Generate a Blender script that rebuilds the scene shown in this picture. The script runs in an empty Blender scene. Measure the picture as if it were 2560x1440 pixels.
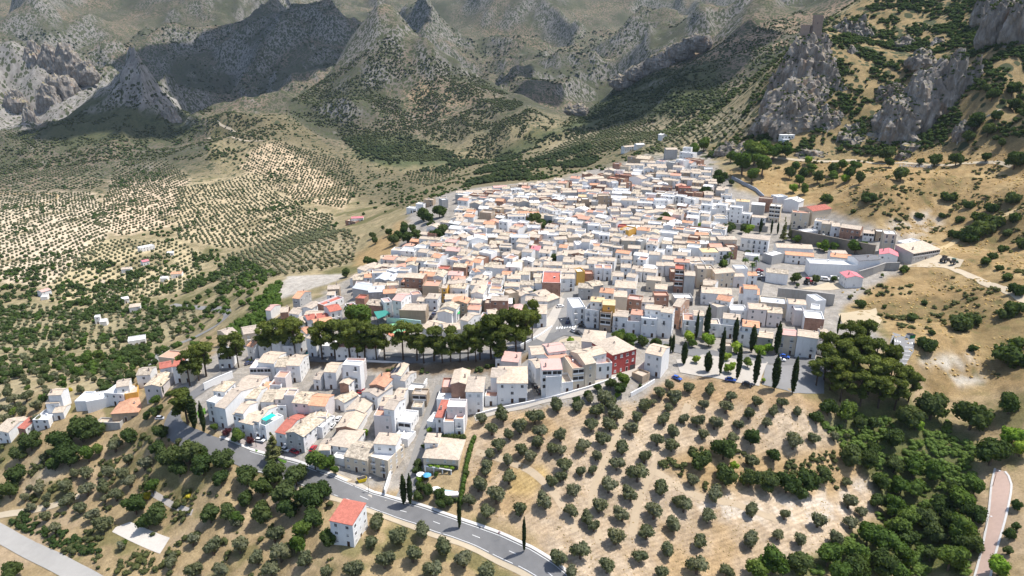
import bpy, bmesh, math, random
import numpy as np
from mathutils import Vector, Matrix
rad = math.radians
S = bpy.context.scene
COL = S.collection
# ------------------------------------------------------------------ camera
HC = 130.0            # camera height above the plaza (z = 0)
PITCH = rad(20.0)
FPX = 1730.0          # focal length in pixels of the 2560 px wide photograph
cam_d = bpy.data.cameras.new('camera')
cam = bpy.data.objects.new('camera', cam_d)
COL.objects.link(cam)
cam.location = (0, 0, HC)
cam.rotation_euler = (rad(90) - PITCH, 0, 0)
cam_d.sensor_width = 36.0
cam_d.lens = FPX / 2560.0 * 36.0
cam_d.clip_start = 1.0
cam_d.clip_end = 30000.0
S.camera = cam
# ------------------------------------------------------------------ daylight
SUN_EL = rad(66.0)
SUN_H = Vector((0.97, 0.24)).normalized()      # horizontal direction towards the sun
SUN_DIR = Vector((SUN_H.x * math.cos(SUN_EL), SUN_H.y * math.cos(SUN_EL), math.sin(SUN_EL)))
world = bpy.data.worlds.new('World')
S.world = world
world.use_nodes = True
_nt = world.node_tree
_sky = _nt.nodes.new('ShaderNodeTexSky')
_sky.sky_type = 'NISHITA'
_sky.sun_disc = False
_sky.sun_elevation = SUN_EL
_sky.sun_rotation = math.atan2(SUN_H.x, SUN_H.y)
_sky.altitude = 900
_sky.air_density = 1.0
_sky.ozone_density = 0.6
_sky.dust_density = 3.0
_bg = _nt.nodes['Background']
_bg.inputs['Strength'].default_value = 0.15
_nt.links.new(_sky.outputs['Color'], _bg.inputs['Color'])
sun_d = bpy.data.lights.new('sun', 'SUN')
sun_d.energy = 4.5
sun_d.angle = rad(0.5)
sun_d.color = (1.0, 0.96, 0.90)
sun = bpy.data.objects.new('sun', sun_d)
COL.objects.link(sun)
sun.location = (300, 100, 600)
sun.rotation_euler = SUN_DIR.to_track_quat('Z', 'Y').to_euler()
S.view_settings.view_transform = 'Standard'
S.view_settings.look = 'None'
S.view_settings.gamma = 1.0
S.view_settings.exposure = 0.52
S.view_settings.use_curve_mapping = False
S.cycles.max_bounces = 5
S.cycles.diffuse_bounces = 3
S.cycles.glossy_bounces = 2
S.cycles.transmission_bounces = 2
S.cycles.transparent_max_bounces = 6
S.cycles.volume_bounces = 0
S.cycles.caustics_reflective = False
S.cycles.caustics_refractive = False
S.cycles.sample_clamp_indirect = 4.0
S.cycles.use_denoising = True
S.cycles.use_adaptive_sampling = True
S.cycles.adaptive_threshold = 0.02
rng = random.Random(7)
nrg = np.random.default_rng(7)
# ================================================================== geometry of the view (used to measure the place)
CP, SP = math.cos(PITCH), math.sin(PITCH)
def pdir(px, py):
    u = (np.asarray(px, float) - 1280.0) / FPX
    v = (720.0 - np.asarray(py, float)) / FPX
    return u, CP + v * SP, -SP + v * CP
def pix3(px, py, t):
    u, dy, dz = pdir(px, py)
    return u * t, dy * t, HC + dz * t
def proj(x, y, z):
    d = y * CP - (z - HC) * SP
    d = np.maximum(d, 1e-3)
    up = y * SP + (z - HC) * CP
    return 1280 + FPX * x / d, 720 - FPX * up / d, d
def smooth(a, b, x):
    k = np.clip((x - a) / (b - a), 0, 1)
    return k * k * (3 - 2 * k)
_pr = np.random.default_rng(12)
_PERM = np.concatenate([_pr.permutation(512)] * 2).astype(np.int32)
_GA = np.arange(512) * (2 * math.pi / 512); _GX, _GY = np.cos(_GA), np.sin(_GA)
def pnoise(x, y, seed=0):
    x0 = np.floor(x); y0 = np.floor(y)
    fx, fy = x - x0, y - y0
    ix = (x0.astype(np.int32) + seed * 37) & 511; iy = (y0.astype(np.int32) + seed * 91) & 511
    ux = fx * fx * fx * (fx * (fx * 6 - 15) + 10); uy = fy * fy * fy * (fy * (fy * 6 - 15) + 10)
    pa, pb = _PERM[ix], _PERM[ix + 1]
    def g(p, jy, dx, dy):
        h = _PERM[p + jy]
        return _GX[h] * dx + _GY[h] * dy
    iy1 = (iy + 1) & 511
    n00 = g(pa, iy, fx, fy); n10 = g(pb, iy, fx - 1, fy); n01 = g(pa, iy1, fx, fy - 1); n11 = g(pb, iy1, fx - 1, fy - 1)
    return ((n00 * (1 - ux) + n10 * ux) * (1 - uy) + (n01 * (1 - ux) + n11 * ux) * uy) * 1.5
def fbm(x, y, seed=0, octv=4, gain=0.5):
    a, s, f = 1.0, 0.0, 1.0
    for k in range(octv):
        s = s + a * pnoise(x * f + 17.3 * k, y * f - 9.1 * k, seed + k); a *= gain; f *= 2.03
    return s
def ridged(x, y, seed=0, octv=5, gain=0.5):
    a, s, f, w = 1.0, 0.0, 1.0, 1.0
    for k in range(octv):
        n = 1 - np.abs(pnoise(x * f + 31.7 * k, y * f + 11.3 * k, seed + k)) * 1.6
        n = np.clip(n, 0, 1) ** 2 * w
        w = np.clip(n * 1.6, 0, 1)
        s = s + a * n; a *= gain; f *= 2.05
    return s
def inpoly(px, py, poly):
    px = np.asarray(px, float); py = np.asarray(py, float)
    r = np.zeros(px.shape, bool); n = len(poly); j = n - 1
    for i in range(n):
        xi, yi = poly[i]; xj, yj = poly[j]
        c = ((yi > py) != (yj > py)) & (px < (xj - xi) * (py - yi) / ((yj - yi) if yj != yi else 1e-9) + xi)
        r ^= c; j = i
    return r
# ================================================================== terrain: heights measured along lines of sight (px, py, distance)
CTRL = [
 # foreground, left to right
 (-250,1500,235),(100,1440,235),(350,1440,228),(600,1440,222),(870,1385,214),(1100,1440,206),(1300,1440,206),(1700,1440,209),(2000,1440,212),(2250,1440,222),(2450,1440,214),(2700,1440,200),
 (60,1330,262),(200,1230,272),(420,1300,250),(640,1250,247),(300,1120,288),(-150,1250,290),(-150,1050,330),(560,1340,235),
 (430,1060,277),(560,1120,262),(800,1190,244),(1000,1270,232),(1200,1345,219),(1500,1420,207),
 (1100,1180,240),(1180,1060,258),(1400,1030,257),(1500,1150,240),(1700,1150,243),(1700,1300,226),(1900,1300,230),(1500,1300,222),(1900,1150,250),(2100,1200,252),(2100,1350,226),
 (1650,1010,264),(1800,950,276),(1980,980,270),(2080,1050,268),(2250,1010,276),(2400,1060,268),(2250,1200,256),(2330,1330,236),(2480,1200,244),(2500,1300,228),(2600,1100,250),(2450,950,285),(2600,980,262),
 # lower town
 (150,1020,308),(330,980,312),(430,900,343),(560,890,335),(700,960,300),(900,1000,286),(1050,940,294),(1000,910,305),(1200,900,298),(1330,930,286),(1450,860,303),(1600,850,306),(1750,900,294),(1950,900,294),(2100,880,300),(2250,860,303),(2420,860,300),
 # middle of the town
 (700,800,380),(900,800,342),(1150,780,346),(1400,780,344),(1700,770,346),(2000,780,344),(900,700,418),(1100,680,400),(1300,680,398),(1500,680,392),(1800,680,386),(2140,690,384),(2300,700,370),
 (1020,545,540),(1120,600,455),(1300,600,452),(1500,600,448),(1750,600,440),(2000,570,470),(2080,600,446),(2250,630,408),(2350,640,396),
 (1150,490,572),(1300,480,580),(1450,480,568),(1600,480,560),(1800,500,528),(1950,490,530),
 (1450,430,628),(1600,400,652),(1720,395,640),(1780,440,575),
 # right hillside
 (2300,760,346),(2450,700,356),(2560,720,332),(2500,600,402),(2400,560,432),(2300,560,446),(2450,480,452),(2560,480,424),(2700,600,368),(2700,400,440),
 (2200,480,470),(2050,470,530),(1900,440,562),(2200,425,515),(2350,430,490),(2560,400,466),
 (1960,372,590),(2100,385,570),(2250,392,545),(2400,360,520),(2560,300,515),(2500,200,520),(2650,200,470),(2560,80,560),(2650,-60,620),
 (1860,330,650),(1770,395,655),(2030,210,625),(2150,200,612),(2330,170,600),(2330,300,560),(2450,120,590),(2150,90,690),(2300,60,690),(2200,-20,760),(2400,-60,760),(2030,95,655),(1900,230,690),
 # slope behind the castle, spur on the right
 (1960,150,1120),(1850,230,1040),(1750,300,1020),(1640,345,860),(1500,360,980),(1450,410,850),(1600,300,1150),(1770,108,1480),(1880,75,1480),(2000,28,1460),(2150,-20,1400),(2300,-90,1400),(1640,160,1520),(1540,218,1550),(1400,305,1560),(1700,200,1300),
 (1300,430,800),(1400,445,720),(1150,455,820),(1050,480,800),
 # valley floor, left
 (1235,402,1150),(1150,400,1260),(1060,440,1040),(950,500,900),(900,560,700),(800,600,600),(870,650,500),(700,650,570),(600,600,800),(550,750,500),(640,720,450),(460,860,425),(370,915,372),(250,880,440),(100,900,420),(-150,900,470),(100,750,630),(300,700,690),(300,650,745),(100,640,800),(200,600,855),(400,560,930),(700,520,940),(300,520,1010),(100,520,1060),(-200,560,1000),(-200,700,760),
 (380,435,1250),(400,400,1350),(150,430,1300),(0,430,1280),(-200,420,1300),(600,420,1240),(700,380,1270),(850,415,1190),(980,450,1090),(720,300,1480),(860,362,1360),(550,330,1500),
 (300,345,1490),(290,192,1640),(430,250,1640),(350,215,1630),(120,330,1520),(120,130,1830),(200,150,1800),(60,300,1620),(640,292,1600),(0,200,1900),(-200,250,1800),
 # central mountain
 (970,88,1760),(850,172,1720),(720,262,1590),(1200,192,1700),(1300,258,1560),(1390,302,1420),(1000,300,1480),(1000,372,1290),(1000,420,1130),(900,350,1390),(1150,320,1430),(1250,360,1260),(1080,190,1640),(900,250,1560),(1150,250,1560),
 (1250,320,1420),(1330,330,1390),(800,330,1450),(850,300,1500),
 # far ranges
 (600,258,2700),(680,250,2800),(400,250,2600),(230,260,2500),(0,140,2700),(-200,150,2700),(450,100,3300),(250,60,3300),(700,80,3300),(100,0,3500),(500,0,3900),(900,60,3500),(900,0,4200),(1050,80,3300),(1130,60,3500),(1300,0,4000),
 (1300,150,3150),(1250,225,2750),(1330,240,2500),(1400,200,2850),(1500,100,3300),(1450,240,2350),(1600,190,2300),(1560,120,3000),(1700,50,3800),(1680,120,2700),(1900,0,4000),(1850,60,2600),(2000,0,3000),
 (-200,-250,5600),(400,-280,6000),(1000,-200,6200),(1500,-230,6000),(2100,-260,5600),(2700,-300,4500),(2700,-200,1800),(-600,0,3500),(-600,300,2000),
 (-700,900,600),(-700,1300,350),(3200,1300,260),(3200,800,330),(3200,300,520),(3200,-100,1000),(1280,2400,160),(300,2200,185),(2300,2200,160),
]
_rm = lambda t: t if t < 1770 else 1770 + (t - 1770) * 0.6
RIDGES = [  # crest lines (px, py, distance), height of the crest above its flanks, half width
 ([(720,262,1590),(850,172,1720),(970,88,1760)], 55, 230), ([(970,88,1760),(1080,140,1730),(1200,192,1700),(1300,258,1560),(1390,302,1420)], 55, 220),
 ([(1000,150,1720),(1030,200,1640),(1060,250,1560),(1110,300,1470),(1140,350,1360)], 24, 90), ([(880,262,1540),(960,240,1560),(1010,250,1540)], 20, 80), ([(1150,215,1650),(1190,260,1540),(1230,310,1430),(1250,350,1330)], 24, 80), ([(960,120,1740),(900,210,1640),(860,290,1500)], 20, 80), ([(1060,160,1700),(1090,230,1590),(1060,300,1480),(1010,350,1350)], 20, 70),
 ([(2300,-90,1400),(2000,28,1460),(1770,108,1480),(1640,160,1520),(1540,218,1550),(1400,305,1560)], 60, 220),
 ([(-60,180,1850),(60,140,1840),(120,122,1830),(200,150,1800),(290,195,1680),(430,250,1640),(520,272,1640),(640,292,1600)], 62, 190),
 ([(290,195,1680),(330,260,1590),(400,310,1520)], 26, 110),
 ([(350,-10,3900),(470,40,3600),(590,80,3300),(640,160,3000),(610,240,2750)], 95, 330), ([(200,20,3500),(260,90,3200),(330,160,2900),(350,230,2650)], 80, 300),
 ([(880,10,3900),(960,50,3600),(1000,90,3300)], 80, 280), ([(1130,40,3700),(1180,110,3300),(1215,170,2950),(1240,215,2780)], 85, 280),
 ([(1540,20,3800),(1490,90,3300),(1430,160,3000),(1370,225,2600)], 90, 300), ([(1760,10,3900),(1680,70,3300),(1620,140,2800),(1560,200,2350),(1500,240,2200)], 85, 280), ([(60,-10,3500),(0,60,3000),(-60,120,2700)], 80, 300),
]
CTRL = [(a, b, _rm(t)) for a, b, t in CTRL]
RIDGES = [([(a, b, _rm(t)) for a, b, t in p], h, w) for p, h, w in RIDGES]
for _pts, _h, _w in RIDGES:
    for _q in _pts:
        if not any(abs(_q[0] - c[0]) < 25 and abs(_q[1] - c[1]) < 22 and abs(_q[2] - c[2]) < 220 for c in CTRL): CTRL.append(_q)
_c = np.array(CTRL, float)
_cx, _cy, _cz = pix3(_c[:, 0], _c[:, 1], _c[:, 2])
for _pts, _h, _w in RIDGES:
    for _q in _pts:
        for _i, c in enumerate(CTRL):
            if abs(_q[0] - c[0]) < 25 and abs(_q[1] - c[1]) < 22 and abs(_q[2] - c[2]) < 220: _cz[_i] = min(_cz[_i], pix3(*CTRL[_i])[2] - _h)
def _uv(x, y):
    return np.arctan2(x, y) * 1.6, np.log(np.hypot(x, y))
_cu, _cv = _uv(_cx, _cy)
def _tk(d2):
    return 0.5 * d2 * np.log(d2 + 1e-12)
_n = len(_c)
_K = _tk((_cu[:, None] - _cu) ** 2 + (_cv[:, None] - _cv) ** 2) + np.eye(_n) * 2.5e-4
_P = np.stack([np.ones(_n), _cu, _cv], 1)
_A = np.block([[_K, _P], [_P.T, np.zeros((3, 3))]])
_W = np.linalg.solve(_A, np.concatenate([_cz, np.zeros(3)]))
def _tps(u, v):
    out = np.empty(u.shape)
    for i in range(0, u.size, 20000):
        uu, vv = u[i:i + 20000], v[i:i + 20000]
        out[i:i + 20000] = _tk((uu[:, None] - _cu) ** 2 + (vv[:, None] - _cv) ** 2) @ _W[:_n] + _W[_n] + _W[_n + 1] * uu + _W[_n + 2] * vv
    return out
NA, NR = 640, 760
AZ0, AZ1 = rad(-64), rad(64)
R0, R1 = 70.0, 8000.0
az = np.linspace(AZ0, AZ1, NA); lr = np.linspace(math.log(R0), math.log(R1), NR)
_ca, _cl = np.linspace(AZ0, AZ1, 220), np.linspace(math.log(R0), math.log(R1), 240)
_gu, _gv = np.meshgrid(_ca * 1.6, _cl)
_gz = _tps(_gu.ravel(), _gv.ravel()).reshape(_gu.shape)
def _bil(G, fa, fl):
    ia = np.clip(np.floor(fa).astype(int), 0, G.shape[1] - 2); il = np.clip(np.floor(fl).astype(int), 0, G.shape[0] - 2)
    ta, tl = fa - ia, fl - il
    return (G[il, ia] * (1 - ta) + G[il, ia + 1] * ta) * (1 - tl) + (G[il + 1, ia] * (1 - ta) + G[il + 1, ia + 1] * ta) * tl
AA, LL = np.meshgrid(az, lr)
RR = np.exp(LL)
TX, TY = RR * np.sin(AA), RR * np.cos(AA)
TZ = _bil(_gz, (AA - AZ0) / (AZ1 - AZ0) * 219, (LL - lr[0]) / (lr[-1] - lr[0]) * 239)
TPX, TPY, TPT = proj(TX, TY, TZ)
# relief: erosion ridges on the mountains, small bumps near by
_wx = TX + 120 * fbm(TX / 500, TY / 500, 5, 3); _wy = TY + 120 * fbm(TX / 500, TY / 500, 9, 3)
def _tent(X, Y, pts, w):
    P = np.array([pix3(*q) for q in pts])[:, :2]
    d = np.full(X.shape, 1e9)
    for a, b in zip(P[:-1], P[1:]):
        ab = b - a; t = np.clip(((X - a[0]) * ab[0] + (Y - a[1]) * ab[1]) / (ab @ ab), 0, 1)
        d = np.minimum(d, np.hypot(X - a[0] - t * ab[0], Y - a[1] - t * ab[1]))
    return np.clip(1 - d / w, 0, 1) ** 1.25
for _pts, _h, _w in RIDGES:
    TZ = TZ + _h * _tent(TX * 0.6 + _wx * 0.4, TY * 0.6 + _wy * 0.4, _pts, _w)
w_far = smooth(1800, 2300, RR)
w_mid = smooth(1250, 1800, RR) * (1 - w_far)
spur = smooth(1000, 1300, RR) * smooth(rad(6), rad(12), AA) * (1 - smooth(1900, 2600, RR))
TZ = TZ + w_far * (95 * (ridged(_wx / 620, _wy / 700, 21, 5, 0.42) - 0.75) + 7 * fbm(_wx / 110, _wy / 110, 3, 3, 0.5))
TZ = TZ + w_mid * (25 * (ridged(_wx / 300, _wy / 300, 33, 4, 0.4) - 0.7) + 3 * fbm(_wx / 60, _wy / 60, 4, 3))
TZ = TZ + spur * (20 * (ridged(_wx / 300, _wy / 300, 41, 4) - 0.6))
# sharp limestone crest on the left
crag = inpoly(TPX, TPY, [(-60,120),(60,90),(130,95),(250,160),(330,200),(470,290),(440,330),(330,300),(230,270),(120,300),(60,330),(-60,300)]) & (RR > 1450) & (RR < 2300)
crag = crag.astype(float)
for _ in range(3):
    crag = (crag + np.roll(crag, 1, 0) + np.roll(crag, -1, 0) + np.roll(crag, 1, 1) + np.roll(crag, -1, 1)) / 5
TZ = TZ + crag * (20 * (ridged(_wx / 110, TY / 230, 51, 4, 0.5) - 0.5))
farcliff = w_far * smooth(0.1, 0.5, fbm(TX / 600, TY / 600, 71, 3))
TZ = TZ + farcliff * 20 * (ridged(_wx / 130, _wy / 300, 61, 4, 0.5) - 0.6)
w_hill = smooth(rad(22), rad(30), AA) * smooth(250, 330, RR) * (1 - smooth(900, 1200, RR))
TZ = TZ + w_hill * (3.0 * fbm(TX / 38, TY / 38, 14, 4))
w_near = 1 - smooth(500, 900, RR)
TZ = TZ + 0.28 * fbm(TX / 9, TY / 9, 2, 3) * w_near
TZ = TZ + smooth(600, 900, RR) * (1 - w_mid) * (1 - w_far) * 2.2 * fbm(TX / 90, TY / 90, 6, 3)
def hz(x, y):
    x = np.asarray(x, float); y = np.asarray(y, float)
    a = np.arctan2(x, y); l = np.log(np.maximum(np.hypot(x, y), R0))
    return _bil(TZ, np.clip((a - AZ0) / (AZ1 - AZ0) * (NA - 1), 0, NA - 1.001), np.clip((l - lr[0]) / (lr[-1] - lr[0]) * (NR - 1), 0, NR - 1.001))
def hz1(x, y):
    return float(hz(np.array([x]), np.array([y]))[0])
_TS = np.exp(np.linspace(math.log(110), math.log(7000), 900))
def _dummy(): pass
def hit(px, py, h=0.0, tmin=110.0):
    """world points where the lines of sight px, py meet the ground raised by h (arrays)"""
    px = np.atleast_1d(np.asarray(px, float)); py = np.atleast_1d(np.asarray(py, float))
    out = np.zeros((len(px), 3))
    for i in range(len(px)):
        hh = h if np.isscalar(h) else h[i]
        u, dy, dz = pdir(px[i], py[i])
        ts = _TS[_TS >= tmin]
        z = HC + dz * ts
        g = hz(u * ts, dy * ts) + hh
        b = np.nonzero(z < g)[0]
        if len(b) == 0:
            t = ts[-1]
        elif b[0] == 0:
            t = ts[0]
        else:
            k = b[0]; f0 = z[k - 1] - g[k - 1]; f1 = z[k] - g[k]
            t0, t1 = ts[k - 1], ts[k]
            for _ in range(18):
                tm = 0.5 * (t0 + t1)
                if HC + dz * tm > hz(np.array([u * tm]), np.array([dy * tm]))[0] + hh: t0 = tm
                else: t1 = tm
            t = 0.5 * (t0 + t1)
        out[i] = (u * t, dy * t, HC + dz * t)
    return out
def gp(px, py, h=0.0):
    return Vector(hit(px, py, h)[0])
# ================================================================== materials
def _in(nt, sock, v):
    if isinstance(v, bpy.types.NodeSocket): nt.links.new(v, sock)
    elif v is not None: sock.default_value = v
def nd(nt, typ, ins=None, **attrs):
    n = nt.nodes.new(typ)
    for k, v in attrs.items(): setattr(n, k, v)
    for k, v in (ins or {}).items(): _in(nt, n.inputs[k], v)
    return n
def mix(nt, fac, a, b, mode='MIX'):
    n = nt.nodes.new('ShaderNodeMix'); n.data_type = 'RGBA'; n.blend_type = mode
    _in(nt, n.inputs[0], fac); _in(nt, n.inputs[6], a); _in(nt, n.inputs[7], b)
    return n.outputs[2]
def mth(nt, op, a, b=None, c=None, clamp=False):
    n = nt.nodes.new('ShaderNodeMath'); n.operation = op; n.use_clamp = clamp
    _in(nt, n.inputs[0], a)
    if b is not None: _in(nt, n.inputs[1], b)
    if c is not None: _in(nt, n.inputs[2], c)
    return n.outputs[0]
def ramp(nt, fac, stops):
    n = nt.nodes.new('ShaderNodeValToRGB'); cr = n.color_ramp
    while len(cr.elements) > 1: cr.elements.remove(cr.elements[-1])
    for i, (p, c) in enumerate(stops):
        e = cr.elements[0] if i == 0 else cr.elements.new(p)
        e.position = p; e.color = (c[0], c[1], c[2], 1) if not np.isscalar(c) else (c, c, c, 1)
    _in(nt, n.inputs[0], fac)
    return n.outputs[0]
def noise(nt, vec, scale, detail=3.0, rough=0.55):
    n = nd(nt, 'ShaderNodeTexNoise', {'Scale': scale, 'Detail': detail, 'Roughness': rough})
    _in(nt, n.inputs['Vector'], vec)
    return n.outputs['Fac']
def newmat(name, rough=0.9, spec=0.2):
    m = bpy.data.materials.new(name); m.use_nodes = True
    nt = m.node_tree; b = nt.nodes['Principled BSDF']
    b.inputs['Roughness'].default_value = rough
    b.inputs['Specular IOR Level'].default_value = spec
    return m, nt, b
def c4(c): return (c[0], c[1], c[2], 1)
def wpos(nt): return nd(nt, 'ShaderNodeNewGeometry').outputs['Position']
def opos(nt): return nd(nt, 'ShaderNodeTexCoord').outputs['Object']
def bump(nt, b, h, strength=0.4, dist=0.1):
    n = nd(nt, 'ShaderNodeBump', {'Strength': strength, 'Distance': dist, 'Height': h})
    nt.links.new(n.outputs[0], b.inputs['Normal'])
MATS = {}
def plain(name, col, var=0.12, scale=0.6, rough=0.9, spec=0.2, grime=0.0, bmp=0.0):
    if name in MATS: return MATS[name]
    m, nt, b = newmat(name, rough, spec)
    p = wpos(nt)
    f = noise(nt, p, scale, 4)
    c = mix(nt, f, c4([x * (1 - var) for x in col]), c4([min(1, x * (1 + var)) for x in col]))
    rn = nd(nt, 'ShaderNodeObjectInfo').outputs['Random']
    c = mix(nt, 1.0, c, ramp(nt, rn, [(0, 1 - var * 0.7), (1, 1.0)]), 'MULTIPLY')
    if grime:
        sc = nd(nt, 'ShaderNodeMapping', {'Vector': p, 'Scale': (1.2, 1.2, 0.18)}).outputs[0]
        g = ramp(nt, noise(nt, sc, 1.0, 5, 0.65), [(0.5, 0.0), (0.78, 1.0)])
        c = mix(nt, mth(nt, 'MULTIPLY', g, grime), c, c4([x * 0.55 for x in (col[0], col[1] * .95, col[2] * .88)]))
    nt.links.new(c, b.inputs['Base Color'])
    if bmp: bump(nt, b, noise(nt, p, 6.0, 4), bmp, 0.05)
    MATS[name] = m
    return m
# ------------------------------------------------------------------ terrain cover
SOIL = np.array((0.47, 0.365, 0.25)); GRASS = np.array((0.40, 0.285, 0.135)); GREEN = np.array((0.085, 0.115, 0.035))
PALE = np.array((0.56, 0.47, 0.36)); MTN = np.array((0.185, 0.165, 0.125)); ROCK = np.array((0.21, 0.20, 0.185)); SCREE = np.array((0.36, 0.34, 0.31)); OCHRE = np.array((0.40, 0.27, 0.15)); VALLEY = np.array((0.30, 0.26, 0.15)); TOWN = np.array((0.36, 0.34, 0.31))
TPX, TPY, TPT = proj(TX, TY, TZ)
_dzr = np.gradient(TZ, axis=0) / np.maximum(np.gradient(RR, axis=0), 1e-6)
_dza = np.gradient(TZ, axis=1) / (RR * (az[1] - az[0]))
SLOPE = np.hypot(_dzr, _dza)
_n1 = fbm(TX / 60, TY / 60, 101, 4); _n2 = fbm(TX / 14, TY / 14, 102, 3); _n3 = fbm(TX / 260, TY / 260, 103, 4); _n4 = fbm(TX / 5, TY / 5, 105, 2)
def soft(m, k=2):
    m = m.astype(float)
    for _ in range(k):
        m = (m * 2 + np.roll(m, 1, 0) + np.roll(m, -1, 0) + np.roll(m, 1, 1) + np.roll(m, -1, 1)) / 6
    return m
def lay(C, w, c):
    w = np.clip(w, 0, 1)[..., None]
    return C * (1 - w) + np.asarray(c) * w
_jx = TPX + 14 * _n2; _jy = TPY + 9 * _n4
P_FIELD = [(1170,1060),(1330,1010),(1590,1000),(1720,945),(2000,1000),(2200,1090),(2180,1170),(2230,1190),(2180,1290),(2010,1395),(1850,1450),(1400,1450),(1330,1330),(1150,1270)]
P_HILL = [(1800,430),(2000,560),(2100,590),(2350,640),(2300,640),(2070,720),(2090,770),(2200,790),(2290,920),(2330,1000),(2600,960),(2700,0),(2200,380)]
P_GULLY = [(2130,1010),(2260,990),(2430,1090),(2440,1180),(2420,1440),(1870,1440),(2060,1370),(2200,1310),(2190,1200),(2050,1060)]
P_SCRUB = [(1640,1150),(1760,1110),(1860,1130),(2000,1130),(2190,1080),(2200,1180),(2080,1240),(1900,1220),(1780,1240),(1650,1180)]
P_TOWN = [(640,830),(870,700),(1000,620),(1020,530),(1130,470),(1400,450),(1600,370),(1760,370),(1850,480),(2050,520),(2350,620),(2300,650),(2180,720),(2090,780),(2220,850),(2100,930),(1750,940),(1600,1010),(1180,1030),(1000,1230),(760,1170),(500,1060),(430,960),(560,860)]
P_SLOPE_L = [(880,650),(1000,560),(1140,500),(1160,560),(1020,620),(920,680)]
P_PALEFIELD = [(670,745),(720,690),(860,685),(850,700),(700,748)]
C = np.zeros(TZ.shape + (3,)) + VALLEY
C = lay(C, smooth(-0.1, 0.5, _n2 + 0.5 * _n1), (0.40, 0.33, 0.20))
C = lay(C, smooth(0.1, 0.6, _n1 - 0.3 * _n2), (0.17, 0.165, 0.075))
fore = (RR < 420) & (TPY > 820)
C = lay(C, soft(fore) * 0.9, (0.40, 0.305, 0.175))
C = lay(C, soft(fore) * smooth(-0.05, 0.45, _n1 + 0.5 * _n2), (0.44, 0.34, 0.22))
C = lay(C, soft(fore) * smooth(0.15, 0.5, _n2 - 0.4 * _n1) * 0.75, (0.17, 0.165, 0.065))
m = soft(inpoly(_jx, _jy, P_HILL) & (RR < 950), 3)
C = lay(C, m, np.array((0.36, 0.255, 0.125)))
C = lay(C, m * smooth(-0.1, 0.5, _n2), (0.43, 0.32, 0.165))
C = lay(C, m * smooth(0.0, 0.5, _n1 + 0.3 * _n4) * 0.85, (0.22, 0.165, 0.08))
C = lay(C, m * smooth(0.45, 0.75, _n4 + 0.3 * _n1) * 0.6, (0.15, 0.15, 0.06))
m = soft(inpoly(_jx, _jy, [(1760,400),(1850,300),(1930,180),(2020,100),(2180,-20),(2700,-60),(2700,340),(2400,375),(2200,395),(1960,390)]) & (RR < 950), 3)
C = lay(C, m, (0.33, 0.25, 0.13))
C = lay(C, m * smooth(-0.1, 0.4, _n2), (0.25, 0.20, 0.10))
m = soft(inpoly(_jx, _jy, P_FIELD), 3)
C = lay(C, m, SOIL)
C = lay(C, m * smooth(0.0, 0.5, _n1 + 0.5 * _n4), (0.53, 0.43, 0.315))
C = lay(C, m * smooth(0.1, 0.55, -_n1 + 0.5 * _n2) * 0.8, (0.45, 0.32, 0.175))
C = lay(C, soft(inpoly(_jx, _jy, P_SCRUB), 4) * 0.85, (0.40, 0.28, 0.14))
C = lay(C, soft(inpoly(_jx, _jy, [(1270,1180),(1360,1165),(1380,1190),(1340,1235),(1270,1240)]), 3) * 0.8, (0.47, 0.34, 0.14))
C = lay(C, soft(inpoly(_jx, _jy, [(1740,1240),(1900,1255),(2080,1225),(2190,1185),(2140,1270),(2060,1310),(1880,1310),(1760,1290)]), 3) * smooth(-0.35, 0.25, _n2 + _n4), (0.60, 0.53, 0.44))
C = lay(C, soft(inpoly(_jx, _jy, P_GULLY), 4) * 0.9, (0.10, 0.125, 0.04))
C = lay(C, soft(inpoly(_jx, _jy, P_SLOPE_L), 3), (0.42, 0.30, 0.15))
C = lay(C, soft(inpoly(TPX, TPY, P_PALEFIELD), 1), (0.52, 0.49, 0.44))
C = lay(C, soft(inpoly(_jx, _jy, P_TOWN) & (RR < 760), 2), TOWN)
C = lay(C, soft(inpoly(_jx, _jy, [(2300,900),(2420,880),(2470,960),(2330,970)]), 2) * smooth(-0.4, 0.2, _n2), (0.60, 0.56, 0.48))
C = lay(C, soft(inpoly(_jx, _jy, [(2220,560),(2330,520),(2370,560),(2290,600),(2230,600)]), 2) * smooth(-0.2, 0.3, _n2), (0.50, 0.44, 0.36))
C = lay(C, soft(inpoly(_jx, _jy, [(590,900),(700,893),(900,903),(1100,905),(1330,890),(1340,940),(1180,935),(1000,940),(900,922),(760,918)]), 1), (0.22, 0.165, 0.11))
C = lay(C, soft(inpoly(_jx, _jy, [(1600,1000),(1680,935),(1800,950),(1985,988),(2060,1000),(2080,1040),(1900,1010)]), 2) * 0.8, (0.40, 0.28, 0.16))
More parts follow.
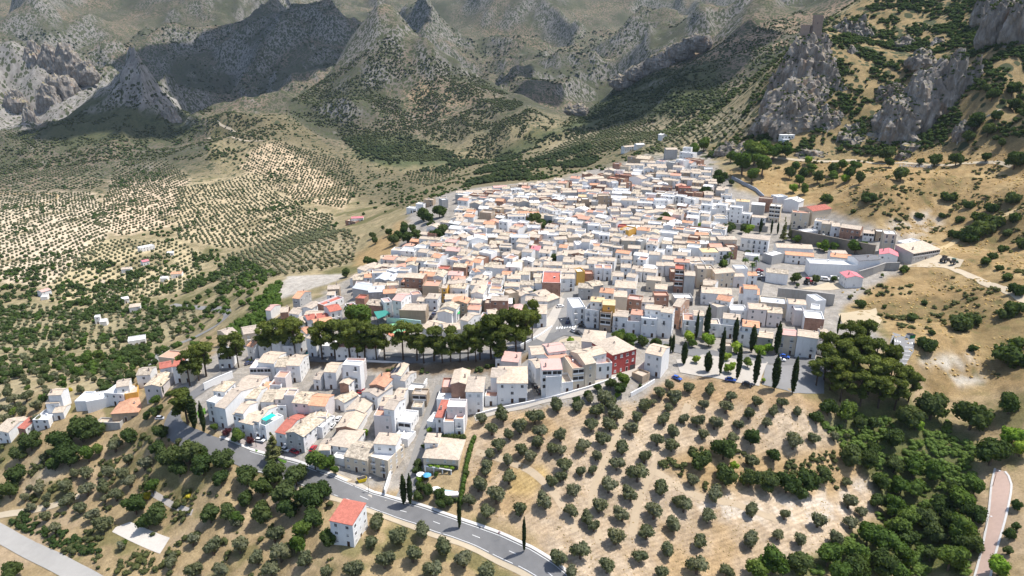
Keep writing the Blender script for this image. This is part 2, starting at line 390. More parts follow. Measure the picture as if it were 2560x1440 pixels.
# olive groves across the valley
GROVES = [  # polygon, row angle (deg, from +x), spacing along, spacing across, soil
 ([(280,420),(330,395),(420,398),(470,440),(440,560),(300,590),(230,560),(270,480)], 78, 7.0, 8.5, (0.50, 0.40, 0.29)),
 ([(640,365),(700,350),(870,400),(900,470),(860,520),(740,500),(660,450),(600,420)], 40, 7.5, 8.0, (0.47, 0.37, 0.25)),
 ([(-20,470),(230,480),(280,560),(240,640),(120,720),(-20,700)], 82, 7.5, 9.5, (0.50, 0.42, 0.31)),
 ([(440,470),(640,430),(740,510),(840,540),(800,590),(560,620),(440,600)], 60, 7.5, 8.5, (0.41, 0.34, 0.22)),
 ([(240,600),(440,600),(520,640),(480,720),(300,760),(150,760),(130,710)], 75, 8.0, 9.0, (0.40, 0.34, 0.21)),
 ([(560,640),(830,560),(900,600),(880,660),(720,690),(540,730)], 55, 6.5, 7.5, (0.34, 0.29, 0.18)),
 ([(-20,330),(60,330),(140,400),(260,420),(250,470),(-20,470)], 80, 8, 10, (0.36, 0.31, 0.20)),
 ([(1440,320),(1620,290),(1760,300),(1700,345),(1560,370),(1450,400),(1330,400)], 30, 7.5, 9, (0.33, 0.28, 0.18)),
 ([(1760,290),(1880,260),(1900,330),(1780,360),(1650,390),(1600,380)], 25, 7.5, 8.5, (0.36, 0.31, 0.20)),
 ([(1010,430),(1100,420),(1160,440),(1080,465)], 35, 8, 9, (0.42, 0.34, 0.22)),
 ([(-20,760),(250,770),(420,760),(520,790),(420,860),(250,880),(-20,880)], 60, 8, 9, (0.32, 0.28, 0.17)),
 ([(-20,890),(200,900),(330,930),(250,1000),(120,1000),(-20,1060)], 40, 7.5, 8.5, (0.34, 0.29, 0.18)),
 ([(60,1130),(280,1180),(300,1270),(160,1330),(40,1250)], 30, 8, 9, (0.42, 0.35, 0.25)),
]
for poly, ang, sa, sb, sc in GROVES:
    C = lay(C, soft(inpoly(_jx, _jy, poly) & (RR > 300), 2) * 0.95 * smooth(-0.75, -0.2, _n1 + 0.3 * _n3), np.array(sc) * (1.5 if poly[0][1] < 640 and poly[0][0] < 700 else 1.15))
C = lay(C, soft(inpoly(_jx, _jy, [(800,420),(960,430),(1060,470),(990,500),(930,490),(850,450)]), 2), (0.24, 0.21, 0.13))
C = lay(C, soft(inpoly(_jx, _jy, [(520,285),(720,285),(900,400),(1000,430),(1240,395),(1500,350),(1620,380),(1450,455),(1130,480),(1020,525),(900,500),(700,360),(560,350)]) & (RR > 640), 3) * 0.8, (0.20, 0.175, 0.105))
# mountains
mt = smooth(1250, 1600, RR) * (1 - soft(inpoly(TPX, TPY, [(520,280),(720,285),(900,420),(600,460),(520,400)]), 3))
mt = np.maximum(mt, spur)
C = lay(C, mt, MTN)
C = lay(C, mt * smooth(-0.05, 0.5, _n3 + 0.35 * _n1), (0.255, 0.205, 0.15))
C = lay(C, mt * smooth(-0.1, 0.45, -_n3 + 0.4 * _n1) * 0.9, (0.088, 0.095, 0.06))
C = lay(C, mt * smooth(0.85, 1.3, SLOPE + 0.25 * _n1) * 0.75, ROCK)
C = lay(C, mt * smooth(0.68, 0.9, _n1 + 0.35 * _n4) * 0.7, SCREE)
C = lay(C, np.clip(crag * 1.3, 0, 1) * smooth(-0.3, 0.3, _n4 + _n2), (0.29, 0.265, 0.225))
ocr = soft(inpoly(_jx, _jy, [(960,210),(1040,190),(1150,240),(1240,290),(1390,310),(1300,330),(1120,300),(1000,260)]) & (RR > 1500), 3)
C = lay(C, ocr * smooth(-0.3, 0.3, _n1), (0.42, 0.31, 0.20))
ocr = soft(inpoly(_jx, _jy, [(1650,150),(1780,110),(2000,40),(2180,-10),(2180,60),(1980,120),(1800,140),(1700,190)]) & (RR > 1000), 3)
C = lay(C, ocr * smooth(-0.4, 0.2, _n1), (0.42, 0.31, 0.21))
grn = soft(inpoly(_jx, _jy, [(860,340),(1000,330),(1100,370),(1150,410),(1000,420),(900,400)]) & (RR > 1100), 3) + soft(inpoly(_jx, _jy, [(1530,230),(1640,180),(1800,150),(1800,260),(1560,310),(1400,330),(1240,420),(1230,380),(1420,310)]) & (RR > 900), 3)
C = lay(C, grn * 0.9, (0.085, 0.11, 0.05))
dark_hill = soft(inpoly(_jx, _jy, [(100,340),(200,220),(290,190),(440,260),(520,330),(420,360),(300,350),(160,380)]) & (RR > 1300), 3)
C = lay(C, dark_hill * 0.85 * (1 - np.clip(crag, 0, 1)), (0.095, 0.11, 0.05))
DOTS = np.clip(mt * (0.68 + 0.5 * _n3 - 0.4 * ocr) + 0.25 * smooth(1000, 1300, RR), 0.0, 0.95)
DOTS = np.maximum(DOTS * (1 - 0.6 * crag), 0.45 * soft(inpoly(_jx, _jy, [(800,420),(960,430),(1060,470),(990,500),(930,490),(850,450)]), 2))
DOTS = np.maximum(DOTS, 0.6 * smooth(560, 800, RR) * smooth(rad(4), rad(9), AA))
NEAR = 1 - smooth(420, 900, RR)
ROCKM = np.clip(mt * smooth(0.8, 1.3, SLOPE) * 0.8 + crag, 0, 1)
# ------------------------------------------------------------------ terrain mesh
def grid_mesh(name, X, Y, Z, attrs, material, smoothsh=True):
    nr, na = X.shape
    me = bpy.data.meshes.new(name)
    co = np.stack([X, Y, Z], -1).reshape(-1, 3).astype(np.float32)
    i = np.arange(nr - 1)[:, None] * na + np.arange(na - 1)[None, :]
    q = np.stack([i, i + 1, i + na + 1, i + na], -1).reshape(-1, 4)[:, ::-1]
    me.vertices.add(len(co)); me.vertices.foreach_set('co', co.ravel())
    me.loops.add(q.size); me.loops.foreach_set('vertex_index', q.ravel().astype(np.int32))
    me.polygons.add(len(q)); me.polygons.foreach_set('loop_start', np.arange(0, q.size, 4, dtype=np.int32))
    me.polygons.foreach_set('use_smooth', np.full(len(q), smoothsh))
    for k, v in attrs.items():
        a = me.attributes.new(k, 'FLOAT_COLOR', 'POINT')
        vv = np.concatenate([v.reshape(-1, 3), np.ones((len(co), 1))], 1).astype(np.float32)
        a.data.foreach_set('color', vv.ravel())
    me.update(); me.validate()
    me.materials.append(material)
    return me
def terrain_material():
    m, nt, b = newmat('terrain_ground', 0.95, 0.1)
    p = wpos(nt)
    cov = nd(nt, 'ShaderNodeAttribute', attribute_name='cover').outputs['Color']
    msk = nd(nt, 'ShaderNodeSeparateColor', {'Color': nd(nt, 'ShaderNodeAttribute', attribute_name='masks').outputs['Color']})
    dots, near, rock = msk.outputs[0], msk.outputs[1], msk.outputs[2]
    # grain at several sizes
    f1 = noise(nt, p, 0.25, 6, 0.65); f2 = noise(nt, p, 1.7, 5, 0.7); f3 = noise(nt, p, 0.02, 5, 0.6)
    c = mix(nt, 1.0, cov, ramp(nt, f1, [(0.25, 0.62), (0.75, 1.3)]), 'MULTIPLY')
    c = mix(nt, 1.0, c, ramp(nt, f2, [(0.3, 0.68), (0.7, 1.25)]), 'MULTIPLY')
    c = mix(nt, 1.0, c, ramp(nt, f3, [(0.3, 0.86), (0.7, 1.12)]), 'MULTIPLY')
    tuft = ramp(nt, noise(nt, p, 0.85, 6, 0.75), [(0.56, 0.0), (0.66, 1.0)])
    c = mix(nt, mth(nt, 'MULTIPLY', tuft, mth(nt, 'MULTIPLY', near, 0.62)), c, mix(nt, f1, (0.25, 0.17, 0.075, 1), (0.14, 0.13, 0.05, 1)))
    stone = ramp(nt, noise(nt, p, 3.1, 4, 0.7), [(0.66, 0.0), (0.72, 1.0)])
    c = mix(nt, mth(nt, 'MULTIPLY', stone, mth(nt, 'MULTIPLY', near, 0.45)), c, (0.55, 0.5, 0.43, 1))
    pl = nd(nt, 'ShaderNodeSeparateColor', {'Color': nd(nt, 'ShaderNodeAttribute', attribute_name='plough').outputs['Color']}).outputs[0]
    wv = nd(nt, 'ShaderNodeTexWave', {'Vector': nd(nt, 'ShaderNodeMapping', {'Vector': p, 'Rotation': (0, 0, rad(64))}).outputs[0], 'Scale': 0.2, 'Distortion': 16.0, 'Detail': 2.0, 'Detail Scale': 0.12}, wave_type='BANDS', bands_direction='X')
    c = mix(nt, mth(nt, 'MULTIPLY', pl, 0.4), c, mix(nt, 1.0, c, ramp(nt, wv.outputs['Fac'], [(0.0, 0.76), (0.5, 1.0), (1.0, 1.2)]), 'MULTIPLY'))
    # rock faces: streaked grey limestone
    sv = nd(nt, 'ShaderNodeMapping', {'Vector': p, 'Scale': (0.09, 0.09, 0.03)}).outputs[0]
    rk = ramp(nt, noise(nt, sv, 1.0, 7, 0.7), [(0.3, (0.12, 0.11, 0.10)), (0.5, (0.23, 0.215, 0.195)), (0.7, (0.37, 0.35, 0.32))])
    c = mix(nt, mth(nt, 'MULTIPLY', rock, 0.8), c, rk)
    # bushes too far away to tell apart
    for sc, rad_, wgt in ((0.20, 0.36, 1.0), (0.105, 0.36, 0.75)):
        v = nd(nt, 'ShaderNodeTexVoronoi', {'Vector': nd(nt, 'ShaderNodeMapping', {'Vector': p, 'Scale': (1, 1, 0.4)}).outputs[0], 'Scale': sc, 'Randomness': 1.0})
        sx = nd(nt, 'ShaderNodeSeparateColor', {'Color': v.outputs['Color']})
        have = mth(nt, 'LESS_THAN', sx.outputs[0], mth(nt, 'MULTIPLY', dots, wgt))
        size = mth(nt, 'MULTIPLY_ADD', sx.outputs[1], 0.22, rad_ - 0.06)
        d = mth(nt, 'ADD', v.outputs['Distance'], mth(nt, 'MULTIPLY_ADD', f2, 0.22, -0.11))
        on = mth(nt, 'MULTIPLY', have, ramp(nt, mth(nt, 'SUBTRACT', d, size), [(0.0, 1.0), (0.08, 0.0)]))
        c = mix(nt, on, c, mix(nt, sx.outputs[2], (0.04, 0.05, 0.024, 1), (0.075, 0.08, 0.042, 1)))
    nt.links.new(c, b.inputs['Base Color'])
    hgt = mth(nt, 'ADD', mth(nt, 'MULTIPLY', f2, 0.5), f1)
    bump(nt, b, hgt, 0.55, 0.5)
    return m
GAIN = 0.80 - 0.10 * smooth(1150, 1500, RR) * (1 - 0.6 * soft(inpoly(TPX, TPY, GROVES[0][0]) | inpoly(TPX, TPY, GROVES[1][0]), 2))
M_TERRAIN = terrain_material()
ter_me = grid_mesh('terrain', TX, TY, TZ, {'plough': np.repeat(soft(inpoly(_jx, _jy, P_FIELD), 4)[..., None], 3, 2), 'cover': C * GAIN[..., None] * np.array((1.0, 0.97, 0.94)), 'masks': np.stack([DOTS, NEAR, ROCKM], -1)}, M_TERRAIN)
terrain = bpy.data.objects.new('terrain', ter_me)
terrain['kind'] = 'structure'; terrain['label'] = 'dry mountain valley slopes with scrub, soil and limestone'
COL.objects.link(terrain)
# ================================================================== houses: front eave line in a survey tile (x1 y1 x2 y2), eave height, depth, roof, wall, roof cover, flags
# roofs: g gable along front, p gable facing front, h hipped, s single slope, f flat terrace ; flags: n blank front, q windows on the sunny side, B balconies, v loggias, K brick front with white sides
TILES = {
'A': (400, 850, 6.4, """740 972 875 1003 9 12 f w W B|880 1060 1040 1096 9 19 g w T|850 812 1030 826 9 8 h w M|1235 738 1560 760 6.5 10 g w T|1600 795 1735 790 5 5 s w O n|1745 715 1930 722 6 13 f w C B|1825 592 2000 600 8.6 6 f p C|1430 446 1770 440 6 9 f p W v|1565 352 1820 375 8 11 g w T n|1842 430 2020 430 7 10 g w M|2022 405 2232 412 8 11 g w T|1265 925 1540 942 6.5 10 g w M|1605 986 1825 988 6.5 10 g w M|1835 945 2120 940 8 9 g p T|1980 880 2145 885 10 5 f p T n|1868 1050 2010 1050 6 6 f w W|2112 1002 2368 1022 8 9 g p M|2372 1040 2645 1060 8 9 g p O"""),
'B': (500, 990, 6.4, """555 258 690 280 8 9 g w T n|527 290 648 326 6.5 4 s w T v|625 410 850 462 6 9 g w T B|852 396 940 412 7.6 13 g w T|950 440 1042 476 6.5 9 f w W|1205 575 1366 612 6 15 g w R|1376 586 1650 652 7.6 17 p c M Kq|1570 385 1800 412 4 7 f w C n|1816 336 2012 330 6.2 5 f p C B|1850 482 1950 502 5 9 f w W n|1905 860 2075 862 4.5 7 g w T n"""),
'C': (780, 880, 6.4, """380 1216 708 1240 4.6 12 p k T Kn|985 1012 1266 1026 9.6 15 f p C|1145 900 1312 930 12 9 g w T|1080 856 1240 866 10 8 g w T n|1365 1106 1580 1130 6 9 f w W v|1300 1342 1530 1396 3.6 6 f w W n|800 642 1040 712 6.2 10 p w T|920 532 1160 566 7 11 p k O Kn|1265 374 1420 386 6 11 p w T n|1416 452 1492 468 4.5 9 g w T n|1595 670 1832 682 6 5 f t T v|1590 882 1760 888 4 5 f c M|1500 596 1740 620 5.5 6 f c W n|440 500 586 522 8 10 p k T Kn|465 262 776 266 11 10 f p C n|482 198 760 216 13.4 4.5 f w W B|186 316 380 326 8 9 g w T B|20 432 132 442 5 7 g w T|345 752 510 812 4.2 8 p w M|540 932 832 972 4.2 11 p w T n|1310 712 1462 722 8 7 g w T n"""),
'D': (780, 1050, 6.4, """250 398 620 450 4.6 12 h w T|110 482 286 478 4.6 6 g w T n|322 584 510 622 3 3.5 f w W n|510 576 886 652 5.6 10 g b M|902 572 1212 652 7.6 11 f b W Bq|985 376 1332 402 10 7 h w T|1780 602 2340 642 4.6 13 h b T|1800 362 2012 372 6.4 6 h w T"""),
'E': (1000, 880, 6.4, """585 750 946 766 5.2 11 f w W|1050 636 1320 642 9.4 12 h w T|815 516 1070 522 9.4 12 p k T Kn|664 562 818 562 6.4 8 f k P n|1556 500 2036 502 8.6 14 h w T|1450 404 1700 410 9 8 g w T n|1622 142 1890 166 4.5 7 s p P n|1526 110 1620 112 4 4 f w W|1356 702 1550 712 4.2 5 f w C v|566 1042 690 1052 6.2 10 s w R|692 1112 862 1116 6.8 8 f w C n|750 872 1042 882 10 6 f p W|872 1062 1012 1072 7.2 6 f w C B|430 1102 560 1122 3 7 f w W n"""),
'F': (0, 880, 5.3333, """236 1010 336 1026 4.6 12 g k R Kn|-60 1036 110 1072 6 12 g w T|430 902 640 902 5 9 f w W|605 686 786 676 6 7 g w T|640 576 812 570 9 6 g w T n|990 656 1140 652 5 9 f w G n|1142 662 1472 604 5 8 f w W n|1380 542 1640 562 6 8 f w W|1546 470 1716 446 7 7 g w T|1660 562 1832 532 4 8 f y T n|1920 460 2142 462 7 12 p p M|1480 826 1842 802 4 15 h t O v|1275 936 1592 942 4 4 f c T n|1815 312 2000 302 6 8 g w M|2130 226 2290 196 6 7 g w R|2292 192 2432 186 8 8 g w R|2386 216 2560 212 7 9 f b W|2110 62 2390 92 5 8 f b C|700 812 842 802 3.6 7 g w T"""),
'G': (1300, 800, 6.4, """1486 562 1862 462 9 14 h r T q|985 340 1332 372 8 12 h p T n|1222 702 1476 682 7 5 f w C B|1152 582 1382 526 10 7 g w T|1046 714 1216 682 10 13 g b T|840 776 1036 756 9 12 f b C v|666 1002 850 986 4.6 8 f w T|420 912 660 892 9 9 f w C n|356 802 676 792 11.4 7 s w P v|182 556 442 542 9 8 g w T|456 522 736 486 9 8 g w P|746 482 986 462 7 8 g w M|492 642 760 572 7 9 s w C n|2005 522 2270 582 9.4 10 g w T|1790 832 1962 902 3 5 f t T n|256 772 402 746 8 8 g w T n"""),
'H': (1380, 660, 6.4, """330 696 536 686 9 15 f w W B|532 716 756 746 9 9 f w T B|615 596 830 612 12 6 g w Y|770 766 950 786 9.6 11 f t C Bv|810 652 1010 662 12.4 8 g y Y|976 832 1212 852 7.6 9 g w T B|1206 912 1422 922 6.2 8 f w P B|1262 802 1452 822 8.8 6 g p C|1432 862 1680 882 9 9 f w W B|1490 716 1740 742 12 7 g w T|1690 862 1902 892 9 10 f w R B|1712 762 1932 792 12 8 g w T q|1936 666 2056 692 11 14 g o T q|2102 892 2382 912 7.8 10 f w C B|2270 822 2432 832 10 6 g w T|1202 556 1430 582 7 8 f k P|1412 606 1632 612 6 8 g w T|1642 502 1872 504 7 7 f k C|992 522 1202 532 9 10 g b T n|762 452 982 472 7.2 8 g w O|1002 372 1342 396 8 13 g w T B|422 386 652 396 6 9 h c M|642 362 822 332 6 9 g c M n|1646 396 1842 412 7 9 g w T|1512 252 1742 272 6 8 g b T|1970 76 2120 86 13 10 f k R v|2122 182 2292 192 11 9 g c T n|1962 542 2262 542 4.2 8 f c W v|2332 72 2482 78 11 9 f b T|2422 332 2572 342 7 9 g b T|972 192 1142 202 5 8 g w T|1190 202 1332 222 5.4 8 g w T|1336 112 1442 122 6 7 g w T"""),
'I': (1700, 690, 6.4, """462 762 642 772 6.6 8 f w T B|642 776 882 800 6.2 9 f w W|690 676 962 706 8.8 8 g w T|936 882 1232 932 6.6 6 f w W B|1002 802 1272 832 9.2 9 g w O|1242 972 1492 1002 5.6 8 g c T|1580 932 1872 962 9 8 g b P B|1882 956 2212 1002 9.6 9 g w T B|2222 1042 2392 1072 6 8 f w C|2252 932 2382 942 8.8 6 g p T n|1102 522 1392 542 8.6 9 g p T|1402 582 1642 602 7 9 g p M|812 542 1082 552 6 9 f w W|582 372 802 412 8 9 g w O|602 502 772 472 7 8 f c T n|347 266 832 302 6.6 11 g w T B|956 272 1272 302 8.6 11 g w O B|1026 202 1242 216 11.4 7 g w O n|1292 412 1712 452 7 11 f b G|1742 442 2022 462 9 8 g w T|1842 542 1992 552 8 6 f p W n|2002 662 2312 692 7 12 f k W Kn|2092 512 2232 532 8 8 f w W|2182 392 2342 382 9 10 f w W n|672 1112 842 1122 3 4 f b T n"""),
'J': (1160, 640, 6.4, """1250 420 1546 428 9 22 f k R Knq|982 716 1332 726 5 8 g w T|1326 732 1530 662 4 5 s c T n|1172 922 1322 926 7 14 g w T|432 712 702 716 9 8 g k T|336 750 430 752 8 7 f k T n|706 862 882 892 5 9 p k P n|252 976 382 986 5 6 f w P|386 932 542 922 6.4 7 g w T n|92 752 252 762 6 7 h w T|112 602 302 612 8 14 p w T nq|106 462 352 472 7 9 g w T|352 452 430 456 6.4 6 f w R n|432 432 592 442 6 8 g w M|642 482 882 492 6 8 g w T n|882 456 1122 472 6 8 g w M|1132 432 1252 436 7 9 g w M|992 572 1102 546 4.6 7 g w T|692 362 902 366 6 8 g w T|596 292 742 302 5 7 g w O n|812 292 1042 302 5.6 7 g w M|1112 342 1292 346 6 8 g w T|1152 232 1372 246 5.2 7 g w T|1374 252 1562 256 5.6 7 g w T|1392 152 1562 156 6 8 g w T|1272 142 1392 146 6 8 g w T|1112 142 1212 152 5 8 g w T|1572 192 1680 196 5.6 7 g w M|1684 192 1992 202 5.2 7 g w T|1552 262 1802 266 7.4 8 g w T|1812 252 1936 242 8 8 f y W n|1942 282 2072 282 5 7 f k C n|2092 192 2222 196 7 8 f w C B|2232 196 2362 202 7 8 f w C B|1582 96 1752 102 6 8 g w T|1772 62 1882 92 6 7 g w T|1982 72 2242 92 6 8 g w T|722 132 852 152 6 10 p t T n|182 202 342 212 5 7 g w T|322 172 462 182 6 7 g w M|12 146 132 152 6 8 g w O|132 102 262 112 6 8 g w O|82 276 182 282 6 7 f w W|292 292 402 302 6 7 f w W|190 262 262 252 7 7 p w O n|22 382 132 396 5 7 f w W|402 382 492 392 5 6 f k T n|502 342 622 352 5 7 g w M"""),
'R': (860, 640, 6.4, """326 150 492 202 7 9 h w T B|582 42 862 32 6 8 g w T|92 362 236 372 4.6 9 p w T n|322 346 442 342 6 8 g w O|132 512 402 556 5.6 12 g c G n|496 372 652 386 6 13 p c G n|654 392 782 402 6 13 p c G n|392 582 642 572 6.2 11 g c G|966 342 1262 362 9 9 g k T|906 412 1182 422 6 6 f k C v|1252 472 1512 482 8.4 11 f t C n|822 596 1122 612 5.2 9 g b M|1092 622 1242 602 6.4 5 f p C|1302 682 1492 692 6.2 9 h w T|1162 722 1292 726 5.2 7 g w T|772 702 912 722 11.4 12 g w P|642 742 766 722 8 6 f w P|352 776 602 802 5.4 9 g k M n|882 862 1302 872 6.8 10 g t T n|176 672 322 682 7.2 6 f k R n|1492 902 1722 922 6.2 9 p w M n|1552 832 1792 852 7.2 9 p w M n|1862 1012 1986 1046 8.2 12 g w T nq|1242 1142 1422 1192 6.2 12 g w T n|1602 1192 1862 1172 6.2 9 g w T n|1612 692 1962 692 5.6 9 g w T|1692 502 1942 522 7.2 9 g w M B|1652 442 1800 446 8 7 g w T|1802 432 1942 432 8 7 g w T|1562 512 1642 516 8 6 g y T|1422 332 1582 342 7 12 p w M|682 222 822 252 6 7 f w W|842 232 1032 242 6.4 7 f w T|1202 232 1322 242 6 7 g t T n|1322 242 1482 252 5 7 g t M n|1662 302 1872 312 6 8 g w P|1482 202 1672 212 5 8 f k R n|1742 172 1952 186 6 8 g k M n|1152 72 1262 76 7 7 g w T|692 172 882 182 5 7 g w T|592 162 682 172 5 6 g k T n"""),
'O': (540, 700, 6.4, """1222 290 1336 302 8 12 g c O B|792 480 872 492 6 9 g w P n|1026 520 1152 512 4.2 8 g k T n|1162 532 1322 552 5.2 9 g w T|1372 442 1522 462 5.4 9 p w T n|1622 372 1722 402 6.4 14 f k R Knq|1772 242 1892 242 5 8 g w T|1782 152 1972 142 7 7 g t T|1822 512 2012 472 6.4 9 g w R B|2152 462 2292 432 6 8 f w R|1402 582 1682 592 4.2 8 g w T|1462 642 1612 612 5.2 7 g w R|1614 622 1802 602 5.2 7 g w R|1312 692 1422 682 5.4 8 p w T|1582 742 1882 692 6.2 9 g w O|1442 862 1562 822 6.2 8 g w O|442 872 722 822 6.4 10 g b T B|162 892 342 832 6 9 g b T n|492 1052 592 1072 7.2 7 g w O B|22 1192 242 1182 7 8 f w W Bv|672 1052 872 1040 7 8 f w W|882 982 1012 1002 9 9 f w W|1022 1052 1232 1062 6 8 f w W|1442 932 1592 952 9 9 h w T|1642 1052 1900 1062 5.4 8 f w W|1904 1062 2560 1092 6.2 8 g w C|1262 962 1432 902 7 8 g w T"""),
'K': (1700, 540, 3.64, """555 196 806 224 8.8 12 h w T B|360 216 520 217 9.2 9 h b T B|205 331 345 331 7 9 h w Y|280 221 396 226 7 9 g w T n|165 481 320 481 9 9 f b T|322 526 500 511 8 9 g b T|506 476 620 476 9 6 f w W n|490 551 586 551 6 7 g p T|621 541 706 541 5.2 7 g w O|210 601 320 621 5 7 g w T|880 286 1212 301 6.2 11 g w T n|840 362 960 332 6 8 f c W n|960 352 1220 371 5.2 9 g w O|786 512 986 531 6 9 g w M n|590 352 720 366 3.2 6 f w W v"""),
'L': (1980, 520, 3.64, """500 636 649 638 5.6 9 p w S n|800 422 966 441 6.2 11 p w S|606 481 806 466 7 9 g w D n|165 501 600 521 7 9 f w W n|355 491 466 496 5.8 6 f c E n|375 416 506 416 6 7 g w T n|350 441 540 461 5 7 g w O n|205 116 330 131 6 8 f w T B|272 141 370 151 7 8 g b T|365 166 440 171 6.6 10 g w T|442 176 622 201 6.6 10 g k T|650 226 752 236 5 7 g w T v|770 211 852 216 6 7 f t W|840 231 956 241 11 10 f b W B|956 301 1032 321 7 14 f w W|1106 416 1351 376 5 12 s c T v|190 31 362 6 7 12 g b R n|110 216 240 206 3 6 f w W n"""),
'M': (1640, 420, 3.64, """435 501 556 516 5 9 f w W n|270 551 500 576 4.2 11 f k W n|195 376 290 386 4.2 7 f w T v|282 396 390 411 8 9 f w T|388 401 480 411 8 8 f w W|410 331 512 341 11 7 f w W B|492 371 550 371 9 8 f w W n|547 331 640 341 9.4 9 f w W|642 381 786 391 8 8 f w W B|672 351 786 361 11 7 f w W|780 411 860 421 7 7 f w W B|872 446 1002 456 5.8 7 g w T|730 301 852 311 8 8 g w Y n|870 331 990 341 8 8 g c W n|936 271 1062 281 10 8 f k T n|1035 341 1136 351 11.4 10 f b W Bv|1165 291 1300 311 8 12 p w W n|1105 262 1200 256 8 9 f w W n|1245 401 1402 411 11 8 f b C B|560 186 660 191 6.4 8 g w T|205 176 326 181 7 9 f k R|172 251 260 261 8 8 f w W B|262 271 350 286 8 8 f w W B|30 286 102 301 8 8 f w W|0 51 140 61 7 8 g w T B|315 41 410 46 6 8 g w T|385 81 490 91 7 8 g w T|420 291 500 301 7 8 g w T|502 281 582 291 7 8 g w T|-20 391 80 401 6 8 g w T|130 111 200 121 6 7 g w T|440 5 515 8 7 8 f w W"""),
'N': (1360, 360, 3.64, """835 131 960 141 7 15 g t M n|760 111 834 121 8.4 7 f t T|1110 51 1216 51 9 9 g c T n|1235 71 1360 86 9 8 f w W|1265 31 1340 36 11 7 f w W|625 176 686 181 10 7 f k W n|645 276 790 286 6.4 8 f k C n|575 301 641 311 6.4 8 f k C n|550 241 635 246 7 9 p c T n|380 321 550 311 7 9 g w T|180 341 240 346 5.2 7 f k T n|260 356 350 356 5 8 f w W n|820 191 905 196 6 8 g w T|940 201 1110 206 6.4 9 g w T|1200 136 1270 151 9.4 8 f w W|1115 161 1200 171 8 8 f c W n|1280 131 1420 151 7 8 f k T|775 301 890 321 8 9 p w T n|890 351 975 371 7 8 g w T|1022 266 1166 276 7 8 g w T|950 271 1020 271 6 8 f t T n|980 341 1062 351 6 8 g k T|1090 331 1165 331 7 8 g b T|625 411 766 421 7.4 8 f w W|622 351 675 351 9.4 6 f w W|760 351 802 351 11 6 f k T|495 471 610 471 11 9 f t T|345 501 412 501 9 8 f t W n|702 511 830 516 9 9 g w T B|615 501 700 516 8 8 f w W|845 531 1010 541 7.4 8 f w W|1016 511 1130 511 9 9 f w W|930 631 1042 621 6.8 9 h w T|845 611 926 611 7 7 f w W|170 441 300 441 7 8 g c T n|75 471 160 481 7 8 f w W n|205 511 300 511 6 8 g w T|0 456 72 461 6 8 g w T|85 641 150 641 7 7 f w W|150 621 230 631 7.4 7 f w W|430 520 492 522 8 7 f c W n|310 480 385 482 6 8 g w Y|265 410 340 412 6 7 g w T|20 400 90 405 6 8 g w T|100 385 170 390 6 8 g w T|480 385 560 390 6 8 g k T n|550 415 620 420 6 7 g w T|1060 470 1180 480 8 8 f w W|1340 240 1420 245 6.4 8 g w T"""),
'P': (980, 450, 3.64, """285 176 370 181 6 8 f t T|215 216 285 221 5 8 f w W n|130 251 220 261 4 7 f w W|425 166 492 166 6 8 f c T n|455 181 510 176 7 7 f c W n|580 116 670 118 5.4 8 g w T n|672 111 820 113 5.4 8 g w T n|822 96 915 91 6.2 8 g w T n|705 131 840 141 6.4 8 f k T n|925 71 1050 66 5.4 8 g w P|1080 86 1130 86 8 7 f w W|575 131 690 141 7 8 f c W n|705 216 800 221 7.4 9 p c T n|870 151 1000 161 6 8 g w T|1150 206 1246 201 8 9 p c T n|650 331 740 341 7.4 8 g w O|795 291 900 301 9.4 9 f t T n|970 371 1050 381 10 8 f w W|1052 331 1216 331 8 8 f w T|1060 391 1138 391 7 7 f w W B|1140 381 1216 391 7.4 7 f w W B|790 431 855 441 7.4 7 f w W B|842 431 926 436 7.4 8 g w T|745 381 842 386 6 8 g w T|650 441 740 451 6.4 8 f w P|600 501 660 531 6 8 g w T|480 561 580 571 5.2 8 g w P|690 551 866 546 7.4 9 p w W n|320 586 470 591 6.4 8 g w T|70 641 200 651 7.4 9 f w W|198 611 320 621 6.6 8 f w W|485 641 606 651 7.4 9 g c P n|330 671 412 681 6 7 g w T|415 681 470 691 6.4 7 f w W|720 671 790 681 6 8 g w M|792 651 900 671 7.4 8 f w W n|880 621 962 611 6 8 g w T|900 661 980 656 6 8 g w T|1080 521 1256 521 8.4 9 f w W|1180 651 1270 661 7 8 g w T|1265 461 1336 471 6 8 f k T n|1235 431 1352 431 7 8 f w W|1340 241 1460 281 9 9 f w T|1320 141 1440 136 7 9 g w T|1285 91 1330 91 6 7 f k T n|1370 581 1460 591 6.4 8 g w T|1245 591 1310 601 6 7 f k T n|1260 636 1340 641 5.4 7 s w S n|1000 120 1070 125 6 8 g w T|1130 150 1240 160 6 8 f w W|940 190 1010 195 6 8 g k O n|870 250 950 255 6 8 g w T|990 260 1090 270 6 8 g w T|520 530 590 540 6 8 g k T n|600 580 680 590 6 8 g w T|980 600 1070 605 6 8 g w T|1000 680 1070 690 6 7 g w T|620 650 710 660 6 7 g w T"""),
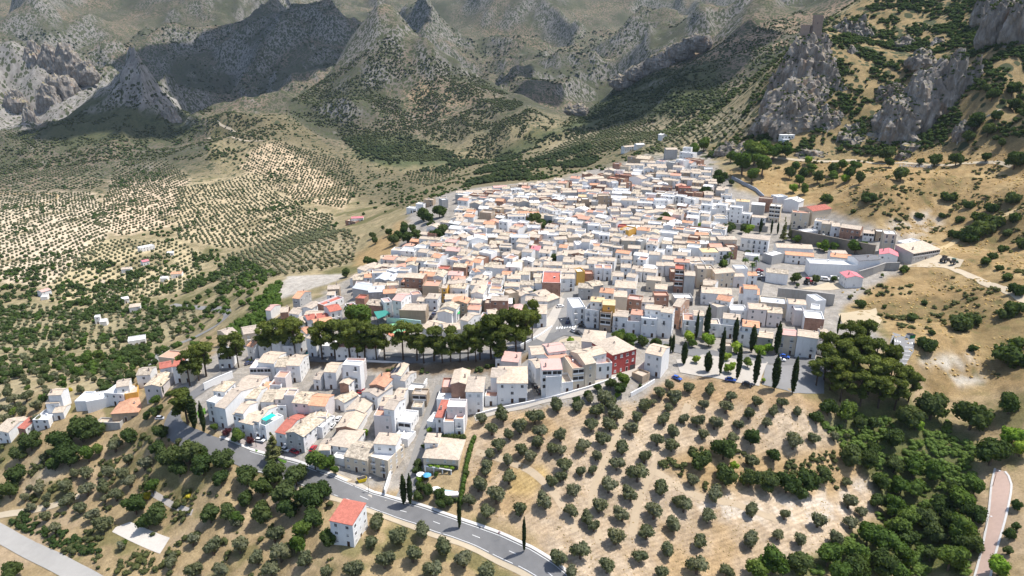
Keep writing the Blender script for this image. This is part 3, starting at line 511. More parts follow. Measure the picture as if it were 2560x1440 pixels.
'Q': (1360, 510, 3.64, """295 371 446 366 8.4 10 f w W n|340 341 416 346 10.4 6 g w T n|135 396 211 401 6.2 8 g w O|225 306 320 301 7.2 8 g b T|75 131 160 141 7.4 8 f w W|0 101 76 111 9.4 8 f c T n|350 166 400 176 8 8 f c P|397 191 500 196 8 8 f w W|520 211 610 211 8.4 8 f w T B|255 171 346 176 7.4 8 f w W|770 241 841 211 7.4 8 f y T n|690 241 769 241 7.4 8 f w T|670 201 736 206 6.4 7 f r R|705 331 831 336 8.2 9 g b T|610 391 702 401 7.4 8 f c T|832 331 882 341 8.2 7 f c W n|880 216 990 221 6.4 8 g w T|992 216 1082 221 6.4 8 g w T|1050 256 1211 271 6.4 8 f w W n|1180 311 1252 316 6.4 8 g b T|1165 401 1292 411 5.2 9 g c M|930 371 1026 381 7.4 9 p w T|1075 501 1200 511 6.2 8 g w T n|1170 461 1302 471 6.2 8 g w T|700 501 802 506 6.2 8 g w T|850 501 931 511 7.4 8 f w C|545 511 641 521 6.2 8 g w T|440 511 542 516 6.2 8 g w T|175 511 271 516 6.2 8 g w T|280 496 351 501 6.2 7 g w T|70 556 161 561 6.2 8 g w T n|390 541 481 546 6 8 g w T|700 576 791 581 6.2 8 g w T|800 591 891 601 6.2 8 g w T|30 190 100 200 6.2 8 f k T n|110 240 200 245 6.4 8 g w T|30 280 130 285 6.2 8 f w W|420 260 500 270 8 8 f w W|500 280 590 285 8 8 f w W B|590 240 680 250 6.4 8 g w T|600 330 690 345 6.4 8 g w T|880 300 960 310 6.4 8 g w T|960 300 1040 315 6.4 8 g w T|860 450 940 455 6.4 8 g w T|1000 430 1080 440 6.2 8 f w W|1110 400 1165 405 6.4 7 f w W|1220 430 1330 440 6.2 8 f w W|1310 300 1400 310 6.4 8 f k T|1100 560 1200 565 6 8 g w T n|1020 560 1095 565 6.2 8 g w T"""),
'V': (0, 480, 2.977, """1040 418 1150 396 5 8 f w W|1060 522 1110 512 4 7 g w S|900 577 970 572 4 7 g w T|310 747 380 727 5 8 g w P|300 782 350 777 3.2 6 f w W n|960 862 1040 852 4.6 8 h w T|700 932 740 927 6 5 f w W|742 967 790 962 3.6 6 g w W n|910 802 960 792 4 7 g w W|950 1112 1080 1092 4 8 f w W|1270 612 1350 607 4 7 g w O|1190 642 1240 642 3.6 6 g w W n|1240 455 1290 450 3.6 7 f w W"""),
'X': (0, 0, 1, """824 1301 881 1313 8.6 9 s w R q|863 551 888 554 4 8 f k T|878 546 908 545 4.2 7 g w S|1562 368 1590 366 5 8 g w T|1592 362 1612 361 4 7 g w W n|1655 338 1668 337 5 7 p w W n"""),
}
W_COL = {'w': (0.80, 0.79, 0.77), 'b': (0.62, 0.53, 0.41), 'k': (0.30, 0.155, 0.105), 'c': (0.44, 0.43, 0.41), 't': (0.42, 0.33, 0.24), 'y': (0.68, 0.40, 0.10), 'p': (0.66, 0.60, 0.57), 'r': (0.42, 0.085, 0.075), 'o': (0.50, 0.25, 0.15)}
R_COL = {'T': (0.50, 0.425, 0.345), 'M': (0.50, 0.43, 0.335), 'O': (0.58, 0.32, 0.205), 'R': (0.42, 0.15, 0.115), 'P': (0.57, 0.36, 0.315), 'S': (0.60, 0.20, 0.22), 'G': (0.50, 0.52, 0.55), 'D': (0.17, 0.17, 0.18), 'W': (0.70, 0.69, 0.67), 'C': (0.56, 0.31, 0.225), 'Y': (0.62, 0.48, 0.29), 'E': (0.06, 0.33, 0.27)}
W_WORD = {'w': 'white', 'b': 'cream', 'k': 'brick', 'c': 'grey', 't': 'brown stone', 'y': 'yellow', 'p': 'pinkish', 'r': 'red', 'o': 'orange brick'}
R_WORD = {'T': 'tan tiled', 'M': 'mottled old tile', 'O': 'orange tiled', 'R': 'red', 'P': 'pink', 'S': 'rose red', 'G': 'grey metal', 'D': 'dark grey', 'W': 'pale', 'C': 'terracotta', 'Y': 'yellowish tiled', 'E': 'teal green'}
F_WORD = {'g': 'gabled', 'p': 'front-gabled', 'h': 'hipped', 's': 'sloping', 'f': 'flat'}
def wall_mat(k):
    if 'wall_' + k in MATS: return MATS['wall_' + k]
    if k in 'ko':
        m, nt, b = newmat('wall_' + k, 0.95, 0.1)
        p = opos(nt)
        br = nd(nt, 'ShaderNodeTexBrick', {'Vector': nd(nt, 'ShaderNodeMapping', {'Vector': p, 'Rotation': (rad(90), 0, 0)}).outputs[0], 'Color1': c4(W_COL[k]), 'Color2': c4([x * 1.3 for x in W_COL[k]]), 'Mortar': (0.4, 0.33, 0.27, 1), 'Scale': 2.2, 'Mortar Size': 0.02})
        c = mix(nt, 1.0, br.outputs['Color'], ramp(nt, noise(nt, wpos(nt), 0.5, 5, 0.65), [(0.3, 0.7), (0.7, 1.25)]), 'MULTIPLY')
        nt.links.new(c, b.inputs['Base Color'])
        MATS['wall_' + k] = m
        return m
    return plain('wall_' + k, W_COL[k], 0.07, 0.35, 0.92, 0.15, 0.35 if k in 'wbp' else 0.6)
def roof_mat(k):
    nm = 'roof_' + k
    if nm in MATS: return MATS[nm]
    if k in 'WCEPGDS':
        return plain(nm, R_COL[k], 0.13, 0.5, 0.85, 0.2, 0.45)
    m, nt, b = newmat(nm, 0.9, 0.15)
    p = opos(nt); wp = wpos(nt); col = R_COL[k]
    f = noise(nt, wp, 0.9, 5, 0.7); f2 = noise(nt, wp, 3.2, 3, 0.7)
    lo, hi = (0.5, 1.35) if k == 'M' else (0.80, 1.16)
    c = mix(nt, ramp(nt, f, [(0.35, 0.0), (0.65, 1.0)]), c4([x * lo for x in col]), c4([min(1, x * hi) for x in col]))
    c = mix(nt, 1.0, c, ramp(nt, f2, [(0.3, 0.82), (0.7, 1.15)]), 'MULTIPLY')
    wv = nd(nt, 'ShaderNodeTexWave', {'Vector': p, 'Scale': 1.1, 'Distortion': 0.6, 'Detail': 1.0}, wave_type='BANDS', bands_direction='X')
    c = mix(nt, 1.0, c, ramp(nt, wv.outputs['Fac'], [(0.0, 0.84), (0.5, 1.06)]), 'MULTIPLY')
    rn = nd(nt, 'ShaderNodeObjectInfo').outputs['Random']
    c = mix(nt, 1.0, c, ramp(nt, rn, [(0.0, (0.80, 0.80, 0.82)), (0.5, (1.0, 0.98, 0.95)), (1.0, (1.08, 1.03, 0.97))]), 'MULTIPLY')
    nt.links.new(c, b.inputs['Base Color'])
    bump(nt, b, wv.outputs['Fac'], 0.4, 0.08)
    MATS[nm] = m
    return m
M_GLASS = plain('window_glass', (0.035, 0.04, 0.048), 0.2, 1.0, 0.25, 0.5)
M_FRAME = plain('window_frame', (0.72, 0.71, 0.69), 0.05, 1.0, 0.7)
M_BLIND = plain('roller_blind', (0.52, 0.51, 0.49), 0.1, 1.0, 0.8)
M_DOOR = plain('door_wood', (0.085, 0.045, 0.028), 0.3, 1.0, 0.6)
M_GARAGE = plain('garage_metal', (0.10, 0.095, 0.09), 0.25, 1.0, 0.6)
M_IRON = plain('railing_iron', (0.035, 0.035, 0.038), 0.2, 1.0, 0.6)
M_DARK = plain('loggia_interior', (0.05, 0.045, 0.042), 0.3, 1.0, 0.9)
M_WHITE = plain('white_paint', (0.78, 0.77, 0.75), 0.06, 0.5, 0.85, 0.15, 0.25)
M_CHIM = plain('chimney_plaster', (0.55, 0.45, 0.38), 0.2, 1.0, 0.9)
def pymesh(name, verts, faces, mats, fm=None, smooth_=False):
    me = bpy.data.meshes.new(name)
    me.from_pydata([tuple(v) for v in verts], [], faces)
    for m in mats: me.materials.append(m)
    if fm: me.polygons.foreach_set('material_index', fm)
    if smooth_: me.polygons.foreach_set('use_smooth', [True] * len(me.polygons))
    me.update()
    return me
def boxvf(x0, y0, z0, x1, y1, z1, V, F, FM, m=0):
    b = len(V)
    V += [(x0, y0, z0), (x1, y0, z0), (x1, y1, z0), (x0, y1, z0), (x0, y0, z1), (x1, y0, z1), (x1, y1, z1), (x0, y1, z1)]
    F += [(b, b + 3, b + 2, b + 1), (b + 4, b + 5, b + 6, b + 7), (b, b + 1, b + 5, b + 4), (b + 1, b + 2, b + 6, b + 5), (b + 2, b + 3, b + 7, b + 6), (b + 3, b, b + 4, b + 7)]
    FM += [m] * 6
def boxes(name, lst, mats):
    V, F, FM = [], [], []
    for q in lst: boxvf(*q[:6], V, F, FM, q[6] if len(q) > 6 else 0)
    return pymesh(name, V, F, mats, FM)
# shared small parts, 1 m wide and 1 m high units, front at y = 0 looking to -y
FR = 0.07
def window_mesh(kind):
    L = [(-0.5, -0.06, 0, -0.5 + FR, 0.03, 1, 0), (0.5 - FR, -0.06, 0, 0.5, 0.03, 1, 0), (-0.5 + FR, -0.06, 1 - FR, 0.5 - FR, 0.03, 1, 0), (-0.62, -0.13, -0.07, 0.62, 0.03, 0, 0), (-0.025, -0.045, 0, 0.025, 0.02, 1 - FR, 0)]
    L.append((-0.5 + FR, -0.012, 0, 0.5 - FR, 0.03, 1 - FR, 1))
    if kind == 'blind': L.append((-0.5 + FR, -0.03, 0.25, 0.5 - FR, -0.012, 1 - FR, 2))
    if kind == 'shut': L.append((-0.5 + FR, -0.03, 0.02, 0.5 - FR, -0.012, 1 - FR, 2))
    return boxes('window', L, [M_FRAME, M_GLASS, M_BLIND])
WIN = [window_mesh('open'), window_mesh('open'), window_mesh('blind'), window_mesh('shut')]
DOORM = boxes('door', [(-0.5, -0.05, 0, -0.42, 0.02, 1, 0), (0.42, -0.05, 0, 0.5, 0.02, 1, 0), (-0.42, -0.05, 0.94, 0.42, 0.02, 1, 0), (-0.42, -0.02, 0, 0.42, 0.02, 0.94, 1), (-0.34, -0.035, 0.08, -0.04, -0.02, 0.86, 1), (0.04, -0.035, 0.08, 0.34, -0.02, 0.86, 1)], [M_FRAME, M_DOOR])
GARM = boxes('garage_door', [(-0.5, -0.03, 0, 0.5, 0.02, 1, 0)] + [(-0.5, -0.05, k / 6 + 0.02, 0.5, -0.03, k / 6 + 0.13, 0) for k in range(6)], [M_GARAGE])
BALM = boxes('balcony', [(-0.5, -0.75, -0.12, 0.5, 0.0, 0, 0), (-0.5, -0.75, 0.92, 0.5, -0.70, 0.98, 1), (-0.5, -0.75, 0.92, -0.485, 0, 0.98, 1), (0.485, -0.75, 0.92, 0.5, 0, 0.98, 1)] + [(-0.5 + k / 13 - 0.006, -0.74, 0, -0.5 + k / 13 + 0.006, -0.71, 0.92, 1) for k in range(14)], [M_WHITE, M_IRON])
CHIM = boxes('chimney', [(-0.3, -0.3, -0.6, 0.3, 0.3, 1.1, 0), (-0.38, -0.38, 1.1, 0.38, 0.38, 1.2, 0), (-0.2, -0.2, 1.2, 0.2, 0.2, 1.4, 1)], [M_CHIM, M_IRON])
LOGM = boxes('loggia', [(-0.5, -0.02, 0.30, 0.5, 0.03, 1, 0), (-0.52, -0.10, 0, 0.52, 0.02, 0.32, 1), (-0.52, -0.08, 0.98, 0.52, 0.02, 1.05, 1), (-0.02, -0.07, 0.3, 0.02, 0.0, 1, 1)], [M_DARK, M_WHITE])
CABM = boxes('rooftop_unit', [(-0.45, -0.25, 0, 0.45, 0.25, 0.7, 0), (-0.3, -0.27, 0.1, 0.3, -0.25, 0.6, 1)], [M_FRAME, M_IRON])
class Mass:
    """collects many small meshes into one object"""
    def __init__(self): self.V, self.F, self.M, self.mats, self.n = [], [], [], [], 0
    def add(self, me, mat):
        nv = len(me.vertices); co = np.empty(nv * 3); me.vertices.foreach_get('co', co); co = co.reshape(-1, 3)
        A = np.array(mat); self.V.append(co @ A[:3, :3].T + A[:3, 3])
        for p in me.polygons:
            mm = me.materials[p.material_index]
            if mm not in self.mats: self.mats.append(mm)
            self.F.append(tuple(i + self.n for i in p.vertices)); self.M.append(self.mats.index(mm))
        self.n += nv
    def build(self, name):
        me = pymesh(name, np.concatenate(self.V), self.F, self.mats, self.M)
        o = bpy.data.objects.new(name, me); COL.objects.link(o); o['kind'] = 'stuff'
        return o
class Slot:
    """stands in for a parent when a house goes into the mass"""
    def __init__(self, mass, mat): self.mass, self.mat = mass, mat
TOWN_MASS = Mass()
def put(name, me, parent, loc=(0, 0, 0), rz=0.0, sc=(1, 1, 1)):
    if isinstance(parent, Slot):
        m = parent.mat @ Matrix.Translation(loc) @ Matrix.Rotation(rz, 4, 'Z') @ Matrix.Diagonal((*sc, 1))
        parent.mass.add(me, m)
        return Slot(parent.mass, m)
    o = bpy.data.objects.new(name, me)
    COL.objects.link(o)
    o.parent = parent; o.location = loc; o.rotation_euler = (0, 0, rz); o.scale = sc
    return o
def root(name, loc, rz=0.0):
    o = bpy.data.objects.new(name, None); COL.objects.link(o)
    o.empty_display_size = 1.0
    o.location = loc; o.rotation_euler = (0, 0, rz)
    return o
def house_shell(w, d, h, roof, wk, rk, K, slope=0.33, base=-3.0):
    """wall and roof meshes of a house in its own space: front at y=-d/2, ground at z=0"""
    hw, hd = w / 2, d / 2
    mw = [wall_mat(wk), wall_mat('w' if K else wk), wall_mat('c')]
    V = [(-hw, -hd, base), (hw, -hd, base), (hw, hd, base), (-hw, hd, base), (-hw, -hd, h), (hw, -hd, h), (hw, hd, h), (-hw, hd, h)]
    F = [(0, 1, 5, 4), (1, 2, 6, 5), (2, 3, 7, 6), (3, 0, 4, 7)]; FM = [0, 1, 1, 1]
    RV, RF, RM = [], [], []
    mr = [roof_mat(rk), mw[1]]
    ov, th = 0.3, 0.16
    if roof == 'g':
        rh = hd * slope
        V += [(hw, 0, h + rh), (-hw, 0, h + rh)]; F += [(5, 6, 8), (7, 4, 9)]; FM += [1, 1]
        for s in (-1, 1):
            b = len(RV); ye = s * (hd + ov); ze = h - ov * slope
            RV += [(-hw - 0.12, ye, ze + 0.02), (hw + 0.12, ye, ze + 0.02), (hw + 0.12, 0, h + rh + 0.02), (-hw - 0.12, 0, h + rh + 0.02), (-hw - 0.12, ye, ze + th), (hw + 0.12, ye, ze + th), (hw + 0.12, 0, h + rh + th), (-hw - 0.12, 0, h + rh + th)]
            q = [(0, 3, 2, 1), (4, 5, 6, 7), (0, 1, 5, 4), (1, 2, 6, 5), (3, 0, 4, 7)]
            RF += [tuple(b + i for i in (f if s < 0 else f[::-1])) for f in q]; RM += [0] * 5
        boxvf(-hw - 0.12, -0.16, h + rh + th - 0.06, hw + 0.12, 0.16, h + rh + th + 0.07, RV, RF, RM, 0)
        top = h + rh
    elif roof == 'p':
        rh = hw * slope
        V += [(0, -hd, h + rh), (0, hd, h + rh)]; F += [(4, 5, 8), (6, 7, 9)]; FM += [0, 1]
        for s in (-1, 1):
            b = len(RV); xe = s * (hw + ov); ze = h - ov * slope
            RV += [(xe, -hd - 0.2, ze + 0.02), (xe, hd + 0.2, ze + 0.02), (0, hd + 0.2, h + rh + 0.02), (0, -hd - 0.2, h + rh + 0.02), (xe, -hd - 0.2, ze + th), (xe, hd + 0.2, ze + th), (0, hd + 0.2, h + rh + th), (0, -hd - 0.2, h + rh + th)]
            q = [(0, 3, 2, 1), (4, 5, 6, 7), (0, 1, 5, 4), (1, 2, 6, 5), (3, 0, 4, 7)]
            RF += [tuple(b + i for i in (f if s > 0 else f[::-1])) for f in q]; RM += [0] * 5
        boxvf(-0.16, -hd - 0.2, h + rh + th - 0.06, 0.16, hd + 0.2, h + rh + th + 0.07, RV, RF, RM, 0)
        top = h + rh
    elif roof == 'h':
        m_ = min(hw, hd); rh = m_ * slope * 1.05; e = ov
        rx, ry = max(hw - m_, 0.15), max(hd - m_, 0.15)
        RV += [(-hw - e, -hd - e, h), (hw + e, -hd - e, h), (hw + e, hd + e, h), (-hw - e, hd + e, h), (-hw - e, -hd - e, h + 0.15), (hw + e, -hd - e, h + 0.15), (hw + e, hd + e, h + 0.15), (-hw - e, hd + e, h + 0.15), (-rx, -ry, h + rh), (rx, -ry, h + rh), (rx, ry, h + rh), (-rx, ry, h + rh)]
        RF += [(0, 3, 2, 1), (0, 1, 5, 4), (1, 2, 6, 5), (2, 3, 7, 6), (3, 0, 4, 7), (4, 5, 9, 8), (5, 6, 10, 9), (6, 7, 11, 10), (7, 4, 8, 11), (8, 9, 10, 11)]; RM += [0] * 10
        top = h + rh
    elif roof == 's':
        rh = d * 0.16
        V[6] = (hw, hd, h + rh); V[7] = (-hw, hd, h + rh)
        b = 0
        RV += [(-hw - 0.15, -hd - ov, h - 0.03), (hw + 0.15, -hd - ov, h - 0.03), (hw + 0.15, hd + 0.1, h + rh + 0.03), (-hw - 0.15, hd + 0.1, h + rh + 0.03), (-hw - 0.15, -hd - ov, h + 0.14), (hw + 0.15, -hd - ov, h + 0.14), (hw + 0.15, hd + 0.1, h + rh + 0.2), (-hw - 0.15, hd + 0.1, h + rh + 0.2)]
        RF += [(0, 3, 2, 1), (4, 5, 6, 7), (0, 1, 5, 4), (1, 2, 6, 5), (2, 3, 7, 6), (3, 0, 4, 7)]; RM += [0] * 6
        top = h + rh
    else:
        fl = h - 0.75
        F.append((0, 3, 2, 1)); FM.append(1)
        t = 0.22
        V += [(-hw + t, -hd + t, h), (hw - t, -hd + t, h), (hw - t, hd - t, h), (-hw + t, hd - t, h), (-hw + t, -hd + t, fl), (hw - t, -hd + t, fl), (hw - t, hd - t, fl), (-hw + t, hd - t, fl)]
        F += [(4, 5, 9, 8), (5, 6, 10, 9), (6, 7, 11, 10), (7, 4, 8, 11), (9, 13, 12, 8)[::1], (10, 14, 13, 9), (11, 15, 14, 10), (8, 12, 15, 11)]; FM += [1] * 8
        boxvf(-hw + t, -hd + t, fl - 0.2, hw - t, hd - t, fl + 0.004, RV, RF, RM, 0)
        top = h
    return pymesh('wall', V, F, mw, FM), pymesh('roof', RV, RF, mr, RM), top
HOUSES = []      # dict per house, used for labels and for filling gaps
def facade(rt, w, h, y, rz, flags, hr, wk, side=0.0, full=True):
    """windows, doors and balconies on one wall of width w; local frame turned by rz, at distance y from the middle"""
    cs, sn = math.cos(rz), math.sin(rz)
    def pos(x, z): return (x * cs + y * sn, x * sn - y * cs, z)
    st = max(1, int(round(h / 2.9)))
    sh = h / st
    nb = max(1, int((w - 0.6) / 2.7))
    for k in range(st):
        for i in range(nb):
            x = -w / 2 + w * (i + 0.5) / nb
            z0 = k * sh
            r = hr.random()
            if k == 0 and full and i == nb // 2:
                put('door', DOORM, rt, pos(x, z0), rz, (1.15, 1, 2.15)); continue
            if k == 0 and full and i == nb - 1 and nb > 2 and r < 0.4:
                put('garage_door', GARM, rt, pos(x, z0), rz, (min(2.6, w / nb * 0.9), 1, 2.3)); continue
            if 'v' in flags and k > 0:
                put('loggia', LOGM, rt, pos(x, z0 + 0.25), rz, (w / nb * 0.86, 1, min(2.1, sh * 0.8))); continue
            if r < 0.16: continue
            if 'B' in flags and k > 0:
                put('window', WIN[hr.randrange(4)], rt, pos(x, z0 + 0.1), rz, (1.0, 1, 2.0))
                if r < 0.8: put('balcony', BALM, rt, pos(x, z0 + 0.02), rz, (1.7, 1, 1))
            else:
                ww = hr.choice((0.85, 1.0, 1.15)); hh = hr.choice((1.1, 1.25))
                put('window', WIN[hr.randrange(4)], rt, pos(x, z0 + 0.95), rz, (ww, 1, hh))
def plan_house(x1, y1, x2, y2, h, d, roof, wk, rk, flags, key):
    mx, my = (x1 + x2) / 2, (y1 + y2) / 2
    m = gp(mx, my, h)
    ze = m.z
    def onp(px, py):
        u, dy, dz = pdir(px, py); t = (ze - HC) / dz
        return Vector((u * t, dy * t))
    A, B = onp(x1, y1), onp(x2, y2)
    ab = B - A; w = ab.length
    rz = math.atan2(ab.y, ab.x)
    n = Vector((-math.sin(rz), math.cos(rz)))
    ctr = (A + B) / 2 + n * (d / 2)
    z0 = ze - h
    dist = (Vector((ctr.x, ctr.y, z0)) - Vector((0, 0, HC))).length
    HOUSES.append(dict(o=None, w=w, d=d, h=h, roof=roof, wk=wk, rk=rk, flags=flags, px=mx, py=my, ctr=ctr, rz=rz, z=z0, key=key, area=(w + 0.4 * d) * (h + 0.5 * d) / dist ** 2))
def make_house(H, single=True):
    w, d, h, roof, wk, rk, flags = H['w'], H['d'], H['h'], H['roof'], H['wk'], H['rk'], H['flags']
    hr = random.Random(H['key'])
    if single: rt = root('house', (H['ctr'].x, H['ctr'].y, H['z']), H['rz'])
    else: rt = Slot(TOWN_MASS, Matrix.Translation((H['ctr'].x, H['ctr'].y, H['z'])) @ Matrix.Rotation(H['rz'], 4, 'Z'))
    K = 'K' in flags
    wm, rm, top = house_shell(w, d, h, roof, wk, rk, K, hr.uniform(0.23, 0.32), base=-4.5)
    put('wall', wm, rt); ro = put('roof', rm, rt)
    if roof != 'f':
        if hr.random() < 0.75:
            cx = hr.uniform(-0.35, 0.35) * w; cy = hr.uniform(-0.25, 0.25) * d
            put('chimney', CHIM, ro, (cx, cy, h + (top - h) * 0.55), 0, (1, 1, hr.uniform(0.8, 1.2)))
    elif w * d > 50 and hr.random() < 0.6:
        put('rooftop_unit', CABM, ro, (hr.uniform(-0.3, 0.3) * w, hr.uniform(-0.2, 0.35) * d, h - 0.74), hr.uniform(0, 3), (1.2, 1.2, 1.2))
    if 'n' not in flags: facade(rt, w, h, d / 2, 0, flags, hr, wk)
    elif w > 7 and hr.random() < 0.35: facade(rt, w * 0.5, min(h, 3.2), d / 2, 0, '', hr, wk, full=False)
    if 'q' in flags or (hr.random() < 0.35 and d > 7): facade(rt, d, h, w / 2, math.pi / 2, '' , hr, wk, full=('q' in flags))
    if hr.random() < 0.25 and d > 7: facade(rt, d, h, w / 2, -math.pi / 2, '', hr, wk, full=False)
    if single: H['o'] = rt
    return rt
for _t, (ox, oy, sc, txt) in TILES.items():
    for _i, ln in enumerate(txt.split('|')):
        q = ln.split()
        a = [float(v) for v in q[:6]]
        if _t in 'NPQMJRHIK' and a[5] >= 7: a[5] *= 0.84
        plan_house(ox + a[0] / sc, oy + a[1] / sc, ox + a[2] / sc, oy + a[3] / sc, a[4], a[5], q[6], q[7], q[8], q[9] if len(q) > 9 else '', '%s%d' % (_t, _i))
# close the gaps between the surveyed houses of the old town with lower neighbours
P_DENSE = [(905,700),(1010,640),(1060,600),(1140,560),(1170,500),(1430,462),(1600,420),(1740,410),(1770,455),(1830,520),(1800,560),(1830,640),(1720,700),(1480,700),(1440,690),(1390,760),(1330,780),(1180,800),(1090,770),(980,760),(890,745)]
_w = np.array([gp(x, y) for x, y in P_DENSE])
_x0, _x1, _y0, _y1 = _w[:, 0].min(), _w[:, 0].max(), _w[:, 1].min(), _w[:, 1].max()
_fr = random.Random(11)
_cent = [(H['ctr'], H['w'] / 2, H['d'] / 2, H['rz']) for H in HOUSES]
def _clear(p, r):
    for c, hw, hd, rz in _cent:
        q = p - c
        if abs(q.x) > 30 or abs(q.y) > 30: continue
        cs, sn = math.cos(rz), math.sin(rz)
        lx, ly = abs(q.x * cs + q.y * sn) - hw, abs(-q.x * sn + q.y * cs) - hd
        if max(lx, ly) < r: return False
    return True
_cand = [(x + _fr.uniform(-1, 1), y + _fr.uniform(-1, 1)) for x in np.arange(_x0, _x1, 2.5) for y in np.arange(_y0, _y1, 2.5)]
_fr.shuffle(_cand)
_nf = 0
for x, y in _cand:
    z = hz1(x, y); a, b, _ = proj(x, y, z)
    if not inpoly([a], [b], P_DENSE)[0]: continue
    p = Vector((x, y))
    if not _clear(p, 2.7): continue
    near = min(_cent, key=lambda c: (c[0] - p).length)
    hw, hd = _fr.uniform(2.8, 4.2), _fr.uniform(2.8, 3.8)
    hgt = _fr.choice((5.0, 5.6, 6.4, 7.4))
    a, b, dd = proj(x, y, z + hgt)
    HOUSES.append(dict(o=None, w=2 * hw, d=2 * hd, h=hgt, roof=_fr.choice('ggggffp'), wk=_fr.choice('wwwwwwwwwbpctkk'), rk=_fr.choice('TTTTTTMMOCWW'), flags=_fr.choice(('', '', 'n', 'B')), px=float(a), py=float(b), ctr=p, rz=near[3] + _fr.uniform(-0.08, 0.08), z=z - 0.3, key='fill%d' % _nf, area=0.2 * (2 * hw + 3) * hgt / dd ** 2))
    _cent.append((p, hw, hd, near[3])); _nf += 1
HOUSES.sort(key=lambda H: -H['area'])
for _i, H in enumerate(HOUSES):
    make_house(H, _i < 298)
_tm = TOWN_MASS.build('town_houses')
_tm['label'] = 'dense mass of small white houses with tan roofs in the upper old town'
print('houses', len(HOUSES), 'fill', _nf, 'mass verts', TOWN_MASS.n)
# ================================================================== streets, squares, walls
from mathutils import geometry as mgeo
def tagged(o, label, cat, group=None):
    o['label'] = label; o['category'] = cat
    if group: o['group'] = group
    return o
def struct(name, me, label=None):
    o = bpy.data.objects.new(name, me); COL.objects.link(o); o['kind'] = 'structure'
    if label: o['label'] = label
    return o
M_ASPH = plain('asphalt', (0.165, 0.163, 0.162), 0.2, 0.35, 0.9, 0.2, 0.0)
M_STREET = plain('street_concrete', (0.25, 0.24, 0.225), 0.14, 0.4, 0.9, 0.2, 0.0)
M_PALE = plain('pale_dirt', (0.46, 0.385, 0.28), 0.15, 0.3, 0.95, 0.1, 0.0)
M_PAVE = plain('pavement_slabs', (0.40, 0.365, 0.32), 0.12, 0.6, 0.9, 0.2, 0.0)
M_PINK = plain('pink_paving', (0.46, 0.335, 0.275), 0.10, 0.8, 0.9, 0.2, 0.0)
M_LINE = plain('road_paint', (0.72, 0.72, 0.70), 0.1, 1.0, 0.8)
M_KERB = plain('kerb_stone', (0.58, 0.56, 0.53), 0.12, 0.8, 0.9)
M_STONE = plain('retaining_stone', (0.25, 0.215, 0.175), 0.3, 0.5, 0.95, 0.1, 0.5)
M_CONC = plain('bare_concrete', (0.38, 0.36, 0.33), 0.2, 0.4, 0.95, 0.1, 0.6)
M_GRASSG = plain('watered_lawn', (0.09, 0.19, 0.03), 0.3, 0.8, 0.95)
def curve_pts(pix, step=2.5):
    P = [gp(x, y) for x, y in pix]
    P = [Vector((p.x, p.y)) for p in P]
    out = []
    n = len(P)
    for i in range(n - 1):
        p0, p1, p2, p3 = P[max(i - 1, 0)], P[i], P[i + 1], P[min(i + 2, n - 1)]
        k = max(2, int((p2 - p1).length / step))
        for j in range(k):
            t = j / k
            out.append(0.5 * ((2 * p1) + (p2 - p0) * t + (2 * p0 - 5 * p1 + 4 * p2 - p3) * t * t + (3 * p1 - p0 - 3 * p2 + p3) * t ** 3))
    out.append(P[-1])
    return out
def strip_mesh(name, cp, offs, zoff, mat, raise_=None):
    """ribbon along the ground; offs = cross positions in metres"""
    V, F = [], []
    n = len(cp); k = len(offs)
    for i, c in enumerate(cp):
        d = (cp[min(i + 1, n - 1)] - cp[max(i - 1, 0)]).normalized(); nn = Vector((-d.y, d.x))
        for o in offs:
            p = c + nn * o
            V.append((p.x, p.y, hz1(p.x, p.y) + zoff))
    for i in range(n - 1):
        for j in range(k - 1):
            a = i * k + j
            F.append((a, a + k, a + k + 1, a + 1)[::-1])
    me = pymesh(name, V, F, [mat], None, True)
    if me.polygons and me.polygons[0].normal.z < 0: me.flip_normals()
    return me
def lane(name, pix, width, mat, zoff=0.16, label=None):
    cp = curve_pts(pix)
    k = max(3, int(width / 1.6) + 1)
    return struct(name, strip_mesh(name, cp, list(np.linspace(-width / 2, width / 2, k)), zoff, mat), label), cp
def area_mesh(name, pix, zoff, mat, step=3.0):
    P = [gp(x, y) for x, y in pix]; P = [Vector((p.x, p.y)) for p in P]
    B = []
    for a, b in zip(P, P[1:] + P[:1]):
        k = max(1, int((b - a).length / step))
        B += [a + (b - a) * (j / k) for j in range(k)]
    xs = [p.x for p in B]; ys = [p.y for p in B]; poly = [(p.x, p.y) for p in B]
    g = [(x, y) for x in np.arange(min(xs), max(xs), step) for y in np.arange(min(ys), max(ys), step)]
    if g:
        ins = inpoly([q[0] for q in g], [q[1] for q in g], poly)
        g = [Vector(q) for q, k in zip(g, ins) if k]
    pts = B + g
    nb = len(B)
    v, e, f, *_ = mgeo.delaunay_2d_cdt(pts, [(i, (i + 1) % nb) for i in range(nb)], [], 1, 1e-4)
    me = pymesh(name, [(q.x, q.y, hz1(q.x, q.y) + zoff) for q in v], [tuple(t) for t in f], [mat], None, True)
    if me.polygons and sum(p.normal.z for p in me.polygons) < 0: me.flip_normals()
    return me
def area(name, pix, mat, zoff=0.14, label=None):
    return struct(name, area_mesh(name, pix, zoff, mat), label)
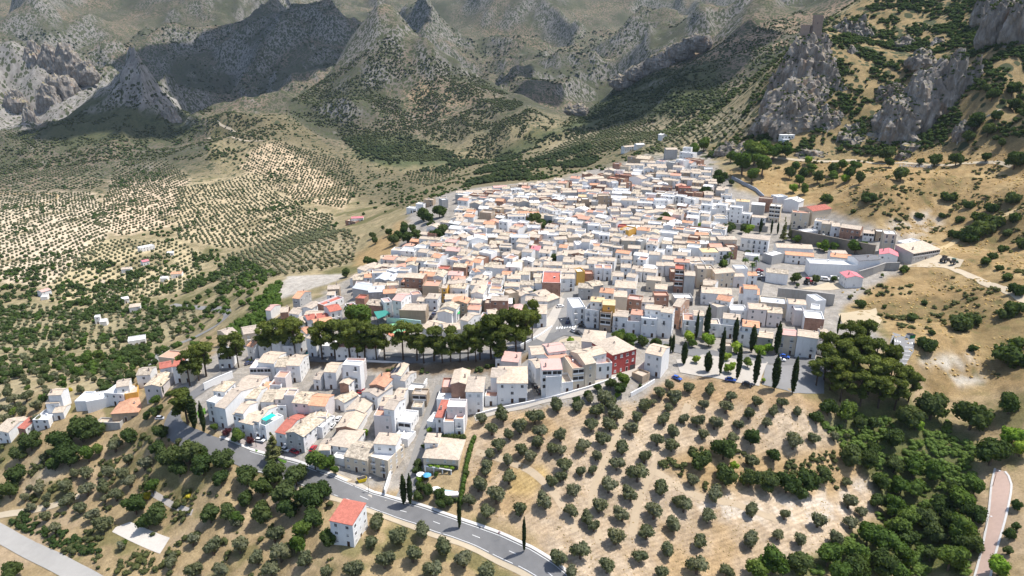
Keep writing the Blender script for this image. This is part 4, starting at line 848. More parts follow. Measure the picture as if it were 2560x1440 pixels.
def wall_run(name, pix, h, th, mat, label, cat='wall', top=True, cap=None, down=2.5):
    """a free standing or retaining wall; pix = its top edge (top=True) or its foot"""
    P = []
    for x, y in pix:
        p = gp(x, y, h if top else 0.0)
        P.append(Vector((p.x, p.y, p.z if top else p.z + h)))
    V, F, FM = [], [], []
    pts = []
    for a, b in zip(P[:-1], P[1:]):
        k = max(1, int((b - a).length / 4))
        pts += [a + (b - a) * (j / k) for j in range(k)]
    pts.append(P[-1])
    n = len(pts)
    c0 = pts[0].copy(); c0.z = hz1(c0.x, c0.y)
    for i, p in enumerate(pts):
        d = (pts[min(i + 1, n - 1)] - pts[max(i - 1, 0)]); d.z = 0; d.normalize(); nn = Vector((-d.y, d.x, 0)) * (th / 2)
        g = min(hz1(p.x, p.y), p.z - h) - down
        for s in (-1, 1):
            q = p + nn * s - c0
            V += [(q.x, q.y, g - c0.z), (q.x, q.y, q.z)]
    for i in range(n - 1):
        a, b = 4 * i, 4 * i + 4
        F += [(a, b, b + 1, a + 1), (a + 1, b + 1, b + 3, a + 3), (a + 3, b + 3, b + 2, a + 2)]; FM += [0, 0, 0]
    F += [(0, 1, 3, 2), (4 * n - 4, 4 * n - 2, 4 * n - 1, 4 * n - 3)]; FM += [0, 0]
    rt = root(name, c0)
    put('wall_body', pymesh('wall_body', V, F, [mat], FM), rt)
    CV, CF, CM = [], [], []
    for i in range(n - 1):
        a, b = pts[i] - c0, pts[i + 1] - c0
        d = (b - a); L = d.length; d.normalize(); nn = Vector((-d.y, d.x, 0)).normalized() * (th / 2 + 0.06)
        k = len(CV)
        for p in (a, b):
            for s in (-1, 1):
                q = p + nn * s
                CV += [(q.x, q.y, q.z + 0.004), (q.x, q.y, q.z + 0.09)]
        CF += [(k, k + 4, k + 5, k + 1), (k + 1, k + 5, k + 7, k + 3), (k + 3, k + 7, k + 6, k + 2), (k, k + 2, k + 6, k + 4)]
    put('coping', pymesh('coping', CV, CF, [cap or mat]), rt)
    tagged(rt, label, cat)
    return rt
road, road_cp = lane('main_road', [(575,925),(520,962),(468,1000),(438,1030),(430,1058),(452,1085),(520,1112),(600,1141),(700,1170),(800,1203),(900,1241),(1000,1277),(1100,1311),(1200,1346),(1290,1386),(1370,1432),(1430,1490)], 6.8, M_ASPH, 0.2, 'grey asphalt road curving below the lower town')
for s in (-3.0, 3.0):
    struct('road_edge_line', strip_mesh('road_edge_line', road_cp[30:], [s - 0.08, s + 0.08], 0.215, M_LINE), 'white painted edge line on the asphalt road')
_n = len(road_cp)
for i in range(40, _n - 3, 5):
    struct('road_dash', strip_mesh('road_dash', road_cp[i:i + 2], [-0.08, 0.08], 0.215, M_LINE), 'white dash along the middle of the asphalt road') if i > _n * 0.62 else None
struct('road_kerb', strip_mesh('road_kerb', road_cp[24:int(_n * .62)], [3.45, 3.55, 4.3, 4.4], 0.33, M_KERB), 'pale kerb strip along the upper side of the road')
struct('road_kerb', strip_mesh('road_kerb', road_cp[int(_n * .64):], [3.45, 3.55, 4.3, 4.4], 0.33, M_KERB), 'pale kerb strip below the pool garden')
struct('road_verge', strip_mesh('road_verge', road_cp[int(_n * .5):], [-5.2, -4.4, -3.42], 0.13, M_PALE), 'pale dirt verge below the asphalt road')
lane('street', [(1000,1268),(1022,1220),(1046,1150),(1066,1085),(1085,1020),(1098,985),(1108,962)], 6.2, M_STREET, 0.18, 'steep pale concrete street beside the pool garden')
lane('street', [(800,1190),(822,1150),(846,1100),(866,1062),(884,1025),(900,990),(915,955),(922,940)], 6.0, M_ASPH, 0.18, 'asphalt side street with parked cars in the lower town')
lane('street', [(1395,832),(1404,800),(1418,770),(1432,740),(1444,718),(1452,700),(1466,680)], 10.5, M_STREET, 0.18, 'broad pale street climbing into the town')
lane('street', [(1410,826),(1360,852),(1290,876),(1200,888),(1080,894),(960,895),(850,893),(760,889),(690,880),(640,900)], 8.0, M_ASPH, 0.17, 'shaded road under the pines')
lane('street', [(1395,826),(1450,832),(1520,842),(1590,852),(1660,864),(1760,884),(1850,896),(1950,902),(2060,912),(2150,915)], 9.0, M_ASPH, 0.19, 'asphalt street along the plaza')
lane('street', [(1185,1042),(1250,1022),(1330,1006),(1420,985),(1500,962),(1580,934),(1640,905)], 5.5, M_PAVE, 0.18, 'pale lane along the top of the olive field')
lane('street', [(1318,1010),(1310,970),(1305,940),(1318,915),(1340,900)], 6.0, M_STREET, 0.17, 'narrow shaded street beside the parked dark cars')
lane('street', [(1880,735),(1890,700),(1905,665),(1925,640)], 9.0, M_ASPH, 0.17, 'short grey street with a row of parked cars')
lane('street', [(1960,590),(2040,598),(2110,610),(2180,625)], 4.5, M_STREET, 0.17, 'street above the long stone retaining wall')
lane('dirt_track', [(2255,650),(2320,652),(2390,676),(2460,706),(2560,752),(2640,790)], 4.5, M_PALE, 0.16, 'white dirt track running right from the yard')
lane('dirt_track', [(2335,640),(2390,602),(2450,568),(2520,535),(2600,505)], 3.5, plain('ochre_track', (0.45, 0.34, 0.19), 0.15, 0.3, 0.95), 0.14, 'ochre track slanting up the dry hillside')
lane('footpath', [(1905,395),(1990,400),(2060,404),(2140,402),(2240,408),(2330,412),(2400,410),(2470,406),(2530,416)], 3.0, M_PALE, 0.2, 'pale path below the cliffs')
lane('country_road', [(-60,1306),(20,1345),(100,1388),(180,1428),(250,1470)], 6.4, plain('worn_concrete', (0.34, 0.325, 0.30), 0.12, 0.3, 0.9), 0.18, 'pale concrete road in the bottom corner')
lane('dirt_track', [(-20,1292),(60,1280),(140,1262),(200,1240)], 3.0, M_PALE, 0.14, 'dirt track on the terrace above the concrete road')
lane('country_road', [(372,915),(400,884),(440,862),(490,842),(535,818),(566,792),(560,776),(510,770),(430,762)], 5.0, M_STREET, 0.2, 'grey country road bending below the town')
lane('dirt_track', [(255,700),(266,722),(278,748)], 4.0, M_PALE, 0.3, 'white track between the valley farmhouses')
lane('dirt_track', [(0,484),(60,486),(135,486),(140,498),(100,512),(40,530)], 4.0, plain('ochre_track', (0.45, 0.34, 0.19)), 0.3, 'ochre track in the far olive groves')
lane('dirt_track', [(545,300),(552,312),(590,330)], 4.0, M_PALE, 0.4, 'white hairpin track on the far ridge')
lane('dirt_track', [(520,345),(600,350),(660,352)], 4.0, M_PALE, 0.4, 'pale track across the far spur')
for poly in ([(1190,1130),(1260,1150),(1330,1180),(1390,1240),(1440,1330)], [(1560,1030),(1540,1100),(1500,1180),(1480,1260),(1500,1360)], [(1720,1010),(1690,1090),(1640,1160),(1600,1240),(1580,1340)], [(1640,1180),(1740,1240),(1840,1260),(1950,1300)]):
    lane('tractor_trace', poly, 2.6, plain('ploughed_trace', (0.41, 0.325, 0.225), 0.14, 0.5, 0.95), 0.05, 'pale tractor trace through the olive field')
area('plaza', [(1690,900),(1760,886),(1850,900),(1920,906),(1905,940),(1898,966),(1800,948),(1700,932)], M_PAVE, 0.2, 'pale paved plaza with cypresses')
area('car_park', [(1915,912),(2010,914),(2060,925),(2060,985),(1985,984),(1905,962)], plain('grey_asphalt', (0.22, 0.215, 0.21), 0.15, 0.3), 0.2, 'grey car park beside the plaza')
area('car_park', [(2232,832),(2286,842),(2284,880),(2262,915),(2225,925),(2220,880)], plain('grey_asphalt', (0.22, 0.215, 0.21)), 0.2, 'grey car park with painted bays')
for k in range(8): area('bay_line', [(2236 + 6 * k, 850 + 0.9 * k), (2239 + 6 * k, 850.5 + 0.9 * k), (2240 + 6 * k, 856 + 0.9 * k), (2237 + 6 * k, 855.5 + 0.9 * k)], M_LINE, 0.22, 'white painted crossing bar in the car park')
for k in range(5): area('bay_line', [(2262 - 2.4 * k, 868 + 10 * k), (2280 - 3 * k, 869 + 10 * k), (2280 - 3 * k, 870 + 10 * k), (2262 - 2.4 * k, 869 + 10 * k)], M_LINE, 0.22, 'white painted parking bay line')
for k in range(9): area('zebra_bar', [(1392 + 6.5 * k, 818 - 0.6 * k), (1395.5 + 6.5 * k, 818 - 0.6 * k), (1393 + 6.5 * k, 824 - 0.6 * k), (1389.5 + 6.5 * k, 824 - 0.6 * k)], M_LINE, 0.2, 'white bar of the zebra crossing')
area('yard', [(2255,640),(2330,632),(2360,640),(2410,650),(2400,668),(2340,668),(2265,668)], M_PALE, 0.14, 'white dirt yard beside the sheds')
area('yard', [(2000,722),(2070,706),(2100,708),(2115,722),(2060,726)], M_PALE, 0.14, 'pale yard by the red roofed shed')
area('yard', [(2095,785),(2190,770),(2205,800),(2190,828),(2110,815)], plain('dry_yard', (0.44, 0.36, 0.24), 0.1, 0.4), 0.13, 'flat dry field beside the last houses')
area('yard', [(1400,850),(1440,838),(1470,855),(1440,872),(1380,880)], M_PALE, 0.12, 'pale building plot above the curved roof')
area('pavement', [(1330,842),(1372,790),(1398,742),(1412,748),(1392,800),(1360,856)], M_PAVE, 0.24, 'pale pavement with benches beside the broad street')
area('pavement', [(860,1205),(905,1210),(950,1236),(985,1256),(935,1248),(890,1222),(850,1212)], M_PAVE, 0.16, 'pale forecourt of the corner house')
area('pavement', [(800,1170),(880,1200),(855,1215),(800,1185)], M_PALE, 0.14, 'dusty forecourt beside the green garage')
area('lawn_strip', [(630,1122),(668,1134),(664,1139),(626,1126)], M_GRASSG, 0.3, 'green lawn strip between road and parking')
area('lawn_strip', [(694,1146),(718,1154),(714,1160),(692,1151)], M_GRASSG, 0.3, 'short green lawn strip by the junction')
area('parking_lane', [(548,1068),(640,1098),(712,1124),(740,1136),(718,1152),(640,1124),(560,1094)], plain('worn_paving', (0.33, 0.29, 0.27), 0.12, 0.5), 0.16, 'paved parking lane in front of the white row')
area('lawn_strip', [(492,1030),(512,1020),(516,1034),(496,1046)], M_GRASSG, 0.2, 'green lawn corner beside the white corner house')
area('promenade', [(2487,1172),(2512,1180),(2528,1212),(2515,1290),(2490,1380),(2474,1450),(2434,1450),(2455,1370),(2470,1290),(2478,1215)], M_PINK, 0.2, 'pink paved promenade in the bottom right corner')
for _k in ([(2487,1172),(2478,1215),(2470,1290),(2455,1370),(2434,1450)], [(2512,1180),(2528,1212),(2515,1290),(2490,1380),(2474,1450)]):
    struct('promenade_kerb', strip_mesh('promenade_kerb', curve_pts(_k), [-0.3, -0.25, 0.25, 0.3], 0.34, M_KERB), 'white kerb of the pink promenade')
area('vegetable_plot', [(372,1238),(388,1228),(484,1274),(478,1290),(440,1276)], plain('grey_soil', (0.42, 0.38, 0.34), 0.12, 0.8), 0.12, 'bare grey vegetable plot on the lower slope')
area('vegetable_plot', [(290,1318),(325,1305),(425,1345),(400,1385),(340,1360),(280,1330)], plain('white_soil', (0.52, 0.48, 0.43), 0.12, 0.8), 0.12, 'whitish vegetable plot on the lower slope')
court = area('sports_court', [(951,820),(1000,805),(1030,808),(1018,828),(985,836)], plain('court_green', (0.22, 0.45, 0.25), 0.08, 0.5), 0.5, 'green painted sports court behind the pines')
area('court_border', [(946,824),(1000,802),(1036,806),(1020,834),(982,845)], plain('court_red', (0.50, 0.20, 0.12), 0.08, 0.5), 0.35, 'red border of the green sports court')
# walls
wall_run('retaining_wall', [(1980,574),(2062,589),(2117,600),(2172,610),(2190,613)], 7.0, 0.8, M_STONE, 'long brown stone retaining wall under the row of terraced houses', 'retaining wall')
wall_run('retaining_wall', [(1946,720),(1990,724),(2040,730),(2088,736)], 6.0, 0.8, M_CONC, 'long grey concrete wall behind the white workshop terraces', 'retaining wall')
wall_run('retaining_wall', [(2148,678),(2183,668),(2215,657),(2250,656)], 4.5, 0.6, M_CONC, 'stepped grey concrete wall below the rose roofed hall', 'retaining wall')
wall_run('garden_wall', [(1576,992),(1606,976),(1636,957)], 1.6, 0.3, M_WHITE, 'white garden wall between olive field and tall white house', 'wall', False)
wall_run('street_parapet', [(1190,1040),(1250,1024),(1320,1010),(1400,992),(1470,972),(1540,948)], 1.0, 0.35, M_WHITE, 'white parapet along the lane above the olive field', 'wall', False)
wall_run('street_wall', [(508,959),(545,942),(580,928)], 3.2, 0.4, M_WHITE, 'curved white wall on the bend below the leaning pines', 'wall')
wall_run('street_wall', [(962,1240),(978,1190),(1000,1130),(1022,1060),(1046,1000),(1068,960)], 2.6, 0.35, M_WHITE, 'long white wall lining the steep concrete street', 'wall', False)
wall_run('roadside_wall', [(1240,872),(1300,862),(1350,836),(1380,815)], 1.0, 0.4, M_WHITE, 'low white wall where the pine road meets the broad street', 'wall')
wall_run('court_wall', [(966,794),(1010,797),(1052,802)], 3.0, 0.3, plain('aqua_wall', (0.50, 0.68, 0.66), 0.06, 0.4), 'pale aqua wall along the sports court', 'wall')
wall_run('street_wall', [(1830,440),(1860,455),(1890,470),(1910,488)], 2.5, 0.5, plain('blue_grey_wall', (0.34, 0.37, 0.42), 0.1, 0.5), 'blue grey wall descending beside the top terrace houses', 'wall')
wall_run('terrace_wall', [(1660,530),(1720,545),(1790,556),(1860,560),(1920,566)], 4.0, 0.5, M_CONC, 'grey wall under the white terrace row of the upper town', 'retaining wall')
wall_run('path_wall', [(2392,362),(2398,338),(2420,322),(2450,302),(2490,282),(2530,266)], 1.3, 0.3, plain('limewash', (0.62, 0.60, 0.56), 0.1, 0.5), 'pale wall climbing beside the cliff steps', 'wall', False)
wall_run('roadside_wall', [(960,890),(1080,888),(1180,884)], 0.9, 0.4, M_CONC, 'grey parapet of the shaded pine road', 'wall', False)
# ================================================================== vegetation
LEAF_GAIN = 1.55
def leaf_mat(name, cols, var=0.35):
    m = bpy.data.materials.new(name); m.use_nodes = True
    nt = m.node_tree; nt.nodes.clear()
    out = nt.nodes.new('ShaderNodeOutputMaterial')
    p = wpos(nt); rn = nd(nt, 'ShaderNodeObjectInfo').outputs['Random']
    base = ramp(nt, rn, [(i / max(1, len(cols) - 1), [min(1, x * LEAF_GAIN) for x in c]) for i, c in enumerate(cols)])
    f = noise(nt, p, 0.9, 3, 0.6)
    c = mix(nt, 1.0, base, ramp(nt, f, [(0.3, 1 - var), (0.7, 1 + var)]), 'MULTIPLY')
    c = mix(nt, ramp(nt, noise(nt, p, 0.11, 2), [(0.45, 0.0), (0.7, 0.35)]), c, mix(nt, 1.0, c, (1.25, 1.1, 0.7, 1), 'MULTIPLY'))
    d = nd(nt, 'ShaderNodeBsdfDiffuse', {'Color': c}); t = nd(nt, 'ShaderNodeBsdfTranslucent', {'Color': mix(nt, 1.0, c, (1.2, 1.25, 0.5, 1), 'MULTIPLY')})
    ms = nd(nt, 'ShaderNodeMixShader', {0: 0.36, 1: d.outputs[0], 2: t.outputs[0]})
    nt.links.new(ms.outputs[0], out.inputs['Surface'])
    return m
L_OLIVE = leaf_mat('olive_leaves', [(0.075, 0.085, 0.046), (0.092, 0.100, 0.058), (0.112, 0.116, 0.076)])
L_PINE = leaf_mat('pine_needles', [(0.058, 0.074, 0.020), (0.078, 0.095, 0.026), (0.095, 0.112, 0.030)])
L_CYP = leaf_mat('cypress_scales', [(0.022, 0.034, 0.013), (0.030, 0.042, 0.016)])
L_LEAF = leaf_mat('broad_leaves', [(0.045, 0.075, 0.018), (0.060, 0.095, 0.024), (0.085, 0.115, 0.030)])
L_DARK = leaf_mat('dark_leaves', [(0.032, 0.052, 0.018), (0.045, 0.065, 0.022), (0.062, 0.080, 0.032)])
L_BRIGHT = leaf_mat('bright_leaves', [(0.10, 0.165, 0.022), (0.13, 0.195, 0.03), (0.17, 0.22, 0.035)])
L_PURPLE = leaf_mat('plum_leaves', [(0.060, 0.022, 0.026), (0.075, 0.028, 0.03)])
L_YELLOW = leaf_mat('broom_flowers', [(0.30, 0.26, 0.03), (0.36, 0.30, 0.04)])
L_SCRUB = leaf_mat('scrub_leaves', [(0.06, 0.07, 0.03), (0.09, 0.095, 0.042)])
L_FIR = leaf_mat('fir_needles', [(0.10, 0.105, 0.045), (0.115, 0.12, 0.05)])
L_BRAMBLE = leaf_mat('bramble_leaves', [(0.085, 0.125, 0.034), (0.105, 0.145, 0.04)])
L_WOOD = leaf_mat('wood_leaves', [(0.030, 0.042, 0.020), (0.038, 0.050, 0.024)])
M_BARK = plain('bark', (0.13, 0.095, 0.07), 0.3, 1.5, 0.95)
M_BARKP = plain('pine_bark', (0.10, 0.07, 0.05), 0.3, 1.5, 0.95)
ICO1 = None
def ico_arr(sub):
    bm = bmesh.new(); bmesh.ops.create_icosphere(bm, subdivisions=sub, radius=1.0)
    v = np.array([q.co[:] for q in bm.verts]); f = np.array([[q.index for q in t.verts] for t in bm.faces]); bm.free()
    return v, f
IV1, IF1 = ico_arr(1); IV2, IF2 = ico_arr(2)
def tri_mesh(name, V, F, mat):
    me = bpy.data.meshes.new(name)
    me.vertices.add(len(V)); me.vertices.foreach_set('co', np.asarray(V, np.float32).ravel())
    k = F.shape[1]
    me.loops.add(F.size); me.loops.foreach_set('vertex_index', F.ravel().astype(np.int32))
    me.polygons.add(len(F)); me.polygons.foreach_set('loop_start', np.arange(0, F.size, k, dtype=np.int32))
    me.update(); me.materials.append(mat)
    return me
def crown_arr(lobes, nleaf, leaf, g, core=0.82, up=0.15, squash=1.0):
    """leaf clumps spread over lobes (x, y, z, rx, ry, rz) with a rough core; returns triangles"""
    V, F, n = [], [], 0
    lo = np.array(lobes, float)
    for x, y, z, rx, ry, rz in lo:
        j = 1 + g.normal(0, 0.09, (len(IV2), 1))
        V.append(IV2 * j * np.array((rx, ry, rz)) * core + np.array((x, y, z))); F.append(IF2 + n); n += len(IV2)
    wgt = (lo[:, 3] * lo[:, 5]); wgt = wgt / wgt.sum()
    idx = g.choice(len(lo), nleaf, p=wgt)
    d = g.normal(0, 1, (nleaf, 3)); d[:, 2] += up; d /= np.linalg.norm(d, axis=1)[:, None]
    r = g.uniform(0.78, 1.10, (nleaf, 1))
    c = lo[idx, :3] + d * lo[idx, 3:6] * r
    nrm = d + g.normal(0, 0.55, (nleaf, 3)); nrm /= np.linalg.norm(nrm, axis=1)[:, None]
    a = np.cross(nrm, g.normal(0, 1, (nleaf, 3))); a /= np.maximum(np.linalg.norm(a, axis=1), 1e-6)[:, None]
    b = np.cross(nrm, a)
    s = leaf * g.uniform(0.6, 1.35, (nleaf, 1))
    q = np.stack([c - a * s - b * s * 0.6, c + a * s - b * s * 0.5, c + a * s * 0.6 + b * s * 0.7, c - a * s * 0.7 + b * s * 0.6], 1).reshape(-1, 3)
    V.append(q)
    i = n + np.arange(nleaf)[:, None] * 4
    F.append(np.concatenate([i + np.array([0, 1, 2]), i + np.array([0, 2, 3])], 0))
    return np.concatenate(V), np.concatenate(F)
def limb(V, F, a, b, ra, rb, n=6):
    a, b = np.array(a, float), np.array(b, float); d = b - a; d /= np.linalg.norm(d)
    u = np.cross(d, (0.3, 0.9, 0.2)); u /= np.linalg.norm(u); v = np.cross(d, u); k = len(V)
    for p, r in ((a, ra), (b, rb)):
        for i in range(n):
            t = 2 * math.pi * i / n
            V.append(p + (u * math.cos(t) + v * math.sin(t)) * r)
    F += [(k + i, k + (i + 1) % n, k + n + (i + 1) % n, k + n + i) for i in range(n)]
def limbs_mesh(name, segs, mat):
    V, F = [], []
    for s in segs: limb(V, F, *s)
    return pymesh(name, V, F, [mat], None, True)
KINDS_T = {}
def kind_(name, crowns, trunks, scale): KINDS_T[name] = (crowns, trunks, scale)
def mk_olive(i):
    g = np.random.default_rng(100 + i); L = []
    for k in range(g.integers(5, 8)):
        a = g.uniform(0, 6.28); r = g.uniform(0.45, 1.25)
        L.append((math.cos(a) * r, math.sin(a) * r, g.uniform(1.7, 3.1), g.uniform(0.85, 1.35), g.uniform(0.85, 1.35), g.uniform(0.8, 1.15)))
    L.append((0, 0, 2.4, 1.3, 1.3, 1.2))
    V, F = crown_arr(L, 620, 0.24, g)
    tr = [((0, 0, -0.6), (0.08, 0.05, 0.9), 0.34, 0.26)] + [((0.08, 0.05, 0.8), (q[0] * 0.7, q[1] * 0.7, q[2] - 0.2), 0.19, 0.06) for q in L[:4]]
    return tri_mesh('olive_crown', V, F, L_OLIVE), limbs_mesh('olive_trunk', tr, M_BARK)
def mk_broad(i, mat, tall=1.0):
    g = np.random.default_rng(200 + i); L = []
    for k in range(9):
        a = g.uniform(0, 6.28); r = g.uniform(0.5, 2.0)
        L.append((math.cos(a) * r, math.sin(a) * r, g.uniform(2.4, 5.2) * tall, g.uniform(1.0, 1.7), g.uniform(1.0, 1.7), g.uniform(0.9, 1.5)))
    L.append((0, 0, 3.9 * tall, 2.0, 2.0, 1.9))
    V, F = crown_arr(L, 1000, 0.29, g)
    tr = [((0, 0, -0.8), (0.1, 0, 2.0), 0.28, 0.2)] + [((0.1, 0, 1.9), (q[0] * 0.7, q[1] * 0.7, q[2] - 0.3), 0.16, 0.05) for q in L[:5]]
    return tri_mesh('leaf_crown', V, F, mat), limbs_mesh('tree_trunk', tr, M_BARK)
def mk_pine(i):
    g = np.random.default_rng(300 + i); L = []
    lean = g.uniform(-0.9, 0.9, 2)
    for k in range(17):
        a = g.uniform(0, 6.28); r = g.uniform(0.6, 3.4)
        z = g.uniform(5.6, 12.2) - 0.25 * r
        L.append((lean[0] + math.cos(a) * r, lean[1] + math.sin(a) * r, z, g.uniform(1.1, 1.9), g.uniform(1.1, 1.9), g.uniform(0.75, 1.2)))
    L.append((lean[0], lean[1], 11.3, 2.2, 2.2, 1.4))
    V, F = crown_arr(L, 1900, 0.30, g, core=0.78, up=0.45)
    tr = [((0, 0, -1), (lean[0] * 0.4, lean[1] * 0.4, 5), 0.34, 0.27), ((lean[0] * 0.4, lean[1] * 0.4, 5), (lean[0], lean[1], 11), 0.27, 0.1)]
    tr += [((lean[0] * 0.7, lean[1] * 0.7, 7.3), (q[0], q[1], q[2] - 0.3), 0.15, 0.05) for q in L[:8]]
    return tri_mesh('pine_crown', V, F, L_PINE), limbs_mesh('pine_trunk', tr, M_BARKP)
def mk_cyp(i):
    g = np.random.default_rng(400 + i); L = []
    for k in range(11):
        z = 1.6 + k * 1.15; r = 1.25 * math.sin(math.pi * min(1, (k + 1.6) / 13.5)) ** 0.7
        L.append((g.normal(0, 0.08), g.normal(0, 0.08), z, r, r, 1.1))
    L.append((0, 0, 14.4, 0.28, 0.28, 0.9))
    V, F = crown_arr(L, 900, 0.2, g, core=0.93, up=0.3)
    return tri_mesh('cypress_crown', V, F, L_CYP), limbs_mesh('cypress_trunk', [((0, 0, -0.8), (0, 0, 2.2), 0.2, 0.16)], M_BARK)
def mk_fir(i):
    g = np.random.default_rng(500 + i); L = []
    for k in range(9):
        z = 1.8 + k * 1.15; r = 2.7 * (1 - k / 9.6)
        for q in range(5 if k < 6 else 2):
            a = g.uniform(0, 6.28)
            L.append((math.cos(a) * r * 0.55, math.sin(a) * r * 0.55, z - 0.2, max(0.3, r * 0.5), max(0.3, r * 0.5), 0.55))
    V, F = crown_arr(L, 1300, 0.24, g, core=0.7)
    return tri_mesh('fir_crown', V, F, L_FIR), limbs_mesh('fir_trunk', [((0, 0, -0.8), (0, 0, 10.5), 0.25, 0.06)], M_BARKP)
def mk_bush(i, mat):
    g = np.random.default_rng(600 + i); L = []
    for k in range(6):
        a = g.uniform(0, 6.28); r = g.uniform(0.2, 1.0)
        L.append((math.cos(a) * r, math.sin(a) * r, g.uniform(0.5, 1.2), g.uniform(0.6, 1.0), g.uniform(0.6, 1.0), g.uniform(0.5, 0.9)))
    V, F = crown_arr(L, 420, 0.21, g)
    return tri_mesh('bush_foliage', V, F, mat), limbs_mesh('bush_stem', [((0, 0, -0.5), (0.1, 0.1, 0.8), 0.1, 0.05), ((0, 0, 0), (-0.4, 0.3, 0.9), 0.07, 0.03)], M_BARK)
PROTO = {
 'olive': [mk_olive(i) for i in range(6)], 'leaf': [mk_broad(i, L_LEAF) for i in range(4)], 'dark': [mk_broad(10 + i, L_DARK, 0.85) for i in range(4)],
 'bright': [mk_broad(20 + i, L_BRIGHT, 0.9) for i in range(3)], 'pine': [mk_pine(i) for i in range(5)], 'cyp': [mk_cyp(i) for i in range(3)], 'fir': [mk_fir(i) for i in range(2)],
 'plum': [mk_broad(30 + i, L_PURPLE, 0.8) for i in range(2)], 'bush': [mk_bush(i, L_DARK) for i in range(4)], 'broom': [mk_bush(10 + i, L_YELLOW) for i in range(2)],
}
NAT_W = {'olive': 4.6, 'leaf': 6.6, 'dark': 6.6, 'bright': 6.6, 'pine': 8.4, 'cyp': 2.5, 'fir': 5.6, 'plum': 6.6, 'bush': 3.0, 'broom': 3.0}
NAT_H = {'olive': 3.9, 'leaf': 6.2, 'dark': 5.4, 'bright': 5.6, 'pine': 12.6, 'cyp': 15.0, 'fir': 11.6, 'plum': 5.0, 'bush': 1.8, 'broom': 1.8}
T_NAME = {'olive': 'olive_tree', 'leaf': 'broadleaf_tree', 'dark': 'evergreen_tree', 'bright': 'young_tree', 'pine': 'pine_tree', 'cyp': 'cypress_tree', 'fir': 'fir_tree', 'plum': 'plum_tree', 'bush': 'bush', 'broom': 'broom_bush'}
TREES = []
trg = random.Random(5)
def tree_at(kind, x, y, sw, sh=None, z=None):
    """a tree of crown width sw and height sh (metres) standing at world x, y"""
    cr, tk = trg.choice(PROTO[kind])
    s = sw / NAT_W[kind]; v = s if sh is None else sh / NAT_H[kind]
    zz = hz1(x, y) if z is None else z
    rt = root(T_NAME[kind], (x, y, zz), trg.uniform(0, 6.28))
    rt.scale = (s, s, v)
    put('crown' if kind not in ('bush', 'broom') else 'foliage', cr, rt); put('trunk' if kind not in ('bush', 'broom') else 'stem', tk, rt)
    a, b, d = proj(x, y, zz + 0.5 * v * NAT_H[kind])
    TREES.append(dict(o=rt, kind=kind, px=float(a), py=float(b), w=sw, h=v * NAT_H[kind], x=x, y=y))
    return rt
def tree_px(kind, cx, cy, wpx, drop=None, hm=None):
    """crown centre at photo pixel cx, cy with crown width wpx pixels; foot found on the ground below it"""
    wpx *= 1.16 if kind == 'olive' else 1.04
    hh = NAT_H[kind] / NAT_W[kind]
    p = gp(cx, cy)
    for _ in range(3):
        d = proj(p.x, p.y, p.z)[2]
        w = wpx * d / FPX
        zc = (w * hh * 0.55) if hm is None else hm * 0.55
        p = gp(cx, cy, zc)
    d = proj(p.x, p.y, p.z)[2]; w = wpx * d / FPX
    return tree_at(kind, p.x, p.y, w, None if hm is None else hm)
def tree_tb(kind, x, ytop, ybase, wpx):
    """foot at pixel x, ybase and tip at pixel row ytop"""
    if kind == 'pine': wpx *= 1.16
    p = gp(x, ybase); d = proj(p.x, p.y, p.z)[2]
    lo, hi = 0.5, 40.0
    for _ in range(30):
        m = (lo + hi) / 2
        if proj(p.x, p.y, p.z + m)[1] > ytop: lo = m
        else: hi = m
    return tree_at(kind, p.x, p.y, wpx * d / FPX, lo)
def tlist(kind, ox, oy, sc, txt, f=1.0, hm=None):
    for q in txt.split('|'):
        a = [float(v) for v in q.split()]
        tree_px(kind, ox + a[0] / sc, oy + a[1] / sc, a[2] / sc * f, None, hm)
tlist('olive', 850, 960, 2.977, "1050 250 100|1215 225 120|1130 330 105|1260 370 90|1340 310 130|1450 240 130|1490 350 110|1640 375 110|1470 430 110|1345 480 110|1180 450 110|1110 510 90|1250 560 95|1415 530 100|1570 480 110|1640 490 90|1090 600 100|1080 650 80|1255 690 115|1030 740 130|960 860 100|1165 820 150|1090 950 115|1670 600 120|1570 720 100|1640 690 90|1810 460 115|1905 530 90|1790 650 90|1880 640 80|1735 780 110|1530 870 130|1340 930 120|1720 940 110|1870 300 110|1960 400 110|2010 300 110|2060 210 130|1910 200 110|1760 170 90|1620 160 110|2100 470 120|2060 590 110|2215 660 150|2000 750 130|1930 900 130|2100 965 120|1850 1000 110|1890 1060 90|2165 815 120|2160 330 110|2205 240 100|2270 540 110|2280 150 100|2380 60 95|2500 110 100|2440 170 80|2410 265 100|2360 410 110|2480 350 110|2470 450 110|2540 270 60|2390 770 130|2340 940 140|2520 870 100|2480 1040 130|2280 1100 130|2050 1130 150|1790 1240 140|1990 1350 130|2230 1280 110|2440 1230 120|2390 1400 120|620 1090 125|430 1120 150|280 1030 140|540 1260 150|230 1180 120|330 1310 140|90 1380 150|690 1380 140|780 1210 150|920 1300 150|1080 1380 150|1620 1290 140|1730 1400 110", 0.98)
tlist('olive', 1700, 960, 2.977, "65 20 90|230 45 90|380 90 90|170 150 80|345 165 110|570 125 90|760 135 90|700 205 85|880 205 80|515 215 100|260 285 110|130 275 100|30 260 90|430 300 80|645 285 85|170 370 90|390 400 90|850 420 140|1000 400 90|1150 385 80|1240 385 50|540 570 100|90 710 100|270 820 130|210 980 120|540 940 120|780 970 90|1030 1010 130|535 1160 140|730 1120 90|890 1150 110|1260 870 130|1350 950 90|1270 1030 110|1240 730 80|150 1170 120|30 900 120|130 1350 150|350 1390 110|1170 1140 120", 0.98)
